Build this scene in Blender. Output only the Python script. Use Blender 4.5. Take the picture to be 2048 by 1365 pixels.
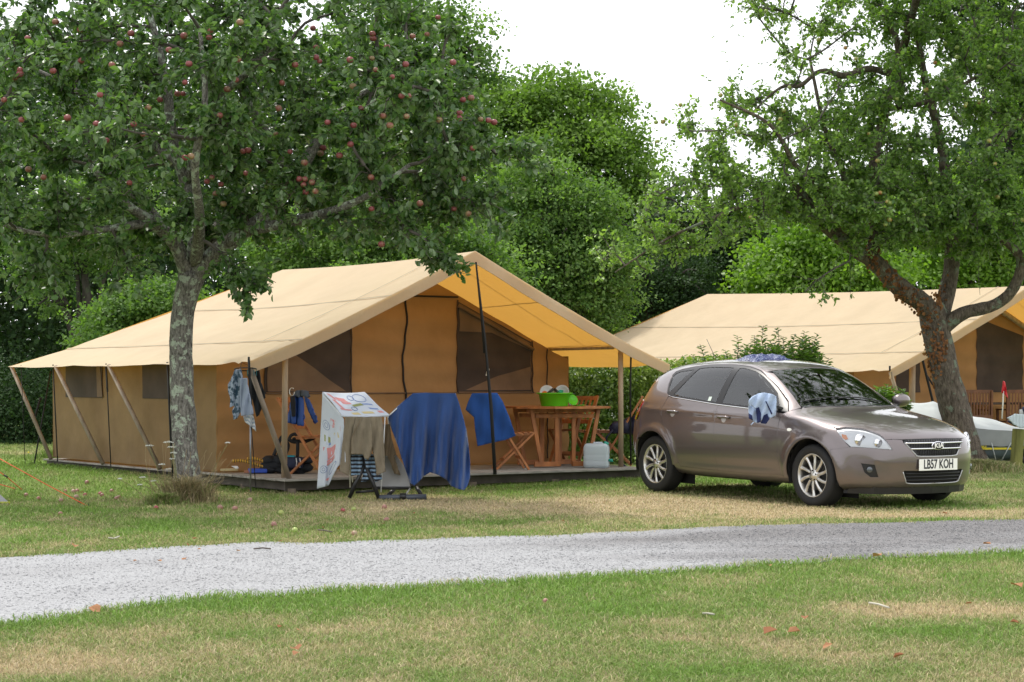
import bpy, bmesh, math, random
import numpy as np
from mathutils import Vector, Matrix
from mathutils.bvhtree import BVHTree
from mathutils.kdtree import KDTree
from mathutils.geometry import delaunay_2d_cdt

C = bpy.context.scene
for _o in list(bpy.data.objects):
    bpy.data.objects.remove(_o)
R = math.radians

# ------------------------------------------------------------ camera
H = 1.255                 # eye height, metres
F = 3800.0                # focal length in pixels of the 2048 px wide picture
CX, CY = 1024.0, 765.0    # vanishing centre (horizon line)
cam_d = bpy.data.cameras.new('camera')
cam = bpy.data.objects.new('camera', cam_d)
C.collection.objects.link(cam)
cam.location = (0, 0, H)
cam.rotation_euler = (R(90), 0, 0)
cam_d.sensor_width = 36.0
cam_d.lens = 36.0 * F / 2048.0
cam_d.shift_y = (CY - 682.5) / 2048.0
cam_d.clip_end = 2000.0
cam_d.dof.use_dof = False
C.camera = cam

# ------------------------------------------------------------ sky, sun, exposure
SUN_EL, SUN_AZ = R(66), R(-35)        # azimuth measured from +Y towards +X
world = bpy.data.worlds.new('World')
C.world = world
world.use_nodes = True
wn, wl = world.node_tree.nodes, world.node_tree.links
wn.clear()
w_out = wn.new('ShaderNodeOutputWorld')
w_bg = wn.new('ShaderNodeBackground')
w_sky = wn.new('ShaderNodeTexSky')
w_sky.sky_type = 'NISHITA'
w_sky.sun_disc = False
w_sky.sun_elevation = SUN_EL
w_sky.sun_rotation = SUN_AZ
w_sky.air_density = 1.0
w_sky.dust_density = 2.0
w_tc = wn.new('ShaderNodeTexCoord')
w_ns = wn.new('ShaderNodeTexNoise')
w_ns.inputs['Scale'].default_value = 1.6
w_ns.inputs['Detail'].default_value = 5
w_rp = wn.new('ShaderNodeValToRGB')
w_rp.color_ramp.elements[0].color = (9.0, 9.4, 10.2, 1)
w_rp.color_ramp.elements[1].color = (12.5, 12.4, 12.2, 1)
w_mx = wn.new('ShaderNodeMix')
w_mx.data_type = 'RGBA'
w_mx.inputs[0].default_value = 0.88
wl.new(w_tc.outputs['Generated'], w_ns.inputs['Vector'])
wl.new(w_ns.outputs['Fac'], w_rp.inputs['Fac'])
wl.new(w_sky.outputs['Color'], w_mx.inputs[6])
wl.new(w_rp.outputs['Color'], w_mx.inputs[7])
wl.new(w_mx.outputs[2], w_bg.inputs['Color'])
w_bg.inputs['Strength'].default_value = 0.12
wl.new(w_bg.outputs['Background'], w_out.inputs['Surface'])

sun_d = bpy.data.lights.new('sun', 'SUN')
sun_d.energy = 2.6
sun_d.angle = R(4.0)
sun_d.color = (1.0, 0.95, 0.87)
sun = bpy.data.objects.new('sun', sun_d)
C.collection.objects.link(sun)
_sd = Vector((math.sin(SUN_AZ) * math.cos(SUN_EL), math.cos(SUN_AZ) * math.cos(SUN_EL), math.sin(SUN_EL)))
sun.rotation_euler = _sd.to_track_quat('Z', 'Y').to_euler()

C.view_settings.view_transform = 'Standard'
C.view_settings.look = 'None'
C.view_settings.exposure = 0.45
C.view_settings.gamma = 1.0
C.view_settings.use_curve_mapping = False
C.render.engine = 'CYCLES'
C.cycles.max_bounces = 8
C.cycles.transparent_max_bounces = 12
C.cycles.caustics_reflective = False
C.cycles.caustics_refractive = False
C.cycles.sample_clamp_indirect = 6.0
C.cycles.use_denoising = True

# ------------------------------------------------------------ helpers
def P(px, py, Y):
    """world point seen at a pixel, at distance Y"""
    return Vector(((px - CX) * Y / F, Y, H - (py - CY) * Y / F))

def GP(px, py, z=0.0):
    """world point at height z seen at a pixel"""
    return P(px, py, F * (H - z) / (py - CY))

def add(o):
    C.collection.objects.link(o)
    return o

def tag(o, label=None, cat=None, group=None, kind=None):
    if label: o['label'] = label
    if cat: o['category'] = cat
    if group: o['group'] = group
    if kind: o['kind'] = kind
    return o

def thing(name, label, cat, loc=(0, 0, 0), rz=0.0, group=None):
    o = bpy.data.objects.new(name, None)
    o.empty_display_size = 0.1
    o.location = loc
    o.rotation_euler = (0, 0, rz)
    add(o)
    return tag(o, label, cat, group)

def setmats(me, mats):
    if mats is None: return
    if not isinstance(mats, (list, tuple)): mats = [mats]
    for m in mats: me.materials.append(m)

def link_mesh(name, me, mats=None, parent=None, world=True, smooth=True):
    """link; vertices given in world space are moved into the parent's frame when world=True"""
    setmats(me, mats)
    o = bpy.data.objects.new(name, me)
    add(o)
    if parent is not None:
        o.parent = parent
        if world:
            me.transform(mworld(parent).inverted())
    if smooth:
        me.shade_smooth()
    return o

def mworld(o):
    m = o.matrix_basis.copy() if hasattr(o, 'matrix_basis') else Matrix()
    while o.parent:
        o = o.parent
        m = o.matrix_basis @ m
    return m

def from_bm(name, bm, mats=None, parent=None, world=True, smooth=False):
    me = bpy.data.meshes.new(name)
    bm.to_mesh(me); bm.free()
    return link_mesh(name, me, mats, parent, world, smooth)

def pymesh(name, v, f, mats=None, parent=None, world=True, smooth=True):
    me = bpy.data.meshes.new(name)
    me.from_pydata([tuple(p) for p in v], [], [tuple(q) for q in f])
    me.update()
    return link_mesh(name, me, mats, parent, world, smooth)

def npmesh(name, V, Fc, nper, mats=None, parent=None, world=True, smooth=False, attrs=None):
    """fast mesh from numpy arrays: V (n,3), Fc (m,nper)"""
    me = bpy.data.meshes.new(name)
    V = np.ascontiguousarray(V, dtype=np.float32); Fc = np.ascontiguousarray(Fc, dtype=np.int32)
    me.vertices.add(len(V)); me.vertices.foreach_set('co', V.ravel())
    me.loops.add(Fc.size); me.loops.foreach_set('vertex_index', Fc.ravel())
    me.polygons.add(len(Fc))
    me.polygons.foreach_set('loop_start', np.arange(0, Fc.size, nper, dtype=np.int32))
    me.update(calc_edges=True)
    if attrs:
        for k, a in attrs.items():
            at = me.attributes.new(k, 'FLOAT', 'POINT')
            at.data.foreach_set('value', np.ascontiguousarray(a, dtype=np.float32))
    return link_mesh(name, me, mats, parent, world, smooth)

def bm_box(bm, c, s, M=None, bev=0.0, mi=0):
    r = bmesh.ops.create_cube(bm, size=1.0)
    vs = r['verts']
    bmesh.ops.scale(bm, vec=s, verts=vs)
    if bev > 0:
        es = list({e for v in vs for e in v.link_edges})
        rr = bmesh.ops.bevel(bm, geom=es, offset=bev, segments=2, affect='EDGES', profile=0.5)
        vs = list({v for f in rr['faces'] for v in f.verts} | {v for v in vs if v.is_valid})
    T = Matrix.Translation(c)
    bmesh.ops.transform(bm, matrix=(T @ M) if M is not None else T, verts=vs)
    for f in {f for v in vs for f in v.link_faces}: f.material_index = mi
    return vs

def bar_mesh(bm, a, b, w, t, up=(0, 0, 1), bev=0.0, mi=0):
    """rectangular bar from a to b, width w (sideways), thickness t (along up)"""
    a, b = Vector(a), Vector(b)
    d = (b - a); L = d.length; d.normalize()
    up = Vector(up)
    s = d.cross(up)
    if s.length < 1e-4: s = d.cross(Vector((1, 0, 0)))
    s.normalize(); u = s.cross(d)
    M = Matrix((d, s, u)).transposed().to_4x4()
    return bm_box(bm, (a + b) / 2, (L, w, t), M, bev, mi)

def tube_arrays(pts, rad, seg=8, cap=True, ph=0.0):
    """swept tube; returns verts, faces"""
    pts = [Vector(p) for p in pts]
    n = len(pts)
    if not isinstance(rad, (list, tuple, np.ndarray)): rad = [rad] * n
    V, Fc = [], []
    t0 = (pts[1] - pts[0]).normalized()
    u = t0.orthogonal().normalized()
    for i in range(n):
        if i == 0: t = (pts[1] - pts[0])
        elif i == n - 1: t = (pts[-1] - pts[-2])
        else: t = (pts[i + 1] - pts[i - 1])
        if t.length < 1e-9: t = t0.copy()
        t.normalize()
        u = (u - t * u.dot(t))
        if u.length < 1e-6: u = t.orthogonal()
        u.normalize()
        w = t.cross(u)
        for k in range(seg):
            a = 2 * math.pi * k / seg + ph
            V.append(pts[i] + (u * math.cos(a) + w * math.sin(a)) * rad[i])
    for i in range(n - 1):
        for k in range(seg):
            k2 = (k + 1) % seg
            Fc.append((i * seg + k, i * seg + k2, (i + 1) * seg + k2, (i + 1) * seg + k))
    if cap:
        Fc.append(tuple(reversed(range(seg))))
        Fc.append(tuple(range((n - 1) * seg, n * seg)))
    return V, Fc

def merge(parts):
    V, Fc = [], []
    for v, f in parts:
        k = len(V)
        V += list(v); Fc += [tuple(i + k for i in q) for q in f]
    return V, Fc

def tube(name, pts, rad, mats, parent=None, seg=8, world=True, smooth=True, cap=True):
    v, f = tube_arrays(pts, rad, seg, cap)
    return pymesh(name, v, f, mats, parent, world, smooth)

def tubes(name, lst, mats, parent=None, seg=8, world=True):
    v, f = merge([tube_arrays(p, r, seg) for p, r in lst])
    return pymesh(name, v, f, mats, parent, world, True)

def bar(name, a, b, w, t, mats, parent=None, up=(0, 0, 1), bev=0.003, world=True):
    bm = bmesh.new(); bar_mesh(bm, a, b, w, t, up, bev)
    return from_bm(name, bm, mats, parent, world)

def smooth_pts(pts, n):
    """Catmull-Rom through points"""
    p = [Vector(q) for q in pts]
    p = [p[0] * 2 - p[1]] + p + [p[-1] * 2 - p[-2]]
    out = []
    for i in range(1, len(p) - 2):
        for k in range(n):
            t = k / n
            a, b, c, d = p[i - 1], p[i], p[i + 1], p[i + 2]
            out.append(0.5 * ((2 * b) + (c - a) * t + (2 * a - 5 * b + 4 * c - d) * t * t + (3 * b - a - 3 * c + d) * t ** 3))
    out.append(p[-2])
    return out

def copy_tree(o, parent=None):
    c = o.copy(); add(c); c.parent = parent
    for ch in list(o.children): copy_tree(ch, c)
    return c

# value noise in numpy
_rng0 = np.random.RandomState(5)
_lat = _rng0.rand(64, 64, 64).astype(np.float32)
def vnoise(x, y, z=0.0):
    x = np.asarray(x, float); y = np.asarray(y, float); z = np.asarray(z, float) + np.zeros_like(x)
    xi = np.floor(x).astype(int); yi = np.floor(y).astype(int); zi = np.floor(z).astype(int)
    fx, fy, fz = x - xi, y - yi, z - zi
    fx = fx * fx * (3 - 2 * fx); fy = fy * fy * (3 - 2 * fy); fz = fz * fz * (3 - 2 * fz)
    def g(a, b, c): return _lat[(xi + a) & 63, (yi + b) & 63, (zi + c) & 63]
    r = 0
    for a in (0, 1):
        for b in (0, 1):
            for c in (0, 1):
                r = r + g(a, b, c) * (fx if a else 1 - fx) * (fy if b else 1 - fy) * (fz if c else 1 - fz)
    return r
def fbm(x, y, z=0.0, o=4):
    r, a, s = 0, 0.5, 1.0
    for i in range(o):
        r = r + a * vnoise(np.asarray(x) * s + 7.3 * i, np.asarray(y) * s + 3.1 * i, np.asarray(z) * s); a *= 0.5; s *= 2.07
    return r / (1 - 0.5 ** o)

# ------------------------------------------------------------ materials
def mat(name, col, rough=0.6, metal=0.0, spec=0.5, bump=0.0, bscale=50.0, var=0.0, vscale=4.0, coat=0.0, trans=0.0, tcol=None, stretch=None, sheen=0.0, col2=None):
    m = bpy.data.materials.new(name); m.use_nodes = True
    nt = m.node_tree; N, L = nt.nodes, nt.links
    b = N['Principled BSDF']; out = N['Material Output']
    b.inputs['Base Color'].default_value = (*col, 1)
    b.inputs['Roughness'].default_value = rough
    b.inputs['Metallic'].default_value = metal
    b.inputs['Specular IOR Level'].default_value = spec
    if coat: b.inputs['Coat Weight'].default_value = coat; b.inputs['Coat Roughness'].default_value = 0.04
    if sheen: b.inputs['Sheen Weight'].default_value = sheen
    tc = N.new('ShaderNodeTexCoord'); src = tc.outputs['Object']
    if stretch:
        mp = N.new('ShaderNodeMapping'); mp.inputs['Scale'].default_value = stretch
        L.new(src, mp.inputs['Vector']); src = mp.outputs['Vector']
    if var > 0 or col2:
        n = N.new('ShaderNodeTexNoise'); n.inputs['Scale'].default_value = vscale; n.inputs['Detail'].default_value = 6
        L.new(src, n.inputs['Vector'])
        r = N.new('ShaderNodeValToRGB')
        r.color_ramp.elements[0].position = 0.3; r.color_ramp.elements[1].position = 0.7
        c2 = col2 if col2 else tuple(min(1, c * (1 + var)) for c in col)
        c1 = col if col2 else tuple(c * (1 - var) for c in col)
        r.color_ramp.elements[0].color = (*c1, 1); r.color_ramp.elements[1].color = (*c2, 1)
        L.new(n.outputs['Fac'], r.inputs['Fac']); L.new(r.outputs['Color'], b.inputs['Base Color'])
    if bump > 0:
        n2 = N.new('ShaderNodeTexNoise'); n2.inputs['Scale'].default_value = bscale; n2.inputs['Detail'].default_value = 6
        L.new(src, n2.inputs['Vector'])
        bp = N.new('ShaderNodeBump'); bp.inputs['Strength'].default_value = bump; bp.inputs['Distance'].default_value = 0.02
        L.new(n2.outputs['Fac'], bp.inputs['Height']); L.new(bp.outputs['Normal'], b.inputs['Normal'])
    if trans > 0:
        t = N.new('ShaderNodeBsdfTranslucent'); t.inputs['Color'].default_value = (*(tcol or col), 1)
        mx = N.new('ShaderNodeMixShader'); mx.inputs[0].default_value = trans
        L.new(b.outputs[0], mx.inputs[1]); L.new(t.outputs[0], mx.inputs[2]); L.new(mx.outputs[0], out.inputs['Surface'])
    return m

def glass_mat(name, tint, refl=1.0, ior=1.5, rough=0.0, k=1.4, k0=0.03):
    m = bpy.data.materials.new(name); m.use_nodes = True
    N, L = m.node_tree.nodes, m.node_tree.links
    N.remove(N['Principled BSDF'])
    fr = N.new('ShaderNodeFresnel'); fr.inputs['IOR'].default_value = ior
    tr = N.new('ShaderNodeBsdfTransparent'); tr.inputs['Color'].default_value = (*tint, 1)
    gl = N.new('ShaderNodeBsdfGlossy'); gl.inputs['Roughness'].default_value = rough; gl.inputs['Color'].default_value = (refl, refl, refl, 1)
    mx = N.new('ShaderNodeMixShader')
    ma = N.new('ShaderNodeMath'); ma.operation = 'MULTIPLY_ADD'; ma.inputs[1].default_value = k; ma.inputs[2].default_value = k0; ma.use_clamp = True
    L.new(fr.outputs[0], ma.inputs[0]); L.new(ma.outputs[0], mx.inputs[0]); L.new(tr.outputs[0], mx.inputs[1]); L.new(gl.outputs[0], mx.inputs[2])
    L.new(mx.outputs[0], N['Material Output'].inputs['Surface'])
    return m

def text_mesh(name, body, size, mats, parent, M, xs=1.0, extrude=0.0015, offset=0.0, world=False):
    cu = bpy.data.curves.new(name, 'FONT'); cu.body = body; cu.size = size; cu.extrude = extrude; cu.offset = offset
    cu.align_x = 'CENTER'; cu.align_y = 'CENTER'; cu.resolution_u = 3
    t = bpy.data.objects.new(name + '_tmp', cu); add(t)
    dg = bpy.context.evaluated_depsgraph_get()
    me = bpy.data.meshes.new_from_object(t.evaluated_get(dg))
    bpy.data.objects.remove(t); bpy.data.curves.remove(cu)
    me.name = name
    me.transform(Matrix.Diagonal((xs, 1, 1, 1))); me.transform(M)
    me.materials.clear()
    return link_mesh(name, me, mats, parent, world, False)
# ============================================================ lawn, gravel road
def sstep(a, b, x):
    t = np.clip((np.asarray(x, float) - a) / (b - a), 0, 1); return t * t * (3 - 2 * t)
TREE_R = GP(1935, 938); TREE_L = GP(378, 1004)
def gz(x, y):
    x = np.asarray(x, float); y = np.asarray(y, float)
    z = 0.035 * sstep(19.6, 23, y) * sstep(-1.0, 2.0, x) * (1 - sstep(28, 34, y))
    z = z + 0.10 * np.exp(-(((x - TREE_R.x) / 1.1) ** 2 + ((y - TREE_R.y) / 1.3) ** 2))
    z = z + 0.03 * np.exp(-(((x - TREE_L.x) / .6) ** 2 + ((y - TREE_L.y) / .6) ** 2))
    z = z + 0.085 * sstep(21.5, 23.6, y) * (1 - sstep(-4.6, -3.2, x)) * (1 - sstep(29, 33, y))
    return z
FAR_EDGE = [(-500,1172),(-200,1140),(0,1119),(120,1110),(230,1103),(330,1096),(430,1092),(520,1087),(700,1086),(900,1079),(1100,1072),(1300,1063),(1500,1053),(1700,1049),(1850,1045),(2048,1041),(2300,1036)]
NEAR_EDGE = [(-500,1345),(-200,1290),(0,1256),(100,1243),(200,1226),(330,1210),(500,1198),(640,1188),(760,1181),(900,1173),(1050,1163),(1200,1156),(1350,1147),(1500,1135),(1650,1126),(1800,1118),(2048,1105),(2300,1090)]
_fe = np.array([tuple(GP(*p))[:2] for p in FAR_EDGE]); _ne = np.array([tuple(GP(*p))[:2] for p in NEAR_EDGE])
_fe = np.vstack([[_fe[0] + (_fe[0] - _fe[1]) * 12], _fe, [_fe[-1] + (_fe[-1] - _fe[-2]) * 12]])
_ne = np.vstack([[_ne[0] + (_ne[0] - _ne[1]) * 12], _ne, [_ne[-1] + (_ne[-1] - _ne[-2]) * 12]])
def far_y(x): return np.interp(x, _fe[:, 0], _fe[:, 1]) + .13 * (fbm(np.asarray(x) * 2.6, 0 * np.asarray(x) + 3.3) - .5) * 2
def near_y(x): return np.interp(x, _ne[:, 0], _ne[:, 1]) + .10 * (fbm(np.asarray(x) * 3.0, 0 * np.asarray(x) + 9.1) - .5) * 2
PATCH = [  # centre px, py, rx, ry, change of dryness
 (160,1335,260,28,.45),(690,1262,150,16,.40),(430,1300,220,18,.22),(60,1330,120,30,.2),(1000,1245,200,16,.25),(1050,1330,240,22,.28),(1330,1282,170,10,.35),(1100,1275,260,14,.2),
 (1885,1226,170,12,.85),(1880,1140,200,10,.28),(1780,1320,330,30,.26),(1380,1225,60,10,-.2),(1250,1224,80,16,-.75),(400,1205,420,18,-.7),(1500,1350,300,18,-.55),(60,1222+30,200,18,-.5),
 (1850,1190,330,14,-.45),(1600,1270,240,14,-.35),(1900,1272,150,16,-.6),(1750,1150,80,8,-.1),(560,1275,160,8,-.25),(100,1290,120,8,-.3),(1450,1250,160,8,.25),(880,1210,260,9,.15),
 (1000,1008,420,14,.75),(1350,1010,380,18,.7),(1700,1030,500,14,.5),(700,1018,260,12,.45),(1200,1040,500,12,.35),(950,1048,120,8,-.55),(1750,1043,260,4,-.5),(1800,1012,200,5,-.3),
 (250,945,420,12,-.75),(700,968,180,7,-.6),(1050,962,240,4,-.4),(230,1000,260,10,-.1),(250,1030,320,14,.12),(550,1060,300,14,.1),(450,975,200,8,-.35),(120,1075,260,12,.12),(60,910,120,6,.5),(1990,955,120,14,.25),(2000,1020,140,14,.3),(1400,968,260,5,-.6),
 (1870,1016,180,5,-.6),(200,1020,90,8,-.2)]
_pw = []
for _a, _b, _c, _d, _e in PATCH:
    _g = GP(_a, _b); _pw.append((_g.x, _g.y, _c * _g.y / F, _d * _g.y * _g.y / (F * H), _e))
def dryness(x, y):
    x = np.asarray(x, float); y = np.asarray(y, float)
    d = .41 + (fbm(x * .9 + 4, y * .55 + 2, 1.5, 5) - .5) * 1.0 + (fbm(x * 3.1, y * 1.9, 4.5, 3) - .5) * .9 + (fbm(x * 9, y * 6, 7.5, 2) - .5) * .5
    for px_, py_, rx, ry, e in _pw:
        d = d + e * .72 * np.exp(-(((x - px_) / rx) ** 2 + ((y - py_) / ry) ** 2))
    dn = near_y(x) - y
    d = d - .55 * np.exp(-np.clip(dn, 0, 9) / .45) * (dn > 0)
    return np.clip(d, 0, 1)

def grass_colour(m, isblade):
    nt = m.node_tree; N, L = nt.nodes, nt.links; b = N['Principled BSDF']
    a = N.new('ShaderNodeAttribute'); a.attribute_name = 'dry'
    r = N.new('ShaderNodeValToRGB'); e = r.color_ramp.elements
    e[0].position = 0.0; e[0].color = (.155, .265, .045, 1)
    e[1].position = 1.0; e[1].color = (.47, .38, .235, 1)
    x = r.color_ramp.elements.new(.35); x.color = (.200, .265, .078, 1)
    x = r.color_ramp.elements.new(.62); x.color = (.305, .305, .135, 1)
    L.new(a.outputs['Fac'], r.inputs['Fac'])
    t = N.new('ShaderNodeAttribute'); t.attribute_name = 'tone'
    mp = N.new('ShaderNodeMapRange'); mp.inputs[3].default_value = .66; mp.inputs[4].default_value = 1.42
    L.new(t.outputs['Fac'], mp.inputs[0])
    mu = N.new('ShaderNodeMix'); mu.data_type = 'RGBA'; mu.blend_type = 'MULTIPLY'; mu.inputs[0].default_value = 1
    L.new(r.outputs['Color'], mu.inputs[6]); L.new(mp.outputs[0], mu.inputs[7])
    col = mu.outputs[2]
    if not isblade:
        tc = N.new('ShaderNodeTexCoord')
        n = N.new('ShaderNodeTexNoise'); n.inputs['Scale'].default_value = 38; n.inputs['Detail'].default_value = 8; n.inputs['Roughness'].default_value = .75
        L.new(tc.outputs['Object'], n.inputs['Vector'])
        m2 = N.new('ShaderNodeMapRange'); m2.inputs[1].default_value = .3; m2.inputs[2].default_value = .7; m2.inputs[3].default_value = .45; m2.inputs[4].default_value = 1.25
        L.new(n.outputs['Fac'], m2.inputs[0])
        m3 = N.new('ShaderNodeMix'); m3.data_type = 'RGBA'; m3.blend_type = 'MULTIPLY'; m3.inputs[0].default_value = 1
        L.new(col, m3.inputs[6]); L.new(m2.outputs[0], m3.inputs[7]); col = m3.outputs[2]
        bp = N.new('ShaderNodeBump'); bp.inputs['Strength'].default_value = .6; bp.inputs['Distance'].default_value = .03
        L.new(n.outputs['Fac'], bp.inputs['Height']); L.new(bp.outputs['Normal'], b.inputs['Normal'])
    L.new(col, b.inputs['Base Color'])
    if isblade:
        tr = N.new('ShaderNodeBsdfTranslucent'); L.new(col, tr.inputs['Color'])
        mx = N.new('ShaderNodeMixShader'); mx.inputs[0].default_value = .35
        L.new(b.outputs[0], mx.inputs[1]); L.new(tr.outputs[0], mx.inputs[2]); L.new(mx.outputs[0], N['Material Output'].inputs['Surface'])

def build_ground():
    m = mat('lawn_soil', (.15, .15, .06), rough=1.0, spec=.1); grass_colour(m, False)
    xs = np.concatenate([[-300, -150, -70, -30, -16], np.arange(-11, 11.01, .12), [16, 30, 70, 150, 300]])
    ys = np.concatenate([[-60, -20, 0, 5], np.arange(7.5, 34, .12), [36, 40, 50, 70, 110, 200, 500]])
    X, Y = np.meshgrid(xs, ys); Z = gz(X, Y)
    nx, ny = len(xs), len(ys)
    i = np.arange(nx - 1); j = np.arange(ny - 1); I, J = np.meshgrid(i, j)
    Fc = np.stack([J * nx + I, J * nx + I + 1, (J + 1) * nx + I + 1, (J + 1) * nx + I], -1).reshape(-1, 4)
    V = np.stack([X, Y, Z], -1).reshape(-1, 3)
    d = dryness(V[:, 0], V[:, 1]); t = np.full(len(V), .42)
    g = npmesh('ground', V, Fc, 4, m, None, smooth=True, attrs={'dry': d, 'tone': t}); tag(g, kind='structure')
    # road sheet
    xs = np.arange(-40, 40, .05); rows = 26
    fy, ny_ = far_y(xs), near_y(xs)
    V = []
    for k in range(rows + 1):
        t = k / rows; y = fy * (1 - t) + ny_ * t
        V.append(np.stack([xs, y, .010 + .012 * np.sin(math.pi * t) + .006 * (fbm(xs * 6, y * 6) - .5)], -1))
    V = np.array(V); n = len(xs)
    I, J = np.meshgrid(np.arange(n - 1), np.arange(rows))
    Fc = np.stack([J * n + I, (J + 1) * n + I, (J + 1) * n + I + 1, J * n + I + 1], -1).reshape(-1, 4)
    rm = bpy.data.materials.new('road_gravel'); rm.use_nodes = True; N, L = rm.node_tree.nodes, rm.node_tree.links
    b = N['Principled BSDF']; b.inputs['Roughness'].default_value = .95; b.inputs['Specular IOR Level'].default_value = .2
    tc = N.new('ShaderNodeTexCoord')
    at = N.new('ShaderNodeAttribute'); at.attribute_name = 'worn'
    vo = N.new('ShaderNodeTexVoronoi'); vo.inputs['Scale'].default_value = 130; L.new(tc.outputs['Object'], vo.inputs['Vector'])
    no = N.new('ShaderNodeTexNoise'); no.inputs['Scale'].default_value = 60; no.inputs['Detail'].default_value = 6; L.new(tc.outputs['Object'], no.inputs['Vector'])
    rA = N.new('ShaderNodeValToRGB'); rA.color_ramp.elements[0].color = (.235, .237, .245, 1); rA.color_ramp.elements[1].color = (.375, .378, .385, 1); rA.color_ramp.elements[0].position = .1
    rB = N.new('ShaderNodeValToRGB'); rB.color_ramp.elements[0].color = (.085, .082, .084, 1); rB.color_ramp.elements[1].color = (.24, .232, .232, 1); rB.color_ramp.elements[0].position = .1
    sx = N.new('ShaderNodeSeparateColor'); L.new(vo.outputs['Color'], sx.inputs[0])
    L.new(sx.outputs[0], rA.inputs['Fac']); L.new(sx.outputs[0], rB.inputs['Fac'])
    mx = N.new('ShaderNodeMix'); mx.data_type = 'RGBA'; L.new(at.outputs['Fac'], mx.inputs[0]); L.new(rA.outputs['Color'], mx.inputs[6]); L.new(rB.outputs['Color'], mx.inputs[7])
    L.new(mx.outputs[2], b.inputs['Base Color'])
    bp = N.new('ShaderNodeBump'); bp.inputs['Strength'].default_value = .5; bp.inputs['Distance'].default_value = .005
    L.new(vo.outputs['Distance'], bp.inputs['Height']); L.new(bp.outputs['Normal'], b.inputs['Normal'])
    Vf = V.reshape(-1, 3)
    def worn(x, y):
        t = (far_y(x) - y) / np.maximum(.1, far_y(x) - near_y(x))
        u = x / y * F + CX
        w = sstep(1050, 1750, u) * .95
        band = np.exp(-((t - .28) / .2) ** 2) * sstep(850, 1300, u) * .55 + np.exp(-((t - .55) / .15) ** 2) * sstep(1200, 1600, u) * .25
        w = w * .75 + band + .16 * np.exp(-((t - .30) / .10) ** 2) + .12 * np.exp(-((t - .72) / .09) ** 2) + (fbm(x * .8, y * 2.6, 2.0) - .5) * 1.1 * sstep(900, 1500, u) + .22 * (fbm(x * .5, y * 3, 8.0) - .45) + .25 * np.exp(-t / .06) * .6
        return np.clip(w, 0, 1)
    r = npmesh('gravel_road', Vf, Fc, 4, rm, None, smooth=True, attrs={'worn': worn(Vf[:, 0], Vf[:, 1])}); tag(r, kind='structure')
    # loose stones lying on the road
    rng = np.random.RandomState(3)
    n = 42000
    u = rng.uniform(-60, 2110, n); t = rng.uniform(-.03, 1.03, n) ** .8
    # pick by picture density so that the near part is as gritty as the far part
    xr = rng.uniform(-4.6, 5.2, n); yy = far_y(xr) * (1 - t) + near_y(xr) * t
    s = rng.gamma(3, .0010, n) + .0022
    base = np.array([[1, 0, 0], [-.5, .87, 0], [-.5, -.87, 0], [.5, .6, .8], [-.8, 0, .7], [.4, -.7, .75]])
    fcs = np.array([[0, 1, 3], [1, 4, 3], [1, 2, 4], [2, 5, 4], [2, 0, 5], [0, 3, 5], [3, 4, 5]])
    a = rng.uniform(0, 6.283, n)
    B = base[None] * (s[:, None, None] * rng.uniform(.7, 1.3, (n, 6, 1)))
    ca, sa = np.cos(a)[:, None], np.sin(a)[:, None]
    Vs = np.stack([B[..., 0] * ca - B[..., 1] * sa + xr[:, None], B[..., 0] * sa + B[..., 1] * ca + yy[:, None], B[..., 2] * .8 + .010 + .012 * np.sin(math.pi * np.clip(t, 0, 1))[:, None]], -1).reshape(-1, 3)
    Fs = (fcs[None] + 6 * np.arange(n)[:, None, None]).reshape(-1, 3)
    w = worn(xr, yy)
    sm = bpy.data.materials.new('loose_stone'); sm.use_nodes = True; N, L = sm.node_tree.nodes, sm.node_tree.links
    b = N['Principled BSDF']; b.inputs['Roughness'].default_value = .9
    at = N.new('ShaderNodeAttribute'); at.attribute_name = 'tone'
    rp = N.new('ShaderNodeValToRGB'); rp.color_ramp.elements[0].color = (.09, .088, .09, 1); rp.color_ramp.elements[1].color = (.42, .42, .425, 1)
    L.new(at.outputs['Fac'], rp.inputs['Fac']); L.new(rp.outputs['Color'], b.inputs['Base Color'])
    tone = np.clip(np.repeat(.76 - .50 * w + rng.normal(0, .09, n), 6), 0, 1)
    st = npmesh('gravel', Vs, Fs, 3, sm, None, attrs={'tone': tone}); tag(st, kind='stuff')

def blades(name, X, Y, hgt, wid, lean, dry, rng, m, tone=None, z0=None, parent=None):
    n = len(X); a = rng.uniform(0, 6.283, n); la = rng.uniform(0, 6.283, n)
    h = hgt * rng.uniform(.5, 1.25, n); w = wid * rng.uniform(.7, 1.3, n)
    ln = h * lean * rng.uniform(.2, 1.6, n)
    z = gz(X, Y) if z0 is None else z0
    z = z - .004
    dx, dy = np.cos(a) * w / 2, np.sin(a) * w / 2
    lx, ly = np.cos(la) * ln, np.sin(la) * ln
    V = np.empty((n, 5, 3))
    V[:, 0] = np.stack([X - dx, Y - dy, z], -1); V[:, 1] = np.stack([X + dx, Y + dy, z], -1)
    V[:, 2] = np.stack([X - dx * .8 + lx * .35, Y - dy * .8 + ly * .35, z + h * .62], -1)
    V[:, 3] = np.stack([X + dx * .8 + lx * .35, Y + dy * .8 + ly * .35, z + h * .62], -1)
    V[:, 4] = np.stack([X + lx, Y + ly, z + h * np.clip(1 - .25 * lean, .3, 1)], -1)
    k = 5 * np.arange(n)[:, None, None]
    Fc = (np.array([[0, 1, 3], [0, 3, 2], [2, 3, 4]])[None] + k).reshape(-1, 3)
    t = rng.uniform(0, 1, n) if tone is None else tone
    o = npmesh(name, V.reshape(-1, 3), Fc, 3, m, parent, attrs={'dry': np.repeat(np.clip(dry, 0, 1), 5), 'tone': np.repeat(t, 5)})
    return o

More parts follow.
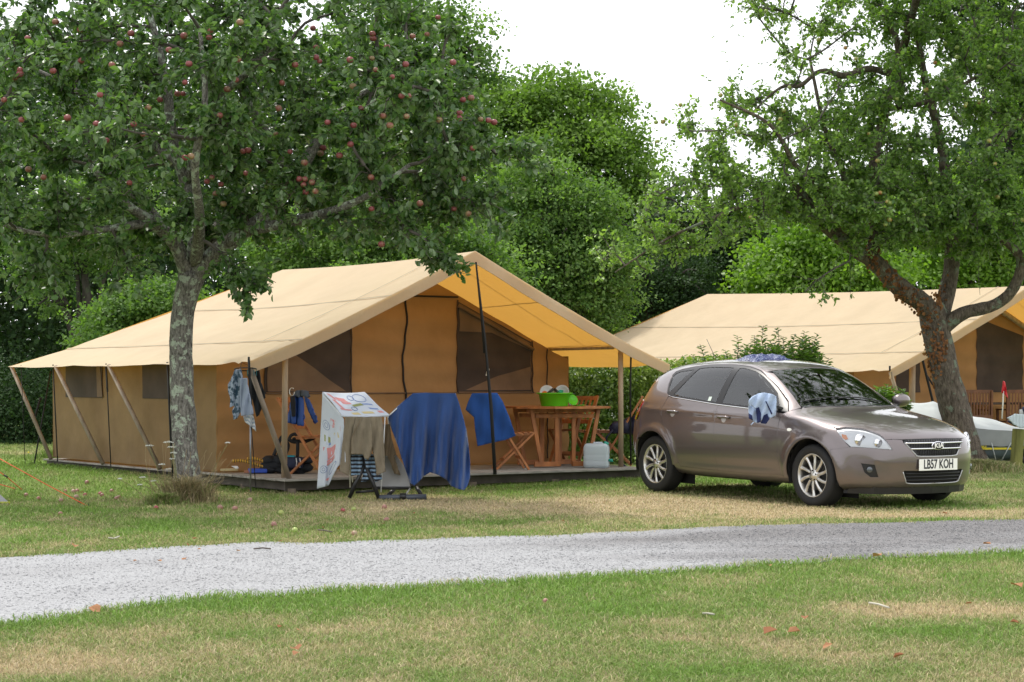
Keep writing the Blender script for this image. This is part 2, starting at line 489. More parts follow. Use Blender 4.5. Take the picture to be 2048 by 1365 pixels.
def build_grass():
    m = mat('grass_blade', (.1, .17, .03), rough=.55, spec=.25); grass_colour(m, True)
    global GRASS_M; GRASS_M = m
    rng = np.random.RandomState(11)
    def pick(n, y0, y1, p=2.0):
        # more blades per square metre close by
        u = rng.uniform(0, 1, n)
        Y = 1 / (1 / y0 - u * (1 / y0 - 1 / y1))
        X = rng.uniform(-1130, 1130, n) / F * Y
        return X, Y
    X, Y = pick(320000, 7.75, 17.5)
    ny_ = near_y(X); dist = ny_ - Y
    k = dist > -.02 - .28 * rng.uniform(0, 1, len(X)) ** 4; X, Y, dist = X[k], Y[k], dist[k]
    d = dryness(X, Y)
    verge = np.exp(-np.clip(dist, 0, 9) / .35)
    hh = .030 + .014 * (1 - d) + .030 * verge * fbm(X * 3, Y * 3)
    dd = d + rng.normal(0, .26, len(X))
    o = blades('lawn_grass', X, Y, hh, .0048 + .0003 * (Y - 8), .85, dd, rng, m); tag(o, 'short mown grass of green and straw coloured blades on the near lawn', 'grass', kind='stuff')
    # far lawn
    X, Y = pick(230000, 13.5, 27)
    dist = Y - far_y(X)
    k = (dist > .0 - .30 * rng.uniform(0, 1, len(X)) ** 3); X, Y = X[k], Y[k]
    d = dryness(X, Y); dd = d + rng.normal(0, .22, len(X))
    hh = .028 + .02 * (1 - d)
    o = blades('lawn_grass', X, Y, hh, .0085, .8, dd, rng, m); tag(o, 'short dry and green grass on the lawn between the gravel road and the tents', 'grass', kind='stuff')
    X = rng.uniform(-13, -4, 30000); Y = rng.uniform(26, 42, 30000)
    o = blades('lawn_grass', X, Y, .05, .02, .6, dryness(X, Y) * .7 + .1, rng, m); tag(o, 'grass behind the far left corner of the nearer tent', 'grass', kind='stuff')
build_ground(); build_grass()
# ============================================================ trees
def leaf_material(name, c0, c1, under, trans=.35, rough=.42, spec=.5):
    m = bpy.data.materials.new(name); m.use_nodes = True; N, L = m.node_tree.nodes, m.node_tree.links
    b = N['Principled BSDF']; b.inputs['Roughness'].default_value = rough; b.inputs['Specular IOR Level'].default_value = spec
    at = N.new('ShaderNodeAttribute'); at.attribute_name = 'tone'
    oi = N.new('ShaderNodeObjectInfo')
    r = N.new('ShaderNodeValToRGB'); r.color_ramp.elements[0].color = (*c0, 1); r.color_ramp.elements[1].color = (*c1, 1)
    L.new(at.outputs['Fac'], r.inputs['Fac'])
    g = N.new('ShaderNodeNewGeometry')
    mx = N.new('ShaderNodeMix'); mx.data_type = 'RGBA'
    mu = N.new('ShaderNodeMath'); mu.operation = 'MULTIPLY'; mu.inputs[1].default_value = .75
    L.new(g.outputs['Backfacing'], mu.inputs[0]); L.new(mu.outputs[0], mx.inputs[0])
    L.new(r.outputs['Color'], mx.inputs[6]); mx.inputs[7].default_value = (*under, 1)
    L.new(mx.outputs[2], b.inputs['Base Color'])
    t = N.new('ShaderNodeBsdfTranslucent')
    h = N.new('ShaderNodeMix'); h.data_type = 'RGBA'; h.blend_type = 'MULTIPLY'; h.inputs[0].default_value = 1
    L.new(r.outputs['Color'], h.inputs[6]); h.inputs[7].default_value = (1.5, 1.75, .55, 1); L.new(h.outputs[2], t.inputs['Color'])
    ms = N.new('ShaderNodeMixShader'); ms.inputs[0].default_value = trans
    L.new(b.outputs[0], ms.inputs[1]); L.new(t.outputs[0], ms.inputs[2]); L.new(ms.outputs[0], N['Material Output'].inputs['Surface'])
    return m

LEAF6 = np.array([[0, 0, 0], [.30, .30, .07], [.72, .26, .05], [1, 0, -.10], [.72, -.26, .05], [.30, -.30, .07]])
LEAF6F = np.array([[0, 5, 4, 3], [0, 3, 2, 1]])
LEAF4 = np.array([[0, 0, 0], [.45, .34, .05], [1, 0, -.05], [.45, -.34, .05]])
LEAF4F = np.array([[0, 3, 2, 1]])

def frames(D, U):
    D = D / np.linalg.norm(D, axis=1, keepdims=True)
    S = np.cross(U, D); S /= np.maximum(1e-6, np.linalg.norm(S, axis=1, keepdims=True))
    Nn = np.cross(D, S)
    return D, S, Nn
def leaves_mesh(name, Pp, D, U, size, tone, m, parent=None, simple=False, width=1.0):
    T, TF = (LEAF4, LEAF4F) if simple else (LEAF6, LEAF6F)
    D, S, Nn = frames(D, U)
    n = len(Pp); k = len(T)
    s = size[:, None, None]
    V = Pp[:, None] + s * (T[None, :, 0, None] * D[:, None] + T[None, :, 1, None] * width * S[:, None] + T[None, :, 2, None] * Nn[:, None])
    Fc = (TF[None] + k * np.arange(n)[:, None, None]).reshape(-1, 4)
    return npmesh(name, V.reshape(-1, 3), Fc, 4, m, parent, attrs={'tone': np.repeat(np.clip(tone, 0, 1), k)})

def bark_material(name, c1, c2, lichen, lam=.5, scale=9):
    m = bpy.data.materials.new(name); m.use_nodes = True; N, L = m.node_tree.nodes, m.node_tree.links
    b = N['Principled BSDF']; b.inputs['Roughness'].default_value = .95; b.inputs['Specular IOR Level'].default_value = .15
    tc = N.new('ShaderNodeTexCoord'); mp = N.new('ShaderNodeMapping'); mp.inputs['Scale'].default_value = (1, 1, .35); L.new(tc.outputs['Object'], mp.inputs['Vector'])
    n = N.new('ShaderNodeTexNoise'); n.inputs['Scale'].default_value = scale * 3.5; n.inputs['Detail'].default_value = 9; n.inputs['Roughness'].default_value = .7; L.new(mp.outputs[0], n.inputs['Vector'])
    v = N.new('ShaderNodeTexVoronoi'); v.inputs['Scale'].default_value = scale * 4; v.feature = 'DISTANCE_TO_EDGE'; L.new(mp.outputs[0], v.inputs['Vector'])
    r = N.new('ShaderNodeValToRGB'); r.color_ramp.elements[0].color = (*c1, 1); r.color_ramp.elements[1].color = (*c2, 1); r.color_ramp.elements[0].position = .35; r.color_ramp.elements[1].position = .65
    L.new(n.outputs['Fac'], r.inputs['Fac'])
    n2 = N.new('ShaderNodeTexNoise'); n2.inputs['Scale'].default_value = scale * .9; n2.inputs['Detail'].default_value = 7; n2.inputs['Roughness'].default_value = .65; L.new(tc.outputs['Object'], n2.inputs['Vector'])
    r2 = N.new('ShaderNodeValToRGB'); r2.color_ramp.elements[0].position = lam; r2.color_ramp.elements[1].position = lam + .04
    L.new(n2.outputs['Fac'], r2.inputs['Fac'])
    mx = N.new('ShaderNodeMix'); mx.data_type = 'RGBA'; L.new(r2.outputs['Color'], mx.inputs[0]); L.new(r.outputs['Color'], mx.inputs[6]); mx.inputs[7].default_value = (*lichen, 1)
    L.new(mx.outputs[2], b.inputs['Base Color'])
    ad = N.new('ShaderNodeMath'); ad.operation = 'MULTIPLY_ADD'; ad.inputs[1].default_value = 1.5; L.new(v.outputs['Distance'], ad.inputs[0]); L.new(n.outputs['Fac'], ad.inputs[2])
    bp = N.new('ShaderNodeBump'); bp.inputs['Strength'].default_value = .9; bp.inputs['Distance'].default_value = .025
    L.new(ad.outputs[0], bp.inputs['Height']); L.new(bp.outputs['Normal'], b.inputs['Normal'])
    return m

def limb_arrays(pts, radii, seg=14, rough=.06, sub=5, fl=0.0, seed=0):
    pts = smooth_pts(pts, sub)
    n = len(pts); rr = np.interp(np.linspace(0, 1, n), np.linspace(0, 1, len(radii)), radii)
    v, f = tube_arrays(pts, list(rr), seg)
    v = [Vector(p) for p in v]
    A = np.array([tuple(p) for p in v]); ce = np.repeat(np.array([tuple(p) for p in pts]), seg, axis=0)
    dirs = A - ce; rad = np.repeat(rr, seg)
    nn = (fbm(A[:, 0] * 9 + seed, A[:, 1] * 9, A[:, 2] * 3.5, 4) - .5) * 2
    A = ce + dirs * (1 + rough * 3 * nn)[:, None]
    return [Vector(p) for p in A], f

class Tree:
    def __init__(self, name, label, base, seed, group=None):
        self.root = thing(name, label, 'tree', base, 0, group); self.rng = np.random.RandomState(seed)
        self.limbs = []; self.axis = []; self.br = []; self.tw = []
    def limb(self, pts, radii, seg=14, rough=.06):
        self.limbs.append(limb_arrays(pts, radii, seg, rough, seed=len(self.limbs)))
        sp = smooth_pts(pts, 5); rr = np.interp(np.linspace(0, 1, len(sp)), np.linspace(0, 1, len(radii)), radii)
        for p, r in zip(sp, rr): self.axis.append((tuple(p), r))
        return sp
    def curve(self, a, b, rng, wig=.12, sag=0.0, n=6):
        a, b = np.array(a), np.array(b); L = np.linalg.norm(b - a); t = np.linspace(0, 1, n)[:, None]
        p = a * (1 - t) + b * t
        off = rng.normal(0, wig * L, (2, 3)); p = p + np.sin(math.pi * t) * off[0] * .6 + np.sin(2 * math.pi * t) * off[1] * .3
        p[:, 2] += (np.sin(math.pi * t[:, 0])) * sag * L
        return p
    def fill(self, targets, K, r0=.022, r1=.008, per=(9, 14), spread=.42, skip=0, tw_r=.0042):
        """branches to K cluster centres, twigs to targets around them"""
        rng = self.rng
        T = np.asarray(targets); ax = np.array([a for a, r in self.axis][skip:]); ar = np.array([r for a, r in self.axis][skip:])
        cen = T[rng.choice(len(T), K, replace=False)].copy()
        for it in range(6):
            d = ((T[:, None] - cen[None]) ** 2).sum(-1); lab = d.argmin(1)
            for k in range(K):
                if (lab == k).any(): cen[k] = T[lab == k].mean(0)
        order = np.argsort([np.min(((c - ax) ** 2).sum(1)) for c in cen])
        pool = ax.copy()
        for k in order:
            c = cen[k]; dd = ((pool - c) ** 2).sum(1) ** .5
            below = np.maximum(0, pool[:, 2] - c[2])
            i = np.argmin(dd + .35 * below)
            cv = self.curve(pool[i], c, rng, .10, .06, 7)
            L = dd[i]
            ra = min(.045, r0 * (.6 + .5 * L)); self.br.append(([tuple(q) for q in cv], list(np.linspace(ra, r1, 7))))
            pool = np.vstack([pool, cv[2:]])
            for t in T[lab == k]:
                s = cv[rng.randint(2, 7)]
                self.tw.append(self.curve(s, t, rng, .14, .05, 5))
    def spurs(self, per=7, n=4):
        """leaf seats along the twigs"""
        rng = self.rng; Pn = []; Dn = []
        for tw in self.tw:
            for q in range(per):
                t = 1 - (rng.uniform(0, 1) ** 1.1) * .85; x = t * (len(tw) - 1); i = min(len(tw) - 2, int(x)); f = x - i
                p = tw[i] * (1 - f) + tw[i + 1] * f; d = tw[i + 1] - tw[i]
                for k in range(n): Pn.append(p); Dn.append(d / (np.linalg.norm(d) + 1e-6))
        return np.array(Pn), np.array(Dn)
    def finish(self, bark, twig_m, seg=5):
        tr = pymesh('trunk', *merge(self.limbs), bark, self.root, True, True)
        b = [tube_arrays([Vector(p) for p in q], r, 6, False) for q, r in self.br]
        t = [tube_arrays([Vector(p) for p in q], list(np.linspace(.0055, .0028, len(q))), 4, False) for q in self.tw]
        br = pymesh('branches', *merge(b + t), twig_m, self.root, True, True); br['kind'] = 'stuff'
        return tr

def ell_points(rng, n, c, r, shell=.35, zmin=None):
    P_ = rng.normal(0, 1, (n, 3)); P_ /= np.linalg.norm(P_, axis=1, keepdims=True)
    P_ *= rng.uniform(shell, 1, (n, 1)) ** (1 / 2.2)
    return P_ * np.array(r) + np.array(c)

def apple_mesh(name, r=.033):
    V = []; Fc = []; S, Rn = 14, 9
    for i in range(Rn + 1):
        a = math.pi * i / Rn
        rr = math.sin(a); z = math.cos(a)
        z -= .22 * math.exp(-(rr / .32) ** 2) * (1 if z > 0 else -.6) * (1.0)
        for k in range(S): V.append((r * rr * math.cos(6.2832 * k / S) * (1 + .02 * math.cos(k)), r * rr * math.sin(6.2832 * k / S), r * z * .92))
    for i in range(Rn):
        for k in range(S): Fc.append((i * S + k, (i + 1) * S + k, (i + 1) * S + (k + 1) % S, i * S + (k + 1) % S))
    me = bpy.data.meshes.new(name); me.from_pydata(V, [], Fc); me.update(); me.shade_smooth()
    return me

def apple_material(name, red, green, thr=.45):
    m = bpy.data.materials.new(name); m.use_nodes = True; N, L = m.node_tree.nodes, m.node_tree.links
    b = N['Principled BSDF']; b.inputs['Roughness'].default_value = .38
    tc = N.new('ShaderNodeTexCoord'); oi = N.new('ShaderNodeObjectInfo')
    ad = N.new('ShaderNodeVectorMath'); ad.operation = 'ADD'; L.new(tc.outputs['Object'], ad.inputs[0]); L.new(oi.outputs['Random'], ad.inputs[1])
    n = N.new('ShaderNodeTexNoise'); n.inputs['Scale'].default_value = 26; n.inputs['Detail'].default_value = 4; L.new(ad.outputs[0], n.inputs['Vector'])
    mt = N.new('ShaderNodeMath'); mt.operation = 'MULTIPLY_ADD'; mt.inputs[1].default_value = .35; L.new(oi.outputs['Random'], mt.inputs[0]); L.new(n.outputs['Fac'], mt.inputs[2])
    r = N.new('ShaderNodeValToRGB'); r.color_ramp.elements[0].position = thr; r.color_ramp.elements[1].position = thr + .3
    r.color_ramp.elements[0].color = (*green, 1); r.color_ramp.elements[1].color = (*red, 1)
    L.new(mt.outputs[0], r.inputs['Fac']); L.new(r.outputs['Color'], b.inputs['Base Color'])
    return m

def build_left_tree():
    bark = bark_material('apple_bark_grey', (.060, .054, .048), (.33, .31, .28), (.42, .47, .38), .54, 13)
    twm = mat('apple_twig', (.075, .065, .055), rough=.9, var=.4, vscale=12)
    lm = leaf_material('apple_leaf_dark', (.032, .085, .020), (.135, .225, .062), (.24, .31, .19), .36, .36)
    T = Tree('apple_tree', 'apple tree full of red apples with a grey trunk before the nearer tent', TREE_L, 21)
    Yb = TREE_L.y; rng = T.rng
    p = lambda x, y, dy=0: P(x, y, Yb + dy)
    T.limb([p(378, 1012), p(374, 940), p(369, 860), p(364, 780), p(361, 700), p(366, 620), p(384, 545)], [.18, .134, .127, .122, .118, .116, .138], 26, .07)
    T.limb([p(384, 560), p(430, 508, -.1), p(490, 462, -.3), p(545, 418, -.4), p(600, 350, -.5), p(640, 280, -.6)], [.105, .095, .08, .065, .05, .03])
    T.limb([p(380, 560), p(350, 487, -.2), p(305, 445, -.5), p(240, 400, -.8), p(180, 330, -1.0)], [.09, .08, .06, .045, .025])
    T.limb([p(386, 550), p(392, 460, .2), p(372, 370, .3), p(345, 270, .1), p(330, 150, 0), p(300, 30, 0)], [.10, .085, .07, .06, .045, .03])
    T.limb([p(390, 545), p(440, 450, .6), p(500, 380, 1.0), p(560, 320, 1.2), p(520, 245, 1.0), p(470, 160, .8)], [.08, .07, .06, .05, .04, .03])
    T.limb([p(490, 462, -.3), p(600, 440, -.6), p(720, 400, -.9), p(820, 330, -1.0)], [.06, .05, .035, .02])
    T.limb([p(372, 370, .3), p(430, 210, -.3), p(520, 120, -.8), p(560, 20, -.9)], [.05, .04, .03, .02])
    T.limb([p(365, 330, .2), p(250, 250, .8), p(150, 180, 1.1), p(30, 120, 1.2)], [.05, .04, .03, .02])
    T.limb([p(545, 418, -.4), p(660, 250, -.2), p(760, 170, 0), p(850, 200, 0), p(930, 230, -.2), p(985, 300, -.4)], [.05, .04, .032, .022, .016, .01])
    T.limb([p(305, 445, -.5), p(200, 460, -.8), p(90, 470, -1.1), p(-60, 430, -1.2)], [.05, .035, .025, .015])
    T.limb([p(390, 530), p(400, 440, -.9), p(390, 330, -1.6), p(410, 200, -1.8), p(400, 60, -1.7)], [.07, .05, .04, .03, .02])
    T.limb([p(380, 530), p(300, 420, .9), p(200, 330, 1.6), p(100, 260, 1.9)], [.06, .05, .035, .02])
    s = F / Yb
    def crown(n):
        out = []
        # envelope as ellipsoids placed at real distance
        E = [((300, 250, 0), (420, 290, 2.7), 5), ((640, 200, 0), (360, 250, 2.4), 3.6), ((20, 290, 0), (330, 270, 2.3), 2.4), ((820, 300, -.3), (195, 200, 1.5), 1.6), ((500, 60, 0), (480, 240, 2.5), 2.8), ((100, 470, -.2), (330, 95, 1.7), .9), ((640, 420, 0), (310, 95, 1.7), 1.0), ((900, 330, -.3), (110, 150, 1.0), .45)]
        w = np.array([e[2] for e in E]); w /= w.sum()
        for (c, r, ww), q in zip(E, w):
            cc = p(c[0], c[1], c[2]); rr = (r[0] / s, r[2], r[1] / s)
            out.append(ell_points(rng, int(n * q), tuple(cc), rr, .25))
        A = np.vstack(out)
        px = A[:, 0] * F / A[:, 1] + CX; py = CY - (A[:, 2] - H) * F / A[:, 1]
        # lower rim of the crown as in the photograph
        lim = np.interp(px, [-400, -50, 60, 130, 200, 260, 330, 400, 460, 520, 560, 620, 700, 800, 870, 920, 1000, 1060, 1100], [560, 590, 560, 560, 540, 560, 540, 520, 545, 560, 500, 490, 500, 500, 510, 500, 440, 380, 320])
        upr = np.interp(px, [860, 900, 950, 1000, 1040, 1100], [-400, 0, 90, 190, 260, 330])
        k = (py < lim - 12) & (py > upr) & (px < 1075) & (px > -520) & (A[:, 2] > 2.0)
        return A[k]
    tg = crown(2300)
    # hanging sprigs
    spr = []
    for (x, y) in [(30,600),(20,560),(45,545),(245,575),(280,590),(282,545),(120,590),(540,560),(530,545),(470,575),(480,605),(492,628),(505,580),(480,550),(500,600),(850,520),(880,525),(905,535),(930,548),(855,545),(920,520),(885,505),(610,500),(700,500),(560,520),(846,512),(852,530),(862,520),(870,508),(884,520),(895,530),(912,545),(925,555),(938,530),(900,512),(470,560),(465,580),(476,596),(486,612),(490,632),(498,618),(488,590),(500,565),(515,560),(530,575),(545,585),(552,566),(535,555),(20,620),(12,590),(35,570),(60,545),(100,600),(115,575),(1095,285),(1105,300),(1090,330),(1060,350),(1045,380),(1030,440),(1015,470),(990,490),(60,520),(90,560),(150,575),(190,560),(620,470),(660,480),(740,480),(780,500),(1040,270),(1070,330),(1060,310),(1085,290),(1020,320),(930,30),(900,20),(925,60),(880,60),(1010,420),(985,450),(960,470),(1000,380),(215,590),(350,560),(420,545)]:
        spr.append(tuple(p(x, y, -.9 + rng.uniform(-.3, .3))))
    tg = np.vstack([tg, spr])
    T.fill(tg, 170, per=(10, 14), skip=12)
    bpyt = T.finish(bark, twm)
    Pn, Dn = T.spurs(7, 4)
    n = len(Pn)
    D = rng.normal(0, .85, (n, 3)) + Dn * .5 + np.array([0, 0, -.35]); U = rng.normal(0, .55, (n, 3)) + np.array([0, -.15, 1])
    Pp = Pn + rng.normal(0, .020, (n, 3))
    size = rng.uniform(.056, .098, n)
    tone = np.clip(rng.normal(.42, .24, n), 0, 1)
    # the 300 leaves that show largest (nearest to the camera) are parts of their own
    px = Pp[:, 0] * F / Pp[:, 1] + CX; py = CY - (Pp[:, 2] - H) * F / Pp[:, 1]
    vis = (px > 10) & (px < 1090) & (py > 5) & (py < 640)
    sc = size * F / Pp[:, 1] * (1 + .02 * rng.uniform(0, 1, n)); sc[~vis] = 0
    key = sc - (Pp[:, 1] - Yb) * 3.0; key[~vis] = -99
    big = np.argsort(-key)[:300]; mask = np.ones(n, bool); mask[big] = False
    fo = leaves_mesh('foliage', Pp[mask], D[mask], U[mask], size[mask], tone[mask], lm, T.root); fo['kind'] = 'stuff'
    Dm, Sm, Nm = frames(D[big], U[big])
    lms = []
    for q in range(4):
        me = bpy.data.meshes.new('leaf'); me.from_pydata([tuple(v) for v in LEAF6 * [1, 1, 1 + .3 * q]], [], [tuple(f) for f in LEAF6F]); me.update()
        at = me.attributes.new('tone', 'FLOAT', 'POINT'); at.data.foreach_set('value', np.full(6, .2 + .2 * q, np.float32)); me.materials.append(lm); lms.append(me)
    Mi = mworld(T.root).inverted()
    for j, i in enumerate(big):
        o = bpy.data.objects.new('leaf', lms[j % 4]); add(o); o.parent = T.root
        M = Matrix(((Dm[j][0], Sm[j][0], Nm[j][0], Pp[i][0]), (Dm[j][1], Sm[j][1], Nm[j][1], Pp[i][1]), (Dm[j][2], Sm[j][2], Nm[j][2], Pp[i][2]), (0, 0, 0, 1)))
        o.matrix_basis = Mi @ M @ Matrix.Scale(size[i], 4)
    # apples
    am = apple_mesh('apple', .0325); am.materials.append(apple_material('apple_skin', (.215, .05, .052), (.25, .18, .085), .42))
    AP = [(55,77),(40,140),(40,148),(8,200),(43,240),(111,44),(162,122),(106,142),(135,236),(193,248),(87,355),(57,339),(240,88),(262,67),(224,130),(267,249),(286,269),(296,215),(368,72),(421,62),(418,75),(338,100),(370,165),(355,188),(366,188),(378,128),(475,119),(472,160),(440,231),(454,179),(564,166),(557,217),(552,269),(486,303),(496,301),(492,347),(382,313),(370,316),(424,355),(414,363),(442,369),(431,388),(447,408),(259,366),(213,281),(580,304),(609,326),(598,358),(610,359),(624,365),(607,370),(611,385),(631,383),(646,296),(641,307),(628,304),(679,311),(632,95),(632,115),(639,123),(626,57),(745,68),(746,77),(774,94),(825,73),(854,69),(706,173),(723,216),(744,117),(751,140),(811,129),(803,192),(817,192),(919,226),(918,237),(961,239),(977,241),(988,245),(926,200),(942,196),(945,297),(766,232),(813,233),(878,240),(707,251),(780,251),(655,245),(701,289),(742,355),(927,358),(840,407),(908,418),(937,428),(763,489),(743,418),(876,35),(906,125),(784,154),(30,155),(480,45),(590,130),(700,120),(160,60),(320,200),(200,190)]
    rr = random.Random(4)
    stalk = mat('apple_stalk', (.06, .045, .03), rough=.9)
    # front surface of the crown
    for (x, y) in AP:
        near = (abs(px - x) < 26) & (abs(py - y) < 26) & vis
        yy = (np.percentile(Pp[near, 1], 4) if near.sum() > 12 else Yb - 1.0) - .01
        o = bpy.data.objects.new('apple', am); add(o); o.parent = T.root
        w = P(x, y, float(yy)); sc = rr.uniform(.85, 1.12)
        o.matrix_basis = Mi @ Matrix.Translation(w) @ Matrix.Rotation(rr.uniform(-.4, .4), 4, 'X') @ Matrix.Rotation(rr.uniform(0, 6), 4, 'Z') @ Matrix.Scale(sc, 4)
    return T

def build_right_tree():
    bark = bark_material('old_apple_bark', (.06, .048, .038), (.19, .155, .125), (.17, .20, .15), .57, 7)
    twm = mat('old_apple_twig', (.09, .08, .07), rough=.9, var=.5, vscale=10)
    lm = leaf_material('apple_leaf_light', (.055, .130, .024), (.23, .35, .075), (.24, .31, .17), .42, .42)
    T = Tree('apple_tree', 'old leaning apple tree with green apples and a forked trunk behind the car', TREE_R, 8)
    Yb = TREE_R.y; rng = T.rng
    p = lambda x, y, dy=0: P(x, y, Yb + dy)
    base = p(1938, 952)
    T.limb([p(1942, 965), p(1932, 900), p(1915, 840), p(1897, 770), p(1880, 700), p(1868, 640), p(1862, 610)], [.34, .245, .215, .20, .20, .205, .18], 28, .06)
    T.limb([p(1880, 660), p(1850, 612, -.1), p(1800, 575, -.3), p(1745, 522, -.5), p(1700, 493, -.6), p(1645, 448, -.8), p(1610, 395, -.9), p(1570, 350, -1.0)], [.155, .15, .135, .12, .10, .08, .06, .045], 18)
    T.limb([p(1872, 660), p(1890, 600, .2), p(1902, 540, .3), p(1905, 470, .4), p(1895, 380, .4), p(1880, 280, .3), p(1850, 160, .2), p(1830, 40, .1)], [.14, .125, .115, .105, .09, .07, .055, .035], 16)
    T.limb([p(1875, 665), p(1925, 628, -.1), p(1990, 610, -.2), p(2028, 575, -.3), p(2042, 520, -.4), p(2010, 485, -.5), p(1960, 465, -.6)], [.12, .10, .088, .08, .068, .055, .03], 14)
    T.limb([p(1745, 522, -.5), p(1752, 430, -.3), p(1748, 330, -.2), p(1770, 220, -.1), p(1800, 120, 0), p(1770, 20, 0)], [.10, .085, .075, .065, .055, .04])
    T.limb([p(1790, 150, -.1), p(1735, 138, -.4), p(1690, 152, -.5), p(1640, 143, -.7), p(1600, 172, -.9), p(1560, 176, -1.0), p(1500, 230, -1.2)], [.05, .05, .045, .035, .028, .022, .012], 14, .10)
    T.limb([p(1700, 493, -.6), p(1640, 380, -1.1), p(1590, 330, -1.5), p(1540, 250, -1.8), p(1440, 200, -2.0)], [.05, .045, .035, .025, .015])
    T.limb([p(1610, 395, -.9), p(1520, 400, -1.1), p(1420, 440, -1.4), p(1330, 480, -1.6), p(1230, 545, -1.8)], [.045, .035, .026, .018, .008])
    T.limb([p(1640, 440, -.8), p(1690, 370, -.4), p(1650, 260, -.5), p(1620, 120, -.3)], [.05, .045, .035, .02])
    T.limb([p(1902, 440, .4), p(1970, 330, .3), p(2040, 240, .2), p(2120, 130, .1)], [.07, .055, .04, .02])
    T.limb([p(2042, 520, -.4), p(2120, 430, -.4), p(2200, 330, -.4)], [.06, .045, .03])
    T.limb([p(1770, 220, -.1), p(1870, 200, -1.0), p(1960, 150, -1.3)], [.04, .03, .02])
    T.limb([p(1800, 120, 0), p(1840, -20, -1.2), p(1900, -150, -2.6), p(1960, -200, -4.2)], [.06, .05, .04, .02])
    T.limb([p(1840, -20, -1.2), p(1760, -160, -3.0), p(1690, -230, -4.8)], [.045, .035, .02])
    s = F / Yb
    E = [((1900, 250, 0), (230, 260, 2.4), 5.2, .3), ((1960, 60, .2), (220, 200, 2.2), 2.8, .3), ((1730, 330, -.3), (170, 150, 1.8), 1.8, .2), ((1560, 330, -.9), (190, 140, 1.5), 2.6, .2), ((1680, 140, -.4), (170, 150, 1.6), 1.1, .2), ((1420, 430, -1.2), (170, 110, 1.1), 1.9, .2), ((2050, 420, -.2), (160, 130, 1.7), 1.2, .2), ((1480, 260, -1.0), (150, 110, 1.0), .75, .2), ((1300, 500, -1.5), (130, 70, .7), .42, .1), ((1900, 470, -.5), (140, 60, 1.2), .7, .1), ((1770, 425, -1.3), (150, 85, 1.1), 1.9, .1), ((1965, 425, -1.2), (130, 100, 1.1), 1.4, .1), ((1640, 400, -1.3), (120, 80, 1.0), 1.2, .1), ((1850, -140, .2), (330, 190, 2.4), 2.6, .3), ((1640, -20, 0), (200, 110, 1.8), 1.0, .2), ((1560, -190, -.8), (260, 150, 2.2), 1.6, .2), ((1940, -175, -3.6), (300, 120, 2.3), 3.2, .1), ((1700, -230, -4.6), (230, 110, 1.8), 1.6, .1), ((2150, 60, .2), (260, 260, 2.2), 1.6, .3)]
    w = np.array([e[2] for e in E]); w /= w.sum(); out = []
    for (c, r, ww, sh), q in zip(E, w):
        out.append(ell_points(rng, int(6300 * q), tuple(p(*c)), (r[0] / s, r[2], r[1] / s), sh))
    A = np.vstack(out)
    px = A[:, 0] * F / A[:, 1] + CX; py = CY - (A[:, 2] - H) * F / A[:, 1]
    lim = np.interp(px, [1200, 1300, 1500, 1600, 1700, 1760, 1850, 1950, 2048, 2300], [560, 560, 470, 450, 500, 560, 500, 540, 560, 600])
    k = (py < lim) & (px < 2360); A = A[k]
    spr = [tuple(p(x, y, -1 + rng.uniform(-.5, .3))) for x, y in [(1320,240),(1315,290),(1350,300),(1390,200),(1370,230),(1405,150),(1410,70),(1450,100),(1490,130),(1500,40),(1460,20),(1530,60),(1360,250),(1410,280),(1240,520),(1200,560),(1225,540),(1260,490),(1290,470),(1400,330),(1370,380),(1345,420),(1530,560),(1560,590),(1640,610),(1680,600),(1620,590),(1660,560),(1700,600),(1600,560),(1640,580),(1710,570),(1580,110),(1560,40),(1600,30),(1640,60),(1960,590),(1900,470),(1400,390),(1440,180),(1480,220)] + [(1330 + 9 * i, 470 + 40 * math.sin(i * 2.1)) for i in range(22)] + [(1400 + 10 * i, 300 + 90 * math.sin(i * 1.7)) for i in range(26)]]
    A = np.vstack([A, spr])
    T.fill(A, 390, r0=.016, skip=14)
    T.finish(bark, twm)
    Pn, Dn = T.spurs(6, 4); n = len(Pn)
    D = rng.normal(0, .9, (n, 3)) + Dn * .5 + np.array([0, 0, -.2]); U = rng.normal(0, .55, (n, 3)) + np.array([0, -.15, 1])
    Pp = Pn + rng.normal(0, .022, (n, 3)); size = rng.uniform(.045, .082, n)
    px = Pp[:, 0] * F / Pp[:, 1] + CX
    thin = (rng.uniform(0, 1, n) < np.interp(px, [1250, 1500, 1700, 1850], [.50, .50, .8, 1.0]))
    tone = np.clip(rng.normal(.45, .25, n) + np.interp(px, [1250, 1600, 1800], [.22, .18, 0]), 0, 1)
    fo = leaves_mesh('foliage', Pp[thin], D[thin], U[thin], size[thin], tone[thin], lm, T.root); fo['kind'] = 'stuff'
    am = apple_mesh('apple', .032); am.materials.append(apple_material('green_apple_skin', (.40, .12, .05), (.27, .34, .09), .72))
    Mi = mworld(T.root).inverted(); rr = random.Random(9)
    AP = [(1361,210),(1326,244),(1312,245),(1314,283),(1441,191),(1477,264),(1691,96),(1661,118),(1579,175),(1561,239),(1598,261),(1568,222),(1532,23),(1637,80),(1712,118),(1890,87),(1914,96),(1914,115),(1895,131),(1870,126),(1888,162),(1794,198),(1915,155),(1852,180),(1932,208),(1958,205),(1930,212),(1978,134),(1984,136),(2040,99),(1738,268),(1978,282),(1755,322),(1917,317),(1703,336),(1861,367),(1752,388),(1760,386),(1775,404),(1781,406),(1848,430),(1779,440),(1771,449),(1830,408),(1843,400),(1990,328),(1501,435),(1333,451),(1473,250),(1995,395),(2045,440),(1790,250),(1820,300)]
    py = CY - (Pp[:, 2] - H) * F / Pp[:, 1]
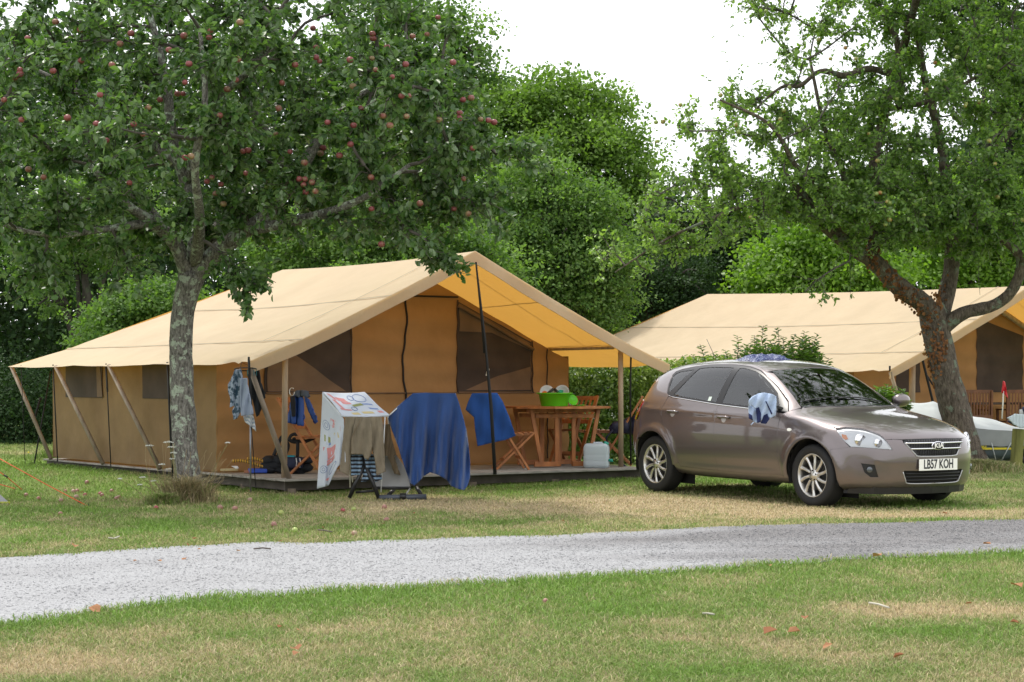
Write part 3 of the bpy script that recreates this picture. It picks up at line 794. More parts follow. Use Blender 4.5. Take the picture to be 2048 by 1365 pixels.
    for x, y in AP:
        near = (abs(px - x) < 22) & (abs(py - y) < 22) & thin
        yy = (np.percentile(Pp[near, 1], 5) if near.sum() > 8 else Yb - 1.2) - .01
        o = bpy.data.objects.new('apple', am); add(o); o.parent = T.root
        o.matrix_basis = Mi @ Matrix.Translation(P(x, y, float(yy))) @ Matrix.Rotation(rr.uniform(-.4, .4), 4, 'X') @ Matrix.Scale(rr.uniform(.85, 1.15), 4)
    # dry ivy leaves clinging to the trunk
    im = leaf_material('dead_ivy_leaf', (.13, .055, .025), (.30, .14, .06), (.22, .12, .06), .2, .7, .2)
    pts = []; nrm_ = []
    path = [(1735, 520, 20), (1770, 560, 22), (1800, 590, 26), (1830, 620, 30), (1850, 650, 32), (1845, 700, 20), (1850, 760, 16), (1862, 800, 14), (1885, 700, 12), (1885, 560, 20), (1885, 610, 16), (1868, 730, 12)]
    for i in range(900):
        j = rng.randint(len(path)); x, y, r = path[j]
        x += rng.normal(0, r * .55); y += rng.normal(0, 24)
        pts.append(tuple(P(x, y, Yb - .27 - rng.uniform(0, .06) + .0006 * abs(x - 1860))))
    pts = np.array(pts); n = len(pts)
    # pull the leaves onto the bark
    ax = np.array([a for a, r in T.axis]); ar = np.array([r for a, r in T.axis])
    keep = []
    for i in range(n):
        d = ((ax[:, [0, 2]] - pts[i, [0, 2]]) ** 2).sum(1) ** .5; j = np.argmin(d - ar * .4); q = d[j] / (ar[j] + 1e-6)
        if q < 1.15:
            yy = ax[j, 1] - ar[j] * math.sqrt(max(0, 1 - min(1, q) ** 2)) - .015; pts[i, 1] = yy; keep.append(i)
    pts = pts[keep]; n = len(pts)
    D = rng.normal(0, .6, (n, 3)) + np.array([0, -.3, -.8]); U = rng.normal(0, .5, (n, 3)) + np.array([0, -1, .3])
    iv = leaves_mesh('dead_ivy', pts, D, U, rng.uniform(.035, .065, n), rng.uniform(0, 1, n), im, None, width=1.3)
    iv['kind'] = 'stuff'; tag(iv, 'brown dead ivy leaves clinging to the forked trunk behind the car', 'ivy')
    return T

def bg_tree_mesh(seed, n, blobs, leaf, m, cscale=1.0):
    """foliage mesh of a far tree: blobs = list of (centre, radius) lobes around the origin"""
    rng = np.random.RandomState(seed)
    cl = []
    w = np.array([b[1][0] * b[1][2] for b in blobs], float); w /= w.sum()
    for (c, r), q in zip(blobs, w):
        k = max(6, int(q * n / 70))
        e_ = ell_points(rng, k, c, r, .45); c_ = np.array(c)
        dd = (e_ - c_) / np.array(r); nn = fbm(dd[:, 0] * 2.3 + seed, dd[:, 1] * 2.3 + c[0], dd[:, 2] * 2.3 + c[2], 3)
        e_ = c_ + (e_ - c_) * (.28 + 1.45 * nn)[:, None]
        cl.append(np.hstack([e_, np.tile(c_, (k, 1))]))
    cl = np.vstack(cl)
    per = max(4, n // len(cl))
    Cc = np.repeat(cl, per, axis=0); N_ = len(Cc)
    cr = np.repeat(rng.uniform(.38, .85, len(cl)), per) * cscale * leaf / .11
    off = rng.normal(0, 1, (N_, 3)); off /= np.linalg.norm(off, axis=1, keepdims=True); off *= (rng.uniform(.1, 1, N_) ** .5)[:, None] * cr[:, None]; off[:, 2] = np.abs(off[:, 2]) * .75 - .22 * cr
    Pp = Cc[:, :3] + off
    out = Cc[:, :3] - Cc[:, 3:]; out /= np.maximum(.2, np.linalg.norm(out, axis=1, keepdims=True))
    D = rng.normal(0, .8, (N_, 3)) + out * .5; U = rng.normal(0, .5, (N_, 3)) + off / np.maximum(.1, cr)[:, None] * .8 + np.array([0, 0, .9])
    tone = np.repeat(rng.normal(.45, .20, len(cl)), per) + rng.normal(0, .16, N_)
    return Pp, D, U, rng.uniform(.7, 1.3, N_) * leaf, tone

def build_background():
    rng = np.random.RandomState(77)
    barkd = bark_material('background_bark', (.03, .026, .022), (.09, .08, .07), (.08, .09, .06), .6, 3)
    mats_ = {
     'lime': leaf_material('lime_leaf', (.075, .145, .024), (.20, .31, .06), (.2, .28, .10), .38, .6, .25),
     'mid': leaf_material('mid_leaf', (.045, .105, .022), (.175, .275, .072), (.18, .25, .11), .42, .6, .25),
     'bright': leaf_material('maple_leaf', (.09, .18, .02), (.21, .34, .045), (.18, .28, .07), .45, .5),
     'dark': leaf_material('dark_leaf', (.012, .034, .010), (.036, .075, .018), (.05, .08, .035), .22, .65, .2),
     'hedge': leaf_material('hedge_leaf', (.075, .15, .025), (.27, .34, .07), (.16, .22, .08), .35, .45),
     'shrub': leaf_material('shrub_leaf', (.055, .12, .02), (.16, .26, .05), (.16, .24, .09), .38, .4)}
    def tree(name, label, px, Y, zc, blobs, n, leaf, mk, seed, group='trees standing behind the tents', trunk=.22):
        x = (px - CX) * Y / F
        root = thing(name, label, 'tree', (x, Y, 0), 0, group)
        Pp, D, U, sz, tone = bg_tree_mesh(seed, n, blobs, leaf, None)
        Pp = Pp + np.array([x, Y, 0])
        k = Pp[:, 2] > .1
        fo = leaves_mesh('crown', Pp[k], D[k], U[k], sz[k], tone[k], mats_[mk], root, simple=True); fo['kind'] = 'stuff'
        r_ = random.Random(seed); parts = []
        parts.append(limb_arrays([Vector((x, Y, -.1)), Vector((x + r_.uniform(-.1, .1), Y, zc * .4)), Vector((x + r_.uniform(-.3, .3), Y, zc * .8)), Vector((x + r_.uniform(-.4, .4), Y, zc * 1.25))], [trunk * 1.2, trunk, trunk * .8, trunk * .35], 10))
        for (c, r) in blobs:
            a = Vector((x, Y, zc * r_.uniform(.35, .75))); b = Vector((x + c[0], Y + c[1], c[2] + .3 * r[2]))
            parts.append(limb_arrays([a, (a + b) / 2 + Vector((0, 0, .3)), b], [trunk * .5, trunk * .32, .03], 8))
        for q in range(14):
            (c, r) = blobs[r_.randrange(len(blobs))]
            a = Vector((x + c[0] * .4, Y + c[1] * .4, c[2] - r[2] * .4)); b = Vector((x + c[0] + r_.uniform(-.8, .8) * r[0], Y + c[1] - r_.uniform(0, .8) * r[1], c[2] + r_.uniform(-.6, .8) * r[2]))
            parts.append(limb_arrays([a, (a + b) / 2 + Vector((0, 0, .2)), b], [trunk * .25, trunk * .15, .02], 6))
        pymesh('trunk', *merge(parts), barkd, root, True, True)
        return root
    g = 'trees standing behind the tents'
    def B(Y, lst):   # blobs from pixels: (px, py, rx_px, ry_px, depth) relative to base x
        out = []
        for x, y, rx, ry, dp in lst:
            s = F / Y; out.append((((x - BX) / s, dp, H + (CY - y) / s), (rx / s, max(rx / s * .8, 1.0), ry / s)))
        return out
    BX = 1120
    tree('lime_tree', 'tall rounded light green tree rising against the sky above the nearer tent', 1120, 56, 5.5,
         B(56, [(1120,230,110,80,0),(1190,250,90,80,0),(1060,215,70,60,.5),(1230,330,80,80,-.5),(1140,360,120,110,-1),(1285,400,55,70,0),(1010,270,90,100,0),(1020,390,110,110,0),(1240,470,100,90,-.5),(1305,470,40,60,0),(960,200,50,50,.5)]), 52000, .135, 'lime', 1)
    BX = 860
    tree('tall_tree', 'tall mid green tree whose top shows between the red apples and the sky', 860, 50, 6,
         B(50, [(840,90,120,90,0),(760,40,120,90,0),(900,160,80,60,0),(870,250,130,110,0),(740,200,140,140,0),(930,110,40,45,0),(800,360,160,130,0),(955,115,28,20,-.2)]), 38000, .12, 'mid', 2)
    BX = 1120
    tree('orchard_tree', 'dense mid green orchard tree directly behind the ridge of the nearer tent', 1120, 40, 3,
         B(40, [(1080,440,110,80,0),(1150,430,100,70,.3),(1190,510,90,80,0),(1060,520,110,80,-.3),(1130,560,120,80,-.2),(1215,570,60,60,0),(1000,500,90,90,.3),(1150,640,90,80,0),(1020,380,60,50,0),(1090,350,50,30,0)]), 56000, .085, 'mid', 3)
    BX = 800
    tree('orchard_tree', 'green orchard tree showing just above the left half of the nearer tent roof', 800, 36, 2.6,
         B(36, [(760,480,110,70,0),(860,490,110,60,0),(650,490,110,70,0),(820,560,200,70,0),(560,520,90,60,0),(940,520,80,60,0)]), 36000, .085, 'mid', 4)
    BX = 270
    tree('leafy_bush', 'bright green bushy tree beyond the rear slope of the nearer tent', 270, 37, 2,
         B(37, [(285,605,60,35,0),(235,640,50,32,0),(330,605,60,40,0),(250,690,80,45,0)]), 16000, .085, 'mid', 5)
    BX = 165
    tree('forked_tree', 'thin forked tree in front of the dark wood left of the nearer tent', 165, 40, 3,
         B(40, [(150,500,90,50,0),(230,490,80,45,0),(95,600,45,32,0),(60,500,60,60,0),(180,430,150,60,0)]), 12000, .085, 'mid', 6, trunk=.16)
    BX = 1400
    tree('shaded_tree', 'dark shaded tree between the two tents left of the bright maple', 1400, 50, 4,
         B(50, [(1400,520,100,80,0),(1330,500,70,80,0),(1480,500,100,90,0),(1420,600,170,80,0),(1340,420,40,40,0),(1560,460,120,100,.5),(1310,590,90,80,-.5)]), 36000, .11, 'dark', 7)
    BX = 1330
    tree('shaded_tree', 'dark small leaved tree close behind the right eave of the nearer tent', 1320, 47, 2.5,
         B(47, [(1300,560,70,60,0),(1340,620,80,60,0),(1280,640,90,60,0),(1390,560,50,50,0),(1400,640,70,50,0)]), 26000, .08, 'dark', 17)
    BX = 1640
    tree('maple_tree', 'bright yellow green maple showing above the farther tent roof', 1640, 46, 3,
         B(46, [(1560,530,60,50,0),(1640,520,70,50,0),(1700,560,70,45,0),(1640,600,130,50,0),(1760,520,60,60,0),(1690,430,90,50,.4),(1600,470,50,40,0),(1530,580,50,40,0)]), 24000, .12, 'bright', 8)
    BX = 1980
    tree('maple_tree', 'yellow green maple above the right end of the farther tent', 1980, 48, 3,
         B(48, [(1950,540,90,45,0),(2040,540,80,50,0),(1880,520,60,50,0),(2020,440,110,60,0),(1900,420,90,60,0),(2100,500,80,80,0)]), 24000, .12, 'bright', 9)
    BX = 1990
    tree('tall_tree', 'tall dark tree at the top right corner behind the old apple tree', 1990, 52, 7,
         B(52, [(2000,60,90,110,0),(2050,160,90,110,0),(2120,60,90,110,0),(1950,-40,100,90,0),(2100,280,110,100,0),(2060,350,80,80,0)]), 26000, .13, 'dark', 10)
    # mass of wood closing the view
    W = []
    rngw = np.random.RandomState(5)
    def mass(name, label, x0, x1, Y, top, n, leaf, mk, seed, dep=3.0, bot=0.0):
        r = np.random.RandomState(seed); s = F / Y
        px_ = r.uniform(x0, x1, n // 30); tp = np.interp(px_, [t[0] for t in top], [t[1] for t in top])
        ztop = H + (CY - tp) / s
        zz = bot + (ztop - bot) * r.uniform(0, 1, len(px_))
        c = np.stack([(px_ - CX) / s, Y + r.uniform(-dep, dep, len(px_)), zz], -1)
        Cc = np.repeat(c, 30, axis=0); off = r.normal(0, 1, Cc.shape) * np.array([.45, .45, .32]); Pp = Cc + off
        Pp[:, 2] = np.maximum(Pp[:, 2], .05)
        D = r.normal(0, .8, Pp.shape); U = r.normal(0, .5, Pp.shape) + off * 1.2 + np.array([0, -.2, .9])
        tone = np.repeat(r.normal(.45, .2, len(c)), 30) + r.normal(0, .15, len(Pp))
        o = leaves_mesh(name, Pp, D, U, r.uniform(.7, 1.3, len(Pp)) * leaf, tone, mats_[mk], None, simple=True)
        tag(o, label, 'wood' if 'wood' in name else 'undergrowth', kind='stuff')
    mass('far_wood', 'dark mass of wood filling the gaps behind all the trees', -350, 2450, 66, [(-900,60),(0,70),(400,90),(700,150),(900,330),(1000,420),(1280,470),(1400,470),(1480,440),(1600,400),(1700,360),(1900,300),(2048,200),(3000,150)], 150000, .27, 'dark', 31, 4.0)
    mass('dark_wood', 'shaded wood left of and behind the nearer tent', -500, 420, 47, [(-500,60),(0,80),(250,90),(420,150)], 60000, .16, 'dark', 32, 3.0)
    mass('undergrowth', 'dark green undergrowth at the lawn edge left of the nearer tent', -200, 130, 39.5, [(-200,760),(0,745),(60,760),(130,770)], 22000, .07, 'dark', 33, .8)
    # hedge seen through the open end of the nearer tent
    h = thing('hedge', 'light green clipped hedge seen under the open right side of the nearer tent', 'hedge', (1.8, 29.5, 0))
    r = np.random.RandomState(41); n = 26000
    xx = r.uniform(.55, 4.2, n); zt = 1.62 + .12 * (fbm(xx * 2, xx * 0) - .5) * 2
    zz = zt * r.uniform(0, 1, n) ** .8; yy = 29.0 + .18 * (xx - 2) - r.uniform(-.1, .5, n) * (.6 + .8 * fbm(xx * 2.5, zz * 2.5))
    Pp = np.stack([xx, yy, zz], -1); D = r.normal(0, .7, Pp.shape) + np.array([0, -.3, -.3]); U = r.normal(0, .5, Pp.shape) + np.array([0, -.6, .9])
    tone = fbm(xx * 3, zz * 3, 5.) * 1.3 - .2 + r.normal(0, .2, n) + .25 * (zz / zt - .4)
    lv = leaves_mesh('foliage', Pp, D, U, r.uniform(.05, .09, n), tone, mats_['hedge'], h, width=.8); lv['kind'] = 'stuff'
    st = []
    for i in range(26):
        x = .6 + i * .14; st.append(([Vector((x, 29.2, 0)), Vector((x + r.uniform(-.1, .1), 29.1, 1.3))], [.012, .006]))
    tubes('stems', st, barkd, h, 5)
    # upright leafy shrub behind the car and the lower one near the far tent
    def shrub(name, label, base, shoots, seed):
        r = np.random.RandomState(seed); root = thing(name, label, 'shrub', tuple(base), 0, 'shrubs between the car and the farther tent')
        Pp, D, U, S_ = [], [], [], []; stems = []
        for (a, b) in shoots:
            a = np.array(a); b = np.array(b); pts = [a + (b - a) * t + np.array([0, 0, 0]) + np.sin(t * 3) * r.normal(0, .03, 3) for t in np.linspace(0, 1, 6)]
            stems.append(([Vector(q) for q in pts], list(np.linspace(.008, .003, 6))))
            L = np.linalg.norm(b - a); k = int(L / .020)
            for i in range(k):
                t = .25 + .75 * i / k; q = a + (b - a) * t; an = i * 2.4 + r.uniform(-.3, .3)
                dd = np.array([math.cos(an), math.sin(an), r.uniform(.05, .55)])
                Pp.append(q); D.append(dd); U.append([0, 0, 1] + r.normal(0, .25, 3)); S_.append(r.uniform(.09, .15) * (1 - .4 * (i / k) ** 3))
        Pp = np.array(Pp); f = leaves_mesh('foliage', Pp, np.array(D), np.array(U), np.array(S_), r.normal(.5, .25, len(Pp)), mats_['shrub'], root, width=.75); f['kind'] = 'stuff'
        tubes('stems', stems, barkd, root, 5)
    r = random.Random(3); Y0 = 26.5
    sh = []
    tips = [(1365,712),(1400,690),(1425,705),(1450,700),(1475,672),(1500,700),(1527,652),(1545,690),(1565,672),(1590,668),(1610,662),(1635,668),(1640,705),(1580,700),(1515,680),(1555,655),(1600,690),(1625,690),(1480,705),(1340,735),(1385,720),(1540,712),(1572,715),(1605,712),(1530,700),(1560,700),(1590,705),(1618,718),(1455,718),(1500,690)]
    for x, y in tips:
        b = P(x, y, Y0 + r.uniform(-.3, .3)); sh.append((tuple(P(x * .75 + 1530 * .25 + r.uniform(-12, 12), 800, Y0)), tuple(b)))
        c = P(x + r.uniform(-25, 25), y + r.uniform(10, 50), Y0 + r.uniform(-.4, .4)); sh.append((tuple(P(x + r.uniform(-10, 10), 800, Y0)), tuple(c)))
    for i in range(46):
        x = r.uniform(1485, 1645); y = r.uniform(668, 722) + .0025 * (x - 1570) ** 2
        sh.append((tuple(P(x + r.uniform(-20, 20), 770, Y0)), tuple(P(x, y, Y0 + r.uniform(-.5, .5)))))
    shrub('leafy_shrub', 'shrub with upright leafy shoots showing above the car roof', GP(1520, 935), sh, 5)
    sh = []
    for i in range(60):
        x = 1745 + r.uniform(-25, 68); y = 760 + abs(x - 1775) * .45 + r.uniform(0, 40); sh.append((tuple(P(x + r.uniform(-10, 10), 850, 27.5)), tuple(P(x, y, 27.5 + r.uniform(-.4, .4)))))
    shrub('leafy_shrub', 'low dark green shrub between the windscreen and the far tent corner', GP(1770, 930), sh, 6)
T_L = build_left_tree(); T_R = build_right_tree(); build_background()
# ============================================================ canvas tents
S1 = H / 1.33
def canvas_material(name, col, tcol, trans, var=.10, scale=1.6):
    m = mat(name, col, rough=.85, spec=.15, trans=trans, tcol=tcol)
    nt = m.node_tree; N, L = nt.nodes, nt.links; b = N['Principled BSDF']
    tc = N.new('ShaderNodeTexCoord')
    n = N.new('ShaderNodeTexNoise'); n.inputs['Scale'].default_value = scale; n.inputs['Detail'].default_value = 7; n.inputs['Roughness'].default_value = .6
    L.new(tc.outputs['Object'], n.inputs['Vector'])
    mr = N.new('ShaderNodeMapRange'); mr.inputs[1].default_value = .3; mr.inputs[2].default_value = .7; mr.inputs[3].default_value = 1 - var; mr.inputs[4].default_value = 1 + var
    L.new(n.outputs['Fac'], mr.inputs[0])
    mu = N.new('ShaderNodeMix'); mu.data_type = 'RGBA'; mu.blend_type = 'MULTIPLY'; mu.inputs[0].default_value = 1; mu.inputs[6].default_value = (*col, 1)
    L.new(mr.outputs[0], mu.inputs[7]); L.new(mu.outputs[2], b.inputs['Base Color'])
    n2 = N.new('ShaderNodeTexNoise'); n2.inputs['Scale'].default_value = 420; L.new(tc.outputs['Object'], n2.inputs['Vector'])
    n3 = N.new('ShaderNodeTexNoise'); n3.inputs['Scale'].default_value = 7; n3.inputs['Detail'].default_value = 3; L.new(tc.outputs['Object'], n3.inputs['Vector'])
    b1 = N.new('ShaderNodeBump'); b1.inputs['Strength'].default_value = .12; b1.inputs['Distance'].default_value = .002; L.new(n2.outputs['Fac'], b1.inputs['Height'])
    b2 = N.new('ShaderNodeBump'); b2.inputs['Strength'].default_value = .25; b2.inputs['Distance'].default_value = .03; L.new(n3.outputs['Fac'], b2.inputs['Height']); L.new(b1.outputs['Normal'], b2.inputs['Normal'])
    L.new(b2.outputs['Normal'], b.inputs['Normal'])
    return m
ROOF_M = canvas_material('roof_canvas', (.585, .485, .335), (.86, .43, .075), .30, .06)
WALL_M = canvas_material('wall_canvas', (.325, .200, .092), (.50, .25, .06), .12, .16)  # canvas tinted with the orange light that falls under the roof
SIDE_SHADE_M = canvas_material('shade_toned_side_canvas', (.215, .148, .078), (.40, .22, .08), .10, .20)  # same canvas darkened: the shade under the eave is put into the colour
MESH_M = mat('window_mesh', (.050, .036, .030), rough=.9, var=.25, vscale=3)
FLAP_M = mat('window_flap', (.15, .098, .062), rough=.9, var=.2, vscale=3)
SEAM_M = mat('seam_thread', (.36, .29, .19), rough=.9)
BLACK_M = mat('black_webbing', (.012, .012, .013), rough=.8)
POLE_M = mat('pole_wood', (.33, .245, .16), rough=.7, var=.3, vscale=14, stretch=(1, 1, .15), bump=.2, bscale=40)
POLE_G = mat('weathered_pole_wood', (.235, .185, .14), rough=.8, var=.3, vscale=14, stretch=(1, 1, .15), bump=.2, bscale=40)
DECK_M = mat('deck_board_wood', (.27, .25, .22), rough=.9, var=.30, vscale=9, stretch=(.3, 1, 1), bump=.4, bscale=50)
BEAM_SHADE_M = mat('shade_toned_beam_wood', (.10, .085, .07), rough=.9, var=.3, vscale=6)  # beam darkened to paint the shadow gap below the deck boards
TEAK_M = mat('oiled_hardwood', (.36, .135, .042), rough=.5, var=.35, vscale=10, stretch=(1, 1, .4), bump=.15, bscale=60)

class TentFrame:
    def __init__(s, O, u, v, S=S1):
        s.O = Vector((O[0], O[1])); s.u = Vector(u).normalized(); s.v = Vector(v).normalized(); s.S = S
    def __call__(s, a, b, z):
        p = s.O + s.u * a + s.v * b
        return Vector((p.x * s.S, p.y * s.S, z * s.S))
    def solve_b(s, a, px):
        r = (px - CX) / F; p = s.O + s.u * a
        return (r * p.y - p.x) / (s.v.x - r * s.v.y)
    def solve_a(s, b, px):
        r = (px - CX) / F; p = s.O + s.v * b
        return (r * p.y - p.x) / (s.u.x - r * s.u.y)

def build_tent(T, label, RL, AE, zr0, zr1, wall_a, wall_back, name='safari_tent', ze=1.57, zb=1.835, deck_a=7.6, eb=3.2, ruck=0):
    root = thing(name, label, 'tent', tuple(T(2.5, 0, 0)), 0, None)
    def prof(b, f=0.0):
        zr = zr0 + (zr1 - zr0) * f
        b = abs(b); dz = 0
        if b < 2.5: return zr + (zb - zr) * (b / 2.5)
        return zb + (ze - zb) * ((b - 2.5) / .7)
    # roof
    V = []; Fc = []; na, nb = 90, 46
    for side in (1, -1):
        k0 = len(V)
        for j in range(nb + 1):
            t = j / nb; b = t * eb
            for i in range(na + 1):
                s_ = i / na; a = s_ * (RL + (AE - RL) * t)
                f = min(1, a / RL)
                z = prof(b, f)
                z -= .055 * math.sin(math.pi * min(1, t / .78)) * (.4 + .6 * math.sin(math.pi * min(1, max(0, s_)))) if t < .78 else 0
                z -= .035 * math.sin(math.pi * s_) * (1 - t)            # ridge sag
                if t > .78: z -= .02 * abs(math.sin(3 * math.pi * s_)) * (t - .78) / .22
                w = (float(fbm(a * 1.2 + 3 * side, b * 4.0 - a * 1.5, 2.0 + side)) - .5) * .035 * (.3 + t)
                z += w * math.sin(math.pi * min(1, max(0, t * 1.02)))
                # tension creases running to the front corner
                d = math.hypot(a, (b - 3.2))
                z += .020 * math.sin(math.atan2(a, 3.3 - b) * 20) * math.exp(-d / .9) * min(1, d / .15)
                z -= .010 * abs(math.sin(a * 3.1 + b * .6)) * math.exp(-((b - 2.9) / .35) ** 2)
                V.append(T(a, side * b, z))
        for j in range(nb):
            for i in range(na):
                q = (k0 + j * (na + 1) + i, k0 + j * (na + 1) + i + 1, k0 + (j + 1) * (na + 1) + i + 1, k0 + (j + 1) * (na + 1) + i)
                Fc.append(q if side == -1 else q[::-1])
    k0 = len(V); n2 = 24     # rear hip
    for j in range(n2 + 1):
        t = j / n2
        for i in range(n2 + 1):
            b = (2 * i / n2 - 1) * eb * t
            V.append(T(RL + (AE - RL) * t, b, prof(eb * t, 1) - .004))
    for j in range(n2):
        for i in range(n2):
            Fc.append((k0 + j * (n2 + 1) + i, k0 + (j + 1) * (n2 + 1) + i, k0 + (j + 1) * (n2 + 1) + i + 1, k0 + j * (n2 + 1) + i + 1))
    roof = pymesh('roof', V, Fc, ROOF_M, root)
    # hanging flap along the front edge
    V = []; Fc = []; n = 120
    for i in range(n + 1):
        b = -eb + 2 * eb * i / n; z = prof(b) - .02 * math.sin(math.pi * min(1, abs(b) / 2.5)) * .8
        wv = .012 * math.sin(b * 6) + .02 * (float(fbm(b * 2.5, 1.0 + ruck, 0)) - .5)
        hgt = .155 if abs(b) < 2.6 else .155 - .02 * (abs(b) - 2.6)
        for k, (da, dz) in enumerate([(-.001, .006), (-.008, -.006), (-.004 + .5 * wv, -.45 * hgt), (.004 + wv, -hgt), (.012 + wv, -hgt - .002), (.03 + wv, -hgt + .03)]):
            V.append(T(da, b, z + dz))
    for i in range(n):
        for k in range(5): Fc.append((i * 6 + k, (i + 1) * 6 + k, (i + 1) * 6 + k + 1, i * 6 + k + 1))
    ff = pymesh('front_flap', V, Fc, ROOF_M, roof)
    md = ff.modifiers.new('edges', 'EDGE_SPLIT'); md.split_angle = R(32)
    # seams
    def rz(a, b):
        t = abs(b) / eb; return prof(b, min(1, a / RL)) - (.055 * math.sin(math.pi * min(1, t / .78)) * (.4 + .6 * math.sin(math.pi * min(1, a / (RL + (AE - RL) * t)))) if t < .78 else 0) - .035 * math.sin(math.pi * min(1, a / (RL + (AE - RL) * t))) * (1 - t) + .006
    for side in (1, -1):
        for b in (1.25, 2.5):
            am = RL + (AE - RL) * b / eb
            V = []; Fc = []
            for i in range(61):
                a = am * i / 60
                V += [T(a, side * (b - .008), rz(a, b - .008) + .008), T(a, side * (b + .008), rz(a, b + .008) + .002)]
            for i in range(60): Fc.append((2 * i, 2 * i + 2, 2 * i + 3, 2 * i + 1))
            pymesh('seam', V, Fc, SEAM_M, roof)
        V = []; Fc = []
        for i in range(41):
            b = 2.5 * i / 40; a = .75 + .25 * i / 40
            V += [T(a - .008, side * b, rz(a, b) + .006), T(a + .008, side * b, rz(a, b) + .010)]
        for i in range(40): Fc.append((2 * i, 2 * i + 1, 2 * i + 3, 2 * i + 2))
        pymesh('seam', V, Fc, SEAM_M, roof)
    # walls
    wa, (ba, bb_) = wall_a, wall_back      # front wall position; (a, b) of the rear corner
    def side_pt(side, s_, z, off=0.0):
        a = wa + (ba - wa) * s_; b = 2.77 + (bb_ - 2.77) * s_
        zt = prof(b, min(1, a / RL)) - .03
        fold = .022 * (float(fbm(a * 1.6, z * .7, 3 + side)) - .5) * 2 + .012 * math.sin(a * 9 + z * 2) * max(0, (1.0 - z)) + .012 * math.sin((a + z) * 14) * max(0, .55 - z)
        return T(a, side * (b + fold + off), z), zt
    for side in (1, -1):
        V = []; Fc = []; ni, nj = 110, 26
        for j in range(nj + 1):
            for i in range(ni + 1):
                s_ = i / ni; zt = side_pt(side, s_, 0)[1]; z = .20 + (zt - .20) * j / nj
                V.append(side_pt(side, s_, z)[0])
        for j in range(nj):
            for i in range(ni): Fc.append((j * (ni + 1) + i, j * (ni + 1) + i + 1, (j + 1) * (ni + 1) + i + 1, (j + 1) * (ni + 1) + i))
        pymesh('side_wall', V, Fc, SIDE_SHADE_M, root)
    def front_pt(b, z, off=0.0):
        fold = .016 * (float(fbm(b * 2.0, z * 2.2, 9)) - .5) * 2 + .013 * math.sin(z * 19 + 2 * float(vnoise(b * 1.5, z * 2.))) * (1 if z > .3 else .5)
        return T(wa + fold - off, b, z)
    V = []; Fc = []; ni, nj = 110, 60
    for j in range(nj + 1):
        for i in range(ni + 1):
            b = -2.77 + 5.54 * i / ni; zt = prof(b, .2) - .07; z = .20 + (zt - .20) * j / nj
            V.append(front_pt(b, z))
    for j in range(nj):
        for i in range(ni): Fc.append((j * (ni + 1) + i, j * (ni + 1) + i + 1, (j + 1) * (ni + 1) + i + 1, (j + 1) * (ni + 1) + i))
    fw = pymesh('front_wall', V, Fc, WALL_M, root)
    V = [T(ba, -bb_, .2), T(ba, bb_, .2), T(ba, bb_, prof(bb_) - .05), T(ba, -bb_, prof(bb_) - .05)]
    pymesh('rear_wall', V, [(0, 1, 2, 3)], WALL_M, root, smooth=False)
    # deck: one object per board
    deck = thing('deck', None, None, tuple(T(deck_a / 2, 0, .1))); deck.parent = root; deck.matrix_basis = mworld(root).inverted() @ Matrix.Translation(T(deck_a / 2, 0, .1))
    rr = random.Random(3 + ruck)
    a = -.14; k = 0
    while a < min(deck_a, 2.6):
        w = .118; dz = rr.uniform(-.003, .003)
        bm = bmesh.new()
        p0, p1 = T(a + w / 2, -2.75 + rr.uniform(-.01, .01), .168 + dz), T(a + w / 2, 2.80 + rr.uniform(-.01, .01), .168 + dz)
        bar_mesh(bm, p0, p1, w * T.S, .026, (0, 0, 1), .003)
        from_bm('deck_board', bm, DECK_M, deck); a += w + .007
    bm = bmesh.new(); 
    bar_mesh(bm, T(1.3 + deck_a / 2, -2.80, .160), T(1.3 + deck_a / 2, 2.82, .160), (deck_a - 2.6) * T.S, .02)
    from_bm('deck_floor', bm, DECK_M, deck)
    bar('edge_beam', T(.06, -2.72, .09), T(.06, 2.70, .09), .04, .11, BEAM_SHADE_M, deck)
    for side in (1, -1): bar('edge_beam', T(.05, side * 2.60, .09), T(deck_a - .05, side * 2.76, .09), .04, .11, BEAM_SHADE_M, deck)
    for b in (2.6, 1.3, 0, -1.3, -2.5):
        for a in (.05, 1.3, 2.6, 4.2, 5.8, 7.3):
            if abs(b) > 2 or a < .1: bar('deck_foot', T(a, b, -.05), T(a, b, .06), .09, .09, POLE_G, deck, up=(1, 0, 0))
    return root, front_pt, side_pt, prof, fw

def patch(name, fn, poly, m, parent, grid=.09, off=.012):
    """surface patch following a wall: poly in wall coordinates; fn(u, z, off)"""
    v2 = []; n = len(poly)
    for i in range(n):
        a, b = Vector(poly[i]), Vector(poly[(i + 1) % n]); k = max(1, int((b - a).length / grid))
        for q in range(k): v2.append(a + (b - a) * q / k)
    nb = len(v2); P2 = [tuple(v) for v in v2]
    def ins(pt):
        x, y = pt; r = False; j = nb - 1
        for i in range(nb):
            xi, yi = P2[i]; xj, yj = P2[j]
            if (yi > y) != (yj > y) and x < (xj - xi) * (y - yi) / (yj - yi) + xi: r = not r
            j = i
        return r
    ed = [(i, (i + 1) % nb) for i in range(nb)]
    xs = [p[0] for p in P2]; ys = [p[1] for p in P2]; B_ = np.array(P2)
    for x in np.arange(min(xs), max(xs), grid):
        for y in np.arange(min(ys), max(ys), grid):
            if ins((x, y)) and np.min(np.hypot(B_[:, 0] - x, B_[:, 1] - y)) > grid * .4: v2.append(Vector((x, y)))
    r = delaunay_2d_cdt(v2, ed, [], 0, 1e-6)
    fc = [tuple(f) for f in r[2] if ins((sum(r[0][i][0] for i in f) / 3, sum(r[0][i][1] for i in f) / 3))]
    return pymesh(name, [fn(q[0], q[1], off) for q in r[0]], fc, m, parent)

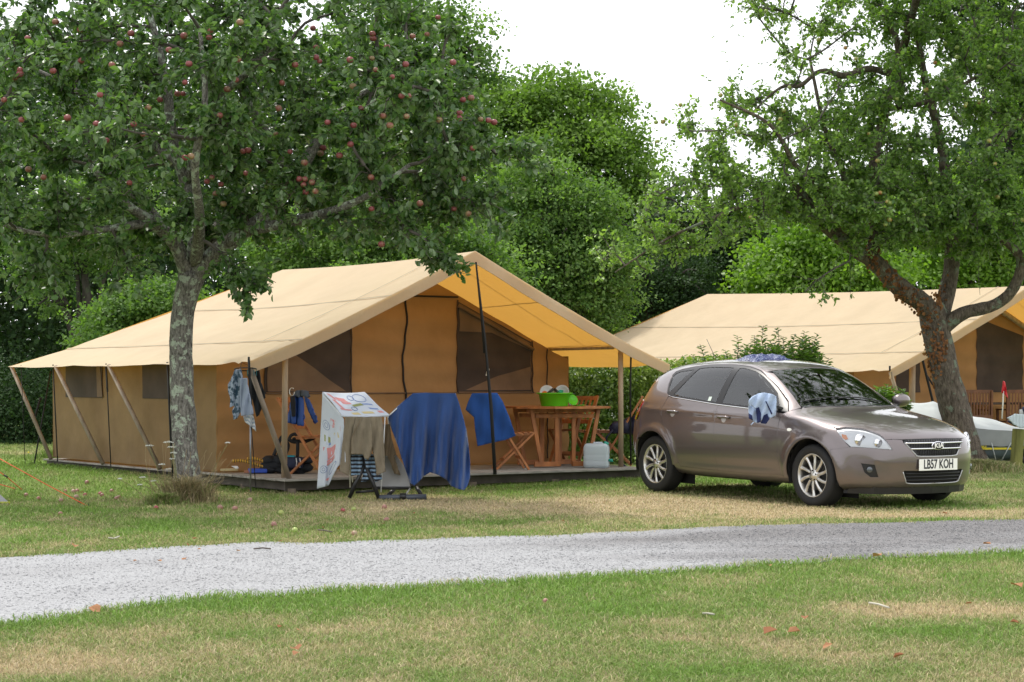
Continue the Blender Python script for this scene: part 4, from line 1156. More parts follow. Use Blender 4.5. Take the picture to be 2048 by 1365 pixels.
def build_tent1():
    T = TentFrame((-.47, 24.2), (-.57, .822), (-.822, -.57))
    root, fp, sp, prof, fw = build_tent(T, 'nearer beige canvas tent on a low wooden deck with its open gable beside the car', 5.21, 8.07, 3.0, 3.017, 1.75, (7.3, 2.78))
    FP = lambda b, z, o: fp(b, z, o)
    # mesh windows and door in the gable wall
    w = patch('window', FP, [(2.075,1.20),(.825,1.20),(.825,2.35),(2.075,1.78)], MESH_M, root)
    patch('inner_flap', FP, [(2.055,1.21),(.90,1.21),(1.76,1.76),(2.055,1.75)], FLAP_M, w, off=.02)
    w = patch('window', FP, [(-.873,1.20),(-2.11,1.20),(-2.11,1.90),(-.873,2.44)], MESH_M, root)
    patch('inner_flap', FP, [(-.89,2.42),(-1.23,2.27),(-2.09,1.88),(-2.09,1.78),(-1.43,2.02),(-.89,2.03)], FLAP_M, w, off=.02)
    patch('inner_flap', FP, [(-.98,1.22),(-2.09,1.22),(-2.09,1.55),(-1.54,1.42)], FLAP_M, w, off=.02)
    patch('pale_patch', FP, [(-1.33,1.42),(-1.38,1.42),(-1.38,1.52),(-1.33,1.50)], mat('pale_patch_white', (.7,.7,.68)), w, off=.024)  # small opaque white patch laid on the window mesh
    for poly in ([(2.09,1.18),(2.08,1.79)], [(.815,1.18),(.815,2.36)], [(-.863,1.18),(-.863,2.46)], [(-2.125,1.18),(-2.125,1.91)]):
        tube('window_binding', [fp(b, z, .02) for b, z in smooth_pts([(*poly[0], 0), (*poly[1], 0)], 8) for b, z in [(b, z)]] if False else [fp(poly[0][0] + (poly[1][0] - poly[0][0]) * t, poly[0][1] + (poly[1][1] - poly[0][1]) * t, .018) for t in np.linspace(0, 1, 9)], .011, MESH_M, root, 5)
    tube('window_binding', [fp(b, 1.185, .016) for b in np.linspace(2.1, -2.15, 40)], .009, FLAP_M, root, 5)
    zp = [(-.012 + .035 * math.sin(z * 5), z) for z in np.linspace(.3, 2.48, 26)]
    tube('door_zip', [fp(b, z, .018) for b, z in zp], .014, BLACK_M, root, 5)
    tube('door_zip', [fp(-2.39, z, .014) for z in np.linspace(.25, 1.80, 14)], .008, BLACK_M, root, 5)
    tube('door_top_binding', [fp(b, 2.50, .018) for b in np.linspace(.62, -.86, 14)], .012, BLACK_M, root, 5)
    tube('rafter', [fp(b, prof(b) - .22, .05) for b in np.linspace(-.86, -2.12, 12)], .022, FLAP_M, root, 6)
    # windows in the long side
    sc = lambda s_, z, o: sp(1, s_, z, o)[0]
    SA = lambda px: max(0, min(1, (T.solve_a(2.775, px) - 1.75) / 5.55))
    for x0, x1 in ((132, 206), (286, 372)):
        s0, s1 = SA(x0), SA(x1)
        w = patch('window', sc, [(s0, 1.11), (s1, 1.11), (s1, 1.60), (s0, 1.60)], MESH_M, root, .08, .012)
        patch('inner_flap', sc, [(s1 - .005, 1.12), (s1 + .03, 1.12), (s1 + .035, 1.60), (s1 + .012, 1.60)][::1], FLAP_M, w, .05, .02)
    # posts, poles
    posts = []
    tube('post', [T(.25, 2.60, .18), T(.22, 2.60, 1.72)], .034, POLE_M, root, 12)
    tube('post', [T(.25, -2.55, .18), T(.22, -2.52, 1.78)], .034, POLE_M, root, 12)
    tube('slanting_pole', [T(-.03, 2.68, .18), T(.02, 3.17, 1.50)], .030, POLE_G, root, 12)
    for px0, px1 in ((22, 102), (110, 206), (216, 320)):
        a1 = T.solve_a(3.18, px0); a0 = T.solve_a(2.86, px1)
        tube('slanting_pole', [T(a0, 2.86, .18), T(a1, 3.17, prof(3.17) - .02)], .028, POLE_G, root, 10)
    tube('slanting_pole', [T(2.6, -2.7, .18), T(2.5, -3.17, 1.52)], .028, POLE_M, root, 10)
    tube('slanting_pole', [T(-.02, -2.74, .18), T(.03, -3.17, 1.5)], .028, POLE_M, root, 10)
    # black cords and webbing
    def strap(pts, w): tube('strap', [Vector(p) for p in pts], w, BLACK_M, root, 6)
    tube('centre_strap', [T(-.02, 0, 2.86), T(-.10, -.08, 1.9), T(-.16, -.14, 1.0), T(-.20, -.17, .16)], [.008, .014, .020, .022], BLACK_M, root, 8)
    tube('centre_strap_tail', [T(-.02, 0, 2.86), T(-.06, -.05, 2.2), T(-.09, -.08, 1.7)], .011, BLACK_M, root, 8)
    strap([T(0, 3.2, 1.60), T(-.01, 3.19, 1.30), T(0, 3.17, 1.05)], .015)
    strap([T(0, 3.2, 1.2), T(-.02, 3.12, .10)], .006)
    for px, z1, r in ((106, .18, .010), (212, .18, .008), (335, .05, .016), (42, .0, .006)):
        a = T.solve_a(3.15, px); strap([T(a, 3.15, prof(3.15)), T(a - .05, 3.10, z1)], r)
    a = T.solve_a(3.15, 228); strap([T(T.solve_a(3.15, 212), 3.15, 1.55), T(T.solve_a(3.1, 215), 3.1, 1.2)], .014)
    strap([T(7.6, 2.7, 1.5), T(T.solve_a(3.1, 66), 3.1, .0)], .012)
    strap([T(7.75, 2.8, 1.1), T(7.8, 2.9, .7)], .02)
    strap([T(.03, -2.55, 1.74), T(.3, -2.75, 1.2), T(.35, -2.8, .2)], .012)
    strap([T(2.5, -3.1, 1.55), T(2.45, -3.0, .2)], .014)
    strap([T(2.55, -3.12, 1.55), T(2.4, -2.98, 1.2)], .02)
    tube('eave_rail', [T(.35, -2.5, 1.80), T(2.4, -2.5, 1.80)], .02, POLE_M, root, 8)
    tube('finial', [T(0, 3.2, 1.56), T(0, 3.2, 1.63)], .012, BLACK_M, root, 8)
    # steel peg/rod beside the hanging clothes
    tube('rod', [T(.35, 3.0, .0), T(.35, 3.0, 1.1)], .010, mat('grey_steel', (.25,.26,.28), rough=.4, metal=.7), root, 8)
    return T, root

def build_tent2():
    T = TentFrame((8.97, 32.9), (-.51, .86), (-.86, -.51))
    root, fp, sp, prof, fw = build_tent(T, 'farther beige canvas tent behind the car and the old apple tree', 9.33, 12.2, 3.0, 3.23, 1.4, (11.0, 2.78), deck_a=11.3, ze=1.53, zb=1.83, ruck=5)
    FP = lambda b, z, o: fp(b, z, o)
    patch('window', FP, [(-.10,1.15),(-1.25,1.15),(-1.25,2.18),(-.10,2.50)], MESH_M, root)
    patch('window', FP, [(1.80,1.15),(1.25,1.15),(1.25,2.15),(1.80,1.9)], MESH_M, root)
    patch('window', lambda s_, z, o: sp(1, s_, z, o)[0], [(.05,1.1),(.25,1.1),(.25,1.62),(.05,1.62)], MESH_M, root, .08)
    tube('post', [T(.25, 2.50, .18), T(.22, 2.50, 1.74)], .05, POLE_M, root, 12)
    tube('post', [T(.25, -2.5, .18), T(.22, -2.5, 1.74)], .04, POLE_M, root, 12)
    tube('slanting_pole', [T(-.03, 2.68, .18), T(.02, 3.17, 1.50)], .030, POLE_M, root, 12)
    tube('rafter', [fp(b, prof(b) - .10, .10) for b in np.linspace(.3, -2.4, 12)], .05, POLE_M, root, 6)
    tube('rafter', [fp(b, prof(b) - .10, .10) for b in np.linspace(.3, 2.4, 12)], .04, POLE_M, root, 6)
    tube('strap', [T(.05, 2.45, 1.75), T(.2, 1.9, .5)], .02, BLACK_M, root, 6)
    tube('strap', [T(.1, 2.3, 1.45), T(.25, 1.85, 1.1), T(.22, 1.9, .8)], .016, BLACK_M, root, 6)
    tube('finial', [T(0, 3.2, 1.52), T(0, 3.2, 1.60)], .015, BLACK_M, root, 8)
    return T, root
TENT1, TENT1_O = build_tent1(); TENT2, TENT2_O = build_tent2()
# ============================================================ the parked car
def build_car():
    paint = mat('car_paint', (0.160, 0.133, 0.133), rough=0.30, metal=0.65, coat=1.0)
    black = mat('car_black_plastic', (0.012, 0.012, 0.013), rough=0.45)
    under = mat('car_underbody', (0.008, 0.008, 0.008), rough=0.9)
    gloss_black = mat('car_gloss_black', (0.01, 0.01, 0.012), rough=0.4)
    chrome = mat('car_chrome', (0.75, 0.75, 0.77), rough=0.12, metal=1.0)
    alloy = mat('car_alloy', (0.62, 0.60, 0.57), rough=0.32, metal=0.85)
    tyre_m = mat('car_tyre_rubber', (0.013, 0.013, 0.014), rough=0.75, bump=0.2, bscale=120)
    side_glass = glass_mat('car_side_glass', (0.66, 0.74, 0.70), 0.92, k=1.1, k0=.03)
    wind_glass = glass_mat('car_wind_glass', (0.34, 0.44, 0.37), 0.95, k=1.3, k0=.01)
    lens = glass_mat('car_lamp_lens', (0.93, 0.94, 0.95), 0.9)
    red_lens = mat('car_red_lens', (0.35, 0.01, 0.01), rough=0.1, coat=1.0)
    orange_lens = mat('car_orange_lens', (0.8, 0.22, 0.02), rough=0.15)
    seat_m = mat('car_seat_cloth', (0.035, 0.034, 0.036), rough=0.9)
    trim_m = mat('car_interior_trim', (0.02, 0.02, 0.021), rough=0.8)
    white = mat('car_plate_white', (0.82, 0.82, 0.78), rough=0.35)
    ink = mat('car_plate_ink', (0.01, 0.012, 0.02), rough=0.4)
    silver = mat('car_silver_plastic', (0.45, 0.45, 0.46), rough=0.35, metal=0.5)

    TH = -1.007
    car = thing('parked_car', 'metallic brown-grey five-door hatchback parked on the dry grass beside the nearer tent', 'car',
                (3.752, 19.61, 0.0))
    car.rotation_euler = (0, R(0.5), TH)
    MW = mworld(car); MI = MW.inverted()

    # ---- cage of the body shell (half sections: y, z), x per station
    def sweep(y, k, q=3.0): return k * (min(abs(y), 0.9) / 0.87) ** q
    ST = [
     # x, front sweep, windscreen bulge, rows
     (0.885, 0.45, 0, [(0,.46),(.25,.46),(.45,.46),(.56,.465),(.62,.47),(.64,.475),(.64,.48),(.63,.485),(.58,.485),(.5,.485),(.38,.485),(.2,.485),(0,.485)]),
     (0.880, 0.45, 0, [(0,.33),(.4,.33),(.62,.34),(.70,.38),(.725,.45),(.73,.50),(.72,.545),(.69,.585),(.62,.60),(.5,.605),(.38,.61),(.2,.61),(0,.61)]),
     (0.865, 0.45, 0, [(0,.22),(.5,.22),(.74,.24),(.815,.33),(.835,.45),(.83,.55),(.815,.61),(.77,.655),(.68,.675),(.55,.685),(.4,.695),(.2,.70),(0,.70)]),
     (0.780, 0.42, 0, [(0,.20),(.55,.20),(.80,.22),(.85,.33),(.865,.46),(.86,.57),(.835,.655),(.79,.705),(.69,.735),(.56,.75),(.4,.762),(.2,.77),(0,.77)]),
     (0.600, 0.32, 0, [(0,.19),(.6,.19),(.83,.21),(.872,.34),(.885,.50),(.88,.62),(.855,.715),(.80,.765),(.70,.80),(.56,.822),(.4,.835),(.2,.842),(0,.845)]),
     (0.360, 0.15, 0, [(0,.19),(.6,.19),(.84,.22),(.885,.36),(.905,.54),(.90,.66),(.875,.76),(.82,.81),(.70,.85),(.56,.872),(.4,.885),(.2,.893),(0,.895)]),
     (0.080, 0.04, 0, [(0,.19),(.6,.19),(.84,.22),(.885,.38),(.91,.56),(.905,.70),(.88,.80),(.825,.855),(.71,.895),(.57,.915),(.4,.93),(.2,.938),(0,.94)]),
     (-0.20, 0.0, .02, [(0,.19),(.6,.19),(.84,.22),(.885,.36),(.905,.54),(.905,.72),(.885,.835),(.83,.895),(.73,.93),(.60,.955),(.42,.97),(.2,.978),(0,.98)]),
     (-0.40, 0.0, .15, [(0,.19),(.6,.19),(.84,.22),(.885,.36),(.90,.54),(.902,.72),(.885,.855),(.835,.925),(.765,.965),(.665,.99),(.45,1.02),(.22,1.035),(0,1.04)]),
     (-0.58, 0.0, .19, [(0,.19),(.6,.19),(.84,.22),(.882,.36),(.90,.54),(.902,.72),(.885,.865),(.835,.94),(.765,1.02),(.672,1.075),(.46,1.115),(.22,1.135),(0,1.14)]),
     (-0.82, 0.0, .18, [(0,.19),(.6,.19),(.84,.22),(.882,.36),(.90,.54),(.902,.72),(.885,.875),(.84,.955),(.735,1.13),(.638,1.205),(.46,1.25),(.22,1.272),(0,1.278)]),
     (-1.06, 0.0, .14, [(0,.19),(.6,.19),(.84,.22),(.882,.36),(.90,.54),(.902,.72),(.886,.885),(.842,.97),(.705,1.235),(.605,1.325),(.45,1.372),(.22,1.397),(0,1.403)]),
     (-1.26, 0.0, .06, [(0,.19),(.6,.19),(.84,.22),(.882,.36),(.90,.54),(.902,.72),(.886,.89),(.842,.98),(.69,1.285),(.592,1.395),(.45,1.438),(.22,1.462),(0,1.468)]),
     (-1.60, 0.0, 0, [(0,.19),(.6,.19),(.84,.22),(.882,.36),(.90,.54),(.902,.72),(.887,.90),(.842,1.0),(.685,1.315),(.59,1.432),(.45,1.472),(.22,1.493),(0,1.50)]),
     (-2.05, 0.0, 0, [(0,.19),(.6,.19),(.84,.22),(.882,.36),(.902,.54),(.904,.72),(.887,.92),(.84,1.03),(.683,1.315),(.585,1.435),(.45,1.475),(.22,1.495),(0,1.50)]),
     (-2.45, 0.0, 0, [(0,.20),(.6,.20),(.84,.24),(.885,.38),(.908,.56),(.905,.74),(.882,.94),(.825,1.06),(.67,1.30),(.575,1.412),(.44,1.452),(.22,1.474),(0,1.48)]),
     (-2.78, 0.10, 0, [(0,.22),(.6,.22),(.83,.26),(.88,.38),(.902,.56),(.895,.74),(.865,.95),(.80,1.08),(.655,1.265),(.565,1.375),(.43,1.418),(.22,1.44),(0,1.445)]),
     (-3.06, -.10, 0, [(0,.25),(.6,.25),(.80,.28),(.85,.38),(.875,.56),(.868,.74),(.83,.93),(.765,1.05),(.66,1.17),(.58,1.285),(.43,1.345),(.22,1.375),(0,1.385)]),
     (-3.26, -.22, 0, [(0,.28),(.55,.28),(.74,.30),(.80,.40),(.83,.56),(.82,.74),(.78,.87),(.725,.95),(.66,1.00),(.58,1.06),(.43,1.11),(.22,1.13),(0,1.14)]),
     (-3.40, -.26, 0, [(0,.33),(.5,.33),(.68,.35),(.74,.43),(.77,.56),(.76,.70),(.72,.79),(.67,.84),(.61,.87),(.54,.89),(.41,.91),(.2,.92),(0,.925)]),
     (-3.42, -.26, 0, [(0,.58),(.3,.58),(.5,.585),(.58,.59),(.60,.60),(.60,.61),(.60,.62),(.58,.625),(.52,.63),(.44,.63),(.3,.63),(.15,.63),(0,.63)]),
    ]
    NR = 13
    verts = []; idx = {}
    for i, (xs, sw, wb, rows) in enumerate(ST):
        for k, (y, z) in enumerate(rows):
            x = xs - sweep(y, sw)
            if wb and k >= 8: x += wb * (1 - (y / 0.72) ** 2)
            for s in ((1, -1) if y > 0 else (1,)):
                idx[(i, k, s)] = len(verts); verts.append((x, s * y, z))
            if y == 0: idx[(i, k, -1)] = idx[(i, k, 1)]
    faces = []
    for s in (1, -1):
        for i in range(len(ST) - 1):
            for k in range(NR - 1):
                q = [idx[(i, k, s)], idx[(i, k + 1, s)], idx[(i + 1, k + 1, s)], idx[(i + 1, k, s)]]
                faces.append(q if s == 1 else q[::-1])
        for e in (0, len(ST) - 1):      # close nose and tail: rows k <-> 12-k
            for k in range(6):
                q = [idx[(e, k, s)], idx[(e, k + 1, s)], idx[(e, 11 - k, s)], idx[(e, 12 - k, s)]]
                q2 = []
                for v in q:
                    if v not in q2: q2.append(v)
                if len(q2) < 3: continue
                fl = (s == 1) ^ (e == 0)
                faces.append(q2 if fl else q2[::-1])
    me = bpy.data.meshes.new('cage'); me.from_pydata(verts, [], faces)
    bm = bmesh.new(); bm.from_mesh(me); bmesh.ops.recalc_face_normals(bm, faces=bm.faces); bm.to_mesh(me); bm.free()
    tmp = bpy.data.objects.new('cage', me); add(tmp)
    sm = tmp.modifiers.new('s', 'SUBSURF'); sm.levels = 4; sm.render_levels = 4
    dg = bpy.context.evaluated_depsgraph_get()
    fine = bpy.data.meshes.new_from_object(tmp.evaluated_get(dg))
    sm.levels = 3; dg.update()
    dg = bpy.context.evaluated_depsgraph_get()
    shell = bpy.data.meshes.new_from_object(tmp.evaluated_get(dg))
    bpy.data.objects.remove(tmp)
    nv = len(fine.vertices)
    co = np.empty(nv * 3, np.float32); fine.vertices.foreach_get('co', co); co = co.reshape(-1, 3)
    no = np.empty(nv * 3, np.float32); fine.vertices.foreach_get('normal', no); no = no.reshape(-1, 3)
    if no[np.argmax(co[:, 2]), 2] < 0: no = -no
    bvh = BVHTree.FromPolygons([tuple(c) for c in co], [tuple(p.vertices) for p in fine.polygons])
    kd = KDTree(nv)
    for i in range(nv): kd.insert(co[i], i)
    kd.balance()
    def nrm(p):
        n = Vector((0, 0, 0))
        for c, i, d in kd.find_n(p, 6): n += Vector(no[i]) / (d + 0.004)
        return n.normalized()
    camL = MI @ Vector((0, 0, H))
    def pix(px, py):
        """point of the body under a pixel of the photograph"""
        w = P(px, py, 10.0)
        d = (MI @ w) - camL; d.normalize()
        h = bvh.ray_cast(camL, d)[0]
        if h is None: h = bvh.find_nearest(camL + d * 20)[0]
        return h
    def cast(p, d):
        d = Vector(d).normalized()
        h = bvh.ray_cast(Vector(p) + d * 3, -d)[0]
        if h is None: h = bvh.find_nearest(Vector(p))[0]
        return h
    def side(x, z, s=-1): return cast((x, s * 0.6, z), (0, s, 0))
    def front(y, z, x=0): return cast((0.7, y, z), (1, 0, 0))
    def top(x, y): return cast((x, y, 1.2), (0, 0, 1))
    def rearp(y, z): return cast((-3.0, y, z), (-1, 0, 0))
    def mir(pts): return [Vector((p[0], -p[1], p[2])) for p in pts]

    def inside(pt, poly):
        x, y = pt; r = False; j = len(poly) - 1
        for i in range(len(poly)):
            xi, yi = poly[i]; xj, yj = poly[j]
            if (yi > y) != (yj > y) and x < (xj - xi) * (y - yi) / (yj - yi) + xi: r = not r
            j = i
        return r
    def resample(pts, step=0.03):
        out = []
        n = len(pts)
        for i in range(n):
            a, b = Vector(pts[i]), Vector(pts[(i + 1) % n])
            m = max(1, int((b - a).length / step))
            for k in range(m): out.append(a + (b - a) * (k / m))
        return out

    def hfun(p):
        h = 0.0
        if abs(p[1]) > .5:
            for ax in (0.0, -2.65):
                r = math.hypot(p[0] - ax, p[2] - .325)
                if p[2] > .2: h += .020 * math.exp(-((r - .385) / .055) ** 2)
            if -2.3 < p[0] < -.4:      # crease low on the doors
                w = min(1, (p[0] + 2.3) / .3, (-.4 - p[0]) / .3)
                h -= .012 * w * math.exp(-((p[2] - .37) / .045) ** 2)
            w = min(1, max(0, (.1 - p[0]) / .4))
            h += .007 * w * math.exp(-((p[2] - .885 + .03 * p[0] * .6) / .03) ** 2)
        return h
    def panel(name, pts3, d, mats, off=0.004, grid=0.035, holes=(), rim=0.012, parent=car, straight=False, swell=False):
        """pts3: 3D outline on the body; d: projection direction; returns object"""
        d = Vector(d).normalized()
        e1 = d.orthogonal().normalized(); e2 = d.cross(e1)
        do_h = swell
        to2 = lambda p: (Vector(p).dot(e1), Vector(p).dot(e2))
        loops = [resample(pts3)] + [resample(h) for h in holes]
        v2 = []; ed = []; polys = []
        for lp in loops:
            b = len(v2); q = [to2(p) for p in lp]; polys.append(q)
            v2 += [Vector(c) for c in q]
            ed += [(b + i, b + (i + 1) % len(q)) for i in range(len(q))]
        nb = len(v2)
        xs = [c[0] for c in polys[0]]; ys = [c[1] for c in polys[0]]
        gx = np.arange(min(xs) + grid / 2, max(xs), grid); gy = np.arange(min(ys) + grid / 2, max(ys), grid)
        bnd = np.array([tuple(v) for v in v2])
        for a in gx:
            for b in gy:
                if inside((a, b), polys[0]) and not any(inside((a, b), h) for h in polys[1:]):
                    if np.min(np.hypot(bnd[:, 0] - a, bnd[:, 1] - b)) > grid * 0.45: v2.append(Vector((a, b)))
        r = delaunay_2d_cdt(v2, ed, [], 0, 1e-5)
        rv, rf = r[0], r[2]
        keep = []
        for f in rf:
            c = ((rv[f[0]][0] + rv[f[1]][0] + rv[f[2]][0]) / 3, (rv[f[0]][1] + rv[f[1]][1] + rv[f[2]][1]) / 3)
            if inside(c, polys[0]) and not any(inside(c, h) for h in polys[1:]): keep.append(f)
        V = []; Nn = []
        base = Vector(pts3[0]).dot(d)
        b3 = [Vector(p) for lp in loops for p in lp]
        kb = KDTree(max(1, len(b3)))
        for i, p in enumerate(b3): kb.insert((to2(p)[0], to2(p)[1], 0), i)
        kb.balance()
        for q in rv:
            c, i, dist = kb.find((q[0], q[1], 0))
            if dist < 1e-4: p = b3[i]; p = bvh.find_nearest(p)[0]
            else:
                o = e1 * q[0] + e2 * q[1]
                t = b3[i].dot(d)
                h = bvh.ray_cast(o + d * (t + 0.6), -d)[0]
                if h is None: h = bvh.find_nearest(o + d * t)[0]
                p = h
            n = nrm(p)
            if do_h:
                h0 = hfun(p); e = .01
                g = Vector((hfun(p + Vector((e, 0, 0))) - h0, 0, hfun(p + Vector((0, 0, e))) - h0)) / e
                V.append(p + n * (off + h0))
                g -= n * g.dot(n)
                n = (n - g).normalized(); Nn.append(n)
            else:
                V.append(p + n * off); Nn.append(n)
        # orientation
        fc = []
        for f in keep:
            a, b, c = V[f[0]], V[f[1]], V[f[2]]
            fn = (b - a).cross(c - a)
            fc.append(tuple(f) if fn.dot(Nn[f[0]]) > 0 else tuple(reversed(f)))
        # rim
        from collections import Counter
        cnt = Counter()
        for f in fc:
            for k in range(3): cnt[(f[k], f[(k + 1) % 3])] += 1
        be = [(a, b) for (a, b) in cnt if (b, a) not in cnt]
        mp = {}
        normals = list(Nn)
        used = {i for f in fc for i in f}
        if rim > 0:
            for a, b in be:
                for q in (a, b):
                    if q not in mp: mp[q] = len(V); V.append(V[q] - Nn[q] * rim); normals.append(Nn[q])
                fc.append((b, a, mp[a], mp[b]))
        me = bpy.data.meshes.new(name); me.from_pydata([tuple(v) for v in V], [], fc); me.update()
        o = link_mesh(name, me, mats, parent, False, True)
        try: me.normals_split_custom_set_from_vertices([tuple(n) for n in normals])
        except Exception: pass
        return o

    def arc(cx, cz, r, a0, a1, n=24):
        return [(cx + r * math.cos(R(a0 + (a1 - a0) * i / n)), cz + r * math.sin(R(a0 + (a1 - a0) * i / n))) for i in range(n + 1)]
    RA = 0.362
    FA, RAx = 0.0, -2.65
    AZ = 0.325
    # daylight opening of the side glass (x,z)
    DLO = smooth_dlo = [(-.44,.945),(-.56,1.045),(-.80,1.195),(-1.0,1.295),(-1.15,1.36),(-1.35,1.405),(-1.6,1.425),(-2.0,1.425),(-2.3,1.40),(-2.52,1.37),(-2.60,1.345),(-2.62,1.31),(-2.58,1.20),(-2.53,1.12),(-2.47,1.085),(-2.38,1.07),(-2.0,1.04),(-1.5,1.00),(-1.0,.97),(-.7,.955)]
    # ---------------- shell (dark, behind the panels)
    bm = bmesh.new(); bm.from_mesh(shell)
    ws_in = [(-.37,.66),(-.25,.4),(-.21,0),(-.25,-.4),(-.37,-.66),(-1.04,-.50),(-.97,-.25),(-.95,0),(-.97,.25),(-1.04,.50)]
    kill = []
    for f in bm.faces:
        c = f.calc_center_median(); n = f.normal
        k = False
        if abs(c.y) > 0.45:
            for ax in (FA, RAx):
                if (c.x - ax) ** 2 + (c.z - AZ) ** 2 < (RA + .0) ** 2 and c.z < 0.75: k = True
            if c.z > .9 and inside((c.x, c.z), DLO) and abs(n.y) > .45: k = True
        if c.z > .95 and -1.1 < c.x < -.15 and inside((c.x, c.y), ws_in): k = True
        if c.x < -2.95 and 1.0 < c.z < 1.30 and abs(c.y) < .52 and n.x < -.2: k = True
        if k: kill.append(f)
    bmesh.ops.delete(bm, geom=kill, context='FACES')
    for v in bm.verts: v.co -= Vector(nrm(v.co)) * 0.016
    from_bm('body_shell', bm, under, car, False, True)

    # ---------------- seams from the photograph, on the body
    hood_px = [(1604,819),(1609,829),(1625,838),(1650,848),(1674,857),(1692,855),(1728,858.5),(1760,870),(1771,880)]
    hood_edge = [pix(*p) for p in hood_px]
    hood_front = hood_edge + [front(y, .700 + .006 * (1 - abs(y) / .4)) for y in (-.40, -.3, -.2, -.1, 0)]
    ws_base = [top(-.37, -.675), top(-.30, -.52), top(-.235, -.3), top(-.205, 0)]
    hf = hood_front + mir(hood_front[:-1])[::-1]
    wb = ws_base + mir(ws_base[:-1])[::-1]
    panel('bonnet', hf + wb[::-1], (0.25, 0, 1), paint, off=.005)
    # roof
    wt = [top(-1.06, -.515), top(-1.0, -.4), top(-.965, -.2), top(-.955, 0)]
    roof_side = [side(x, z) for x, z in [(-1.08,1.352),(-1.2,1.398),(-1.35,1.428),(-1.6,1.45),(-2.0,1.452),(-2.3,1.433),(-2.6,1.40),(-2.85,1.35)]]
    rr = [top(-3.05, y) for y in (-.45, -.25, 0)]
    half = wt[::-1] + roof_side + rr
    panel('roof', half + mir(half[1:-1])[::-1], (0, 0, 1), paint, off=.005)
    # windscreen
    wsb = [top(-.375, -.665), top(-.305, -.51), top(-.24, -.3), top(-.21, 0)]
    wst = [top(-1.055, -.508), top(-.995, -.395), top(-.96, -.2), top(-.95, 0)]
    ring = wsb + mir(wsb[:-1])[::-1] + (wst + mir(wst[:-1])[::-1])[::-1]
    wsb2 = [top(-.41, -.645), top(-.345, -.50), top(-.285, -.3), top(-.255, 0)]
    wst2 = [top(-1.035, -.490), top(-.975, -.385), top(-.94, -.2), top(-.93, 0)]
    ring2 = wsb2 + mir(wsb2[:-1])[::-1] + (wst2 + mir(wst2[:-1])[::-1])[::-1]
    panel('windscreen', ring, (.6, 0, 1), wind_glass, off=.001, rim=0)
    panel('windscreen_border', ring, (.6, 0, 1), gloss_black, off=-.002, holes=[ring2], rim=0)
    # rear window
    rw = [rearp(-.50, 1.06), rearp(-.45, 1.27), rearp(0, 1.30), rearp(.45, 1.27), rearp(.50, 1.06), rearp(0, 1.04)]
    panel('rear_window', rw, (-1, 0, .6), side_glass, off=.002, rim=0)

    for s in (-1, 1):
        S = lambda pts: [side(x, z, s) for x, z in pts]
        Mx = lambda pts: pts if s == -1 else mir(pts)
        d = (0, s, 0.12)
        # front wing
        wing = S([(-.475,.925),(-.49,.80),(-.495,.5),(-.47,.30)]) + S([(-.40,.285),(-.372,.285)]) + S(arc(FA, AZ, RA, 187, 28))
        low = [pix(1663,899), pix(1680,897.5), pix(1699,894.5)]
        lampb = [pix(1687,881), pix(1676,866), pix(1672,859)]
        wing_top = [hood_edge[3], hood_edge[2], hood_edge[1], hood_edge[0]]
        if s == -1:
            w3 = wing + low + lampb + wing_top
        else: w3 = wing + mir(low + lampb + wing_top)
        w3 = w3 + S([(-.43,.948)])
        panel('front_wing', w3, (0, s, .45), paint, off=.004, swell=True)
        # bumper half
        b3 = S(arc(FA, AZ, RA, 26, -8, 8)) + S([(.365,.21)])
        b3 += [side(x, .20, s) for x in (.42, .5, .58)] + [front(s * y, .215) for y in (.62, .5, .35, .2, 0)]
        grille_o = [(.0,.545),(.245,.548),(.285,.575),(.375,.665),(.372,.688),(.34,.694),(0,.694)]
        b3 += [front(0, .52)]
        b3 += [front(s * y, z) for y, z in [(.15,.52),(.255,.525),(.30,.555),(.40,.66),(.405,.69)]]
        lampin = [pix(1771,880.5), pix(1786,900.5), pix(1765,899), pix(1740,896.5), pix(1701,894.8), pix(1680,898), pix(1664,899.7)]
        b3 += Mx(lampin)
        intake = [(-.001,.265),(.335,.268),(.365,.30),(.40,.375),(.385,.388),(-.001,.388)]
        fog = [(1722,927),(1749.4,930),(1757,955),(1741,955),(1729,945.5)]
        fogp = Mx([pix(*q) for q in fog])
        mid = [front(s * y, z) for y, z in intake[1:-1]]
        # intake edge is cut from the outline along the centre line
        k0 = [i for i, p in enumerate(b3) if abs(p.y) < 1e-3]
        first, second = k0[0], k0[1]
        b3 = b3[:first + 1] + [front(0, .262)] + [front(s * y, z) for y, z in [(.335,.265),(.368,.30),(.405,.378),(.39,.392)]] + [front(0, .392)] + b3[second:]
        panel('bumper', b3, (1, s * .75, 0.05), paint, off=.004, swell=True, holes=[fogp], grid=.03)
        panel('fog_lamp_recess', fogp, (1, s * .6, 0), black, off=-.012, rim=0)
        fc = Mx([pix(1738.8, 940)])[0]; fn = nrm(fc)
        fn = Vector((.92, s * .38, 0)).normalized()
        v, f = tube_arrays([fc + fn * -.01, fc + fn * .012, fc + fn * .014], [.030, .030, .025], 20)
        fl = pymesh('fog_lamp', v, f, mat('car_fog_glass', (.12,.13,.14), rough=.12, metal=.6), car, False, True)
        # lower lip
        v3 = [side(.40, .215, s), side(.55, .212, s)] + [front(s * y, .225) for y in (.62, .45, .25, 0)]
        lipv = []; lipf = []
        for p in v3:
            lipv += [(p.x + .004, p.y, p.z + .01), (p.x - .01, p.y * .995, .155), (p.x - .12, p.y * .93, .15), (p.x - .13, p.y * .93, .22)]
        for i in range(len(v3) - 1):
            for k in range(4):
                q = (i * 4 + k, i * 4 + (k + 1) % 4, (i + 1) * 4 + (k + 1) % 4, (i + 1) * 4 + k)
                lipf.append(q if s == -1 else q[::-1])
